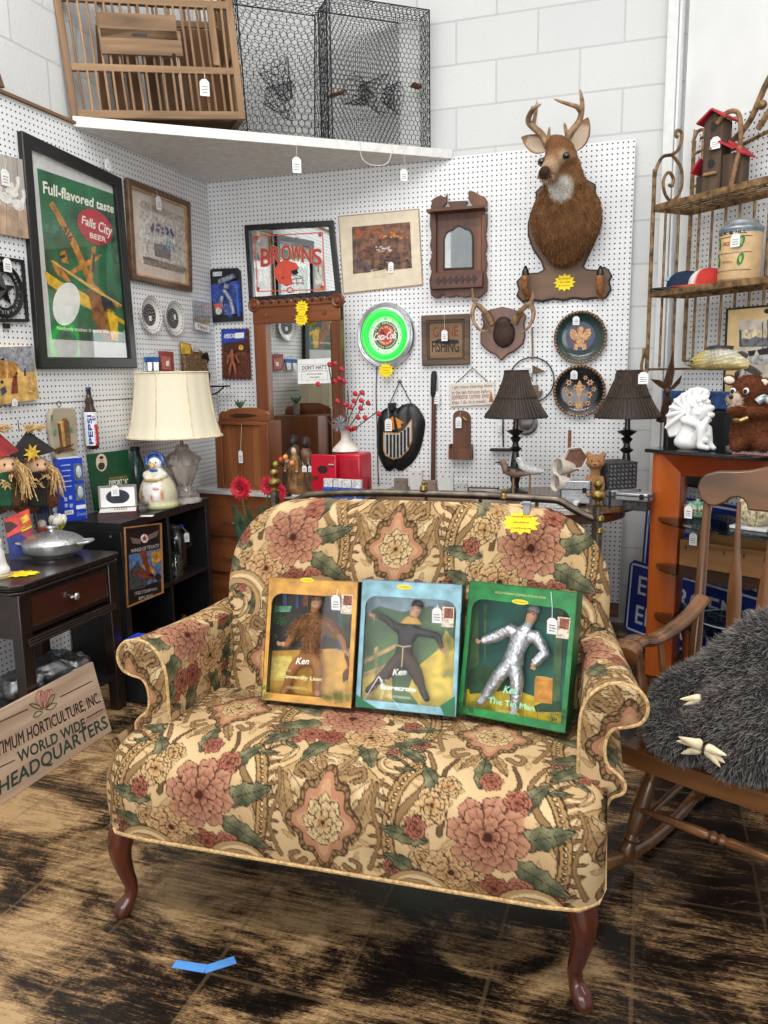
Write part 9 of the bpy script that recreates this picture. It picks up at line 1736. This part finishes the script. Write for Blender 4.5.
def cap(label,px,c1,c2,out,rzo,txt=None):
 p=rw(px,280,out);t=thing('baseball_cap',label,'cap',(p[0],p[1],zB+.001),DIAG.rz+rzo,'baseball caps on the rack');N,K=12,28;vs=[];fs=[];cols=[]
 for i in range(N+1):
  th=(pi/2)*i/N
  for k in range(K):a=2*pi*k/K;vs.append((.078*cos(a)*cos(th)**.8,.088*sin(a)*cos(th)**.8,.082*sin(th)**.9));cols.append(lin(c2 if a>pi*1.28 and a<pi*1.72 and c2 else c1))
 for i in range(N):
  for k in range(K):fs.append((i*K+k,i*K+(k+1)%K,(i+1)*K+(k+1)%K,(i+1)*K+k))
 MB().add(vs,fs).build('crown',VC('cap_cloth',.85,.3,300),t,col=np.array(cols),ang=70);m=MB();A=np.linspace(pi*1.12,pi*1.88,15);I=[(.076*cos(a),.086*sin(a),.012)for a in A];O=[(.088*cos(a),.088*sin(a)-.07*sin((i/14)*pi),.001+.012*cos((i/14-.5)*pi)-.004)for i,a in enumerate(A)]
 m.add(I+O+[(x,y,z-.004)for x,y,z in I]+[(x,y,z-.004)for x,y,z in O],[(i,i+1,15+i+1,15+i)for i in range(14)]+[(30+i,45+i,45+i+1,30+i+1)for i in range(14)]+[(15+i,15+i+1,45+i+1,45+i)for i in range(14)]);m.build('visor',M('visor_%d'%c1[0],c1,.8,var=.1),t);MB().ell((0,0,.082),(.007,.007,.004),8,6).build('button',M('visor_%d'%c1[0],c1),t)
 return t
t=cap('navy blue baseball cap on the lower rack shelf',686,(28,46,70),None,.17,-.75);MB().prism([(-.02,.040),(0,.060),(.02,.040)],-.090,-.072).build('peak_emblem',M('emblem_pale',(120,170,190),.6),t);text('WEST',t,M('emblem_pale',(120,170,190)),0,.030,.010,-.0925,w=.05)
t=cap('red baseball cap with a white front panel beside the navy cap',708,(196,58,48),(232,228,222),.15,-.75);text('Reds',t,M('cap_red_print',(190,50,44),.6),0,.040,.02,-.0935,w=.06,shear=.2,bold=.0006)
jp=rw(739,272,.15);jt=thing('lidded_tin','tall tan tin printed with green peppers and a ribbed lid on the rack','tin',(jp[0],jp[1],zB+.001),DIAG.rz+.1);JF=FR(jt.location[:],DIAG.rz+.1);hz=JF.q(740,229)[1];rj=.088
MB().lathe([(rj*.97,0),(rj,.004),(rj,hz-.004),(rj*.97,hz)],40).build('tin_body',M('tin_tan',(212,178,132),.4,var=.08),jt,ang=50);MB().lathe([(rj*1.04,hz-.012),(rj*1.06,hz-.006),(rj*1.04,hz),(rj*.85,hz+.012),(rj*.80,hz+.016),(rj*.80,hz+.028),(rj*.74,hz+.032),(rj*.70,hz+.030),(rj*.5,hz+.036),(0,hz+.036)],40).build('lid',M('galvanised',(158,164,168),.4,.6,var=.2),jt,ang=25);MB().lathe([(rj*1.02,hz-.022),(rj*1.03,hz-.018),(rj*1.02,hz-.012)],40).build('blue_rim',M('rim_blue',(96,130,150),.4),jt);MB().lathe([(rj*1.01,0),(rj*1.03,.006),(rj*1.01,.012)],40).build('base_rim',M('wood_tan',(150,112,72),.5),jt)
def wrap(poly_,nm,mat,r=rj+.0012):
 m=MB();P_=poly_;m.prism(P_,-.001,0);m.v=[((r-y)*sin(x/rj),-(r-y)*cos(x/rj),z)for x,y,z in m.v];return m.build(nm,mat,jt)
for z in(.03,.078,.122):wrap([(-.1+.02*k,hz*z/.15)for k in range(11)]+[(.1-.02*k,hz*z/.15+.0022)for k in range(11)],'printed_rule',ink)
pg1,pg2=M('pepper_green',(48,104,44),.5,var=.3,scale=80),M('pepper_light',(150,180,70),.5)
for u in(-.052,.056):
 for z in(.40,.72):a=.18 if u>0 else-.18;wrap([(u+.013*cos(q)+a*.03*sin(q),hz*z+.026*sin(q))for q in np.linspace(0,2*pi,17)[:-1]],'printed_pepper',pg1);wrap([(u+.005*cos(q),hz*z+.016*sin(q))for q in np.linspace(0,2*pi,11)[:-1]],'pepper_highlight',pg2,rj+.0024)
m=text_into(MB(),'JACK & JILL',0,hz*.885,.016,-.001,w=.15,bold=.0008);m.v=[((rj+.0014-y)*sin(x/rj),-(rj+.0014-y)*cos(x/rj),z)for x,y,z in m.v];m.build('lettering',ink,jt);m=text_into(MB(),'HOT',0,hz*.70,.016,-.001,bold=.0006);text_into(m,'PEPPERS',0,hz*.36,.010,-.001);m.v=[((rj+.0014-y)*sin(x/rj),-(rj+.0014-y)*cos(x/rj),z)for x,y,z in m.v];m.build('lettering',M('print_brown',(150,84,50),.5),jt)
price_tag('the tan pepper tin',JF.w(738,229,rj+.004),JF.w(735,247,rj+.004),.055,.045,JF.rz)
t,f=hang('framed_picture','thin black framed harbour etching with a wide cream mat below the rack','picture',DIAG,760,345,.06);q=f.poly([(728,308.5),(800,302),(800,392),(724,398)],0);MB().ring(q,inset(q,.008),-.014,0).build('frame',blk,t,bevel=.002);MB().prism(inset(q,.006),-.006,0).build('mat_board',M('harbour_mat',(226,194,140),.6,var=.05),t)
MB().prism(f.poly([(738.5,321),(792,316),(792,384),(737,388)],.006),-.0068,-.005).build('printed_sheet',PR((206,196,180),.15,20),t)
for nm,col,pls in(('printed_sky',(206,190,158),[[(740,330),(790,327),(790,336),(740,341)]]),('printed_town',(112,112,116),[[(740,340),(744,338),(750,339),(756,336),(762,338),(790,334),(790,346),(740,347)]]),('printed_tower',(70,70,74),[[(739.5,330),(741.5,330),(742,346),(739.5,346)]]),('printed_mast',(92,92,96),[[(762,322),(763,322),(763.5,350),(762.5,350)],[(767,320),(768,320),(768.5,350),(767.5,350)]]),('printed_boat',(50,50,52),[[(748,351),(756,350),(754,356),(749,356)],[(757,350),(775,346),(775,358),(760,356)]]),('printed_water',(176,176,176),[[(740,357),(792,352),(792,362),(740,366)]])):
 for p in pls:MB().prism(f.poly(p,.007),-.0072-.0001*len(nm),-.006).build(nm,PR(col,.35,60),t)
MB().prism(circ(*f.q(767.5,311,.008),.018,.010),-.009,-.006).build('navy_sticker',M('navy_satin',(34,38,56)),t)
sb=M('sign_blue',(20,48,132),.4,var=.12);sw=M('sign_white',(214,218,222),.5,var=.04)
def road(label,lean,TLp,out,z1,zb,w,u_off=0):
 o=DIAG.w(*TLp,out);o=np.array([o[0],o[1],zb]);F_=TF(o,DIAG.rz,lean);t=thing('road_sign',label,'road sign',o,rot=F_.eul);h=(z1-zb)/cos(lean);q=[(0,h),(w,h),(w,0),(0,0)];qq=[p[:2]for p in q]
 c=.03;R_=[(c,h),(w-c,h),(w,h-c),(w,c),(w-c,0),(c,0),(0,c),(0,h-c)];MB().prism(R_,0,.006).build('panel',sb,t);i_=inset(R_,-.012)if False else[(min(max(a,.016),w-.016),min(max(b,.016),h-.016))for a,b in R_];j_=[(min(max(a,.026),w-.026),min(max(b,.026),h-.026))for a,b in R_]
 MB().ring(i_,j_,-.001,.001).build('white_border',sw,t);return t,F_,h
t,F_,h=road('blue road sign reading emergency entrance in white, leaning behind the display stand',radians(4),(624,615),.16,.395,.0,.95)
for s,qd in(('EMERGENCY',[(639.5,577),(745,606),(743,634),(635,588)]),('ENTRANCE',[(634,599),(730,634),(728,656),(631,613)])):
 pass
tz=h*.80;text('EMERGENCY',t,sw,.50,h*.69,h*.25,-.0012,w=.84,bold=.0012);text('ENTRANCE',t,sw,.43,h*.29,h*.25,-.0012,w=.70,bold=.0012)
t,F_,h=road('second blue road sign with a grey stripe standing behind the emergency sign',radians(3),(640,540),.085,.76,.0,1.0);MB().box((.5,-.0006,h*.80),(.96,.0012,.05)).build('grey_stripe',M('stripe_grey',(120,128,138),.5),t);text('DO NOT ENTER',t,sw,.5,h*.62,.05,-.0012,w=.5)
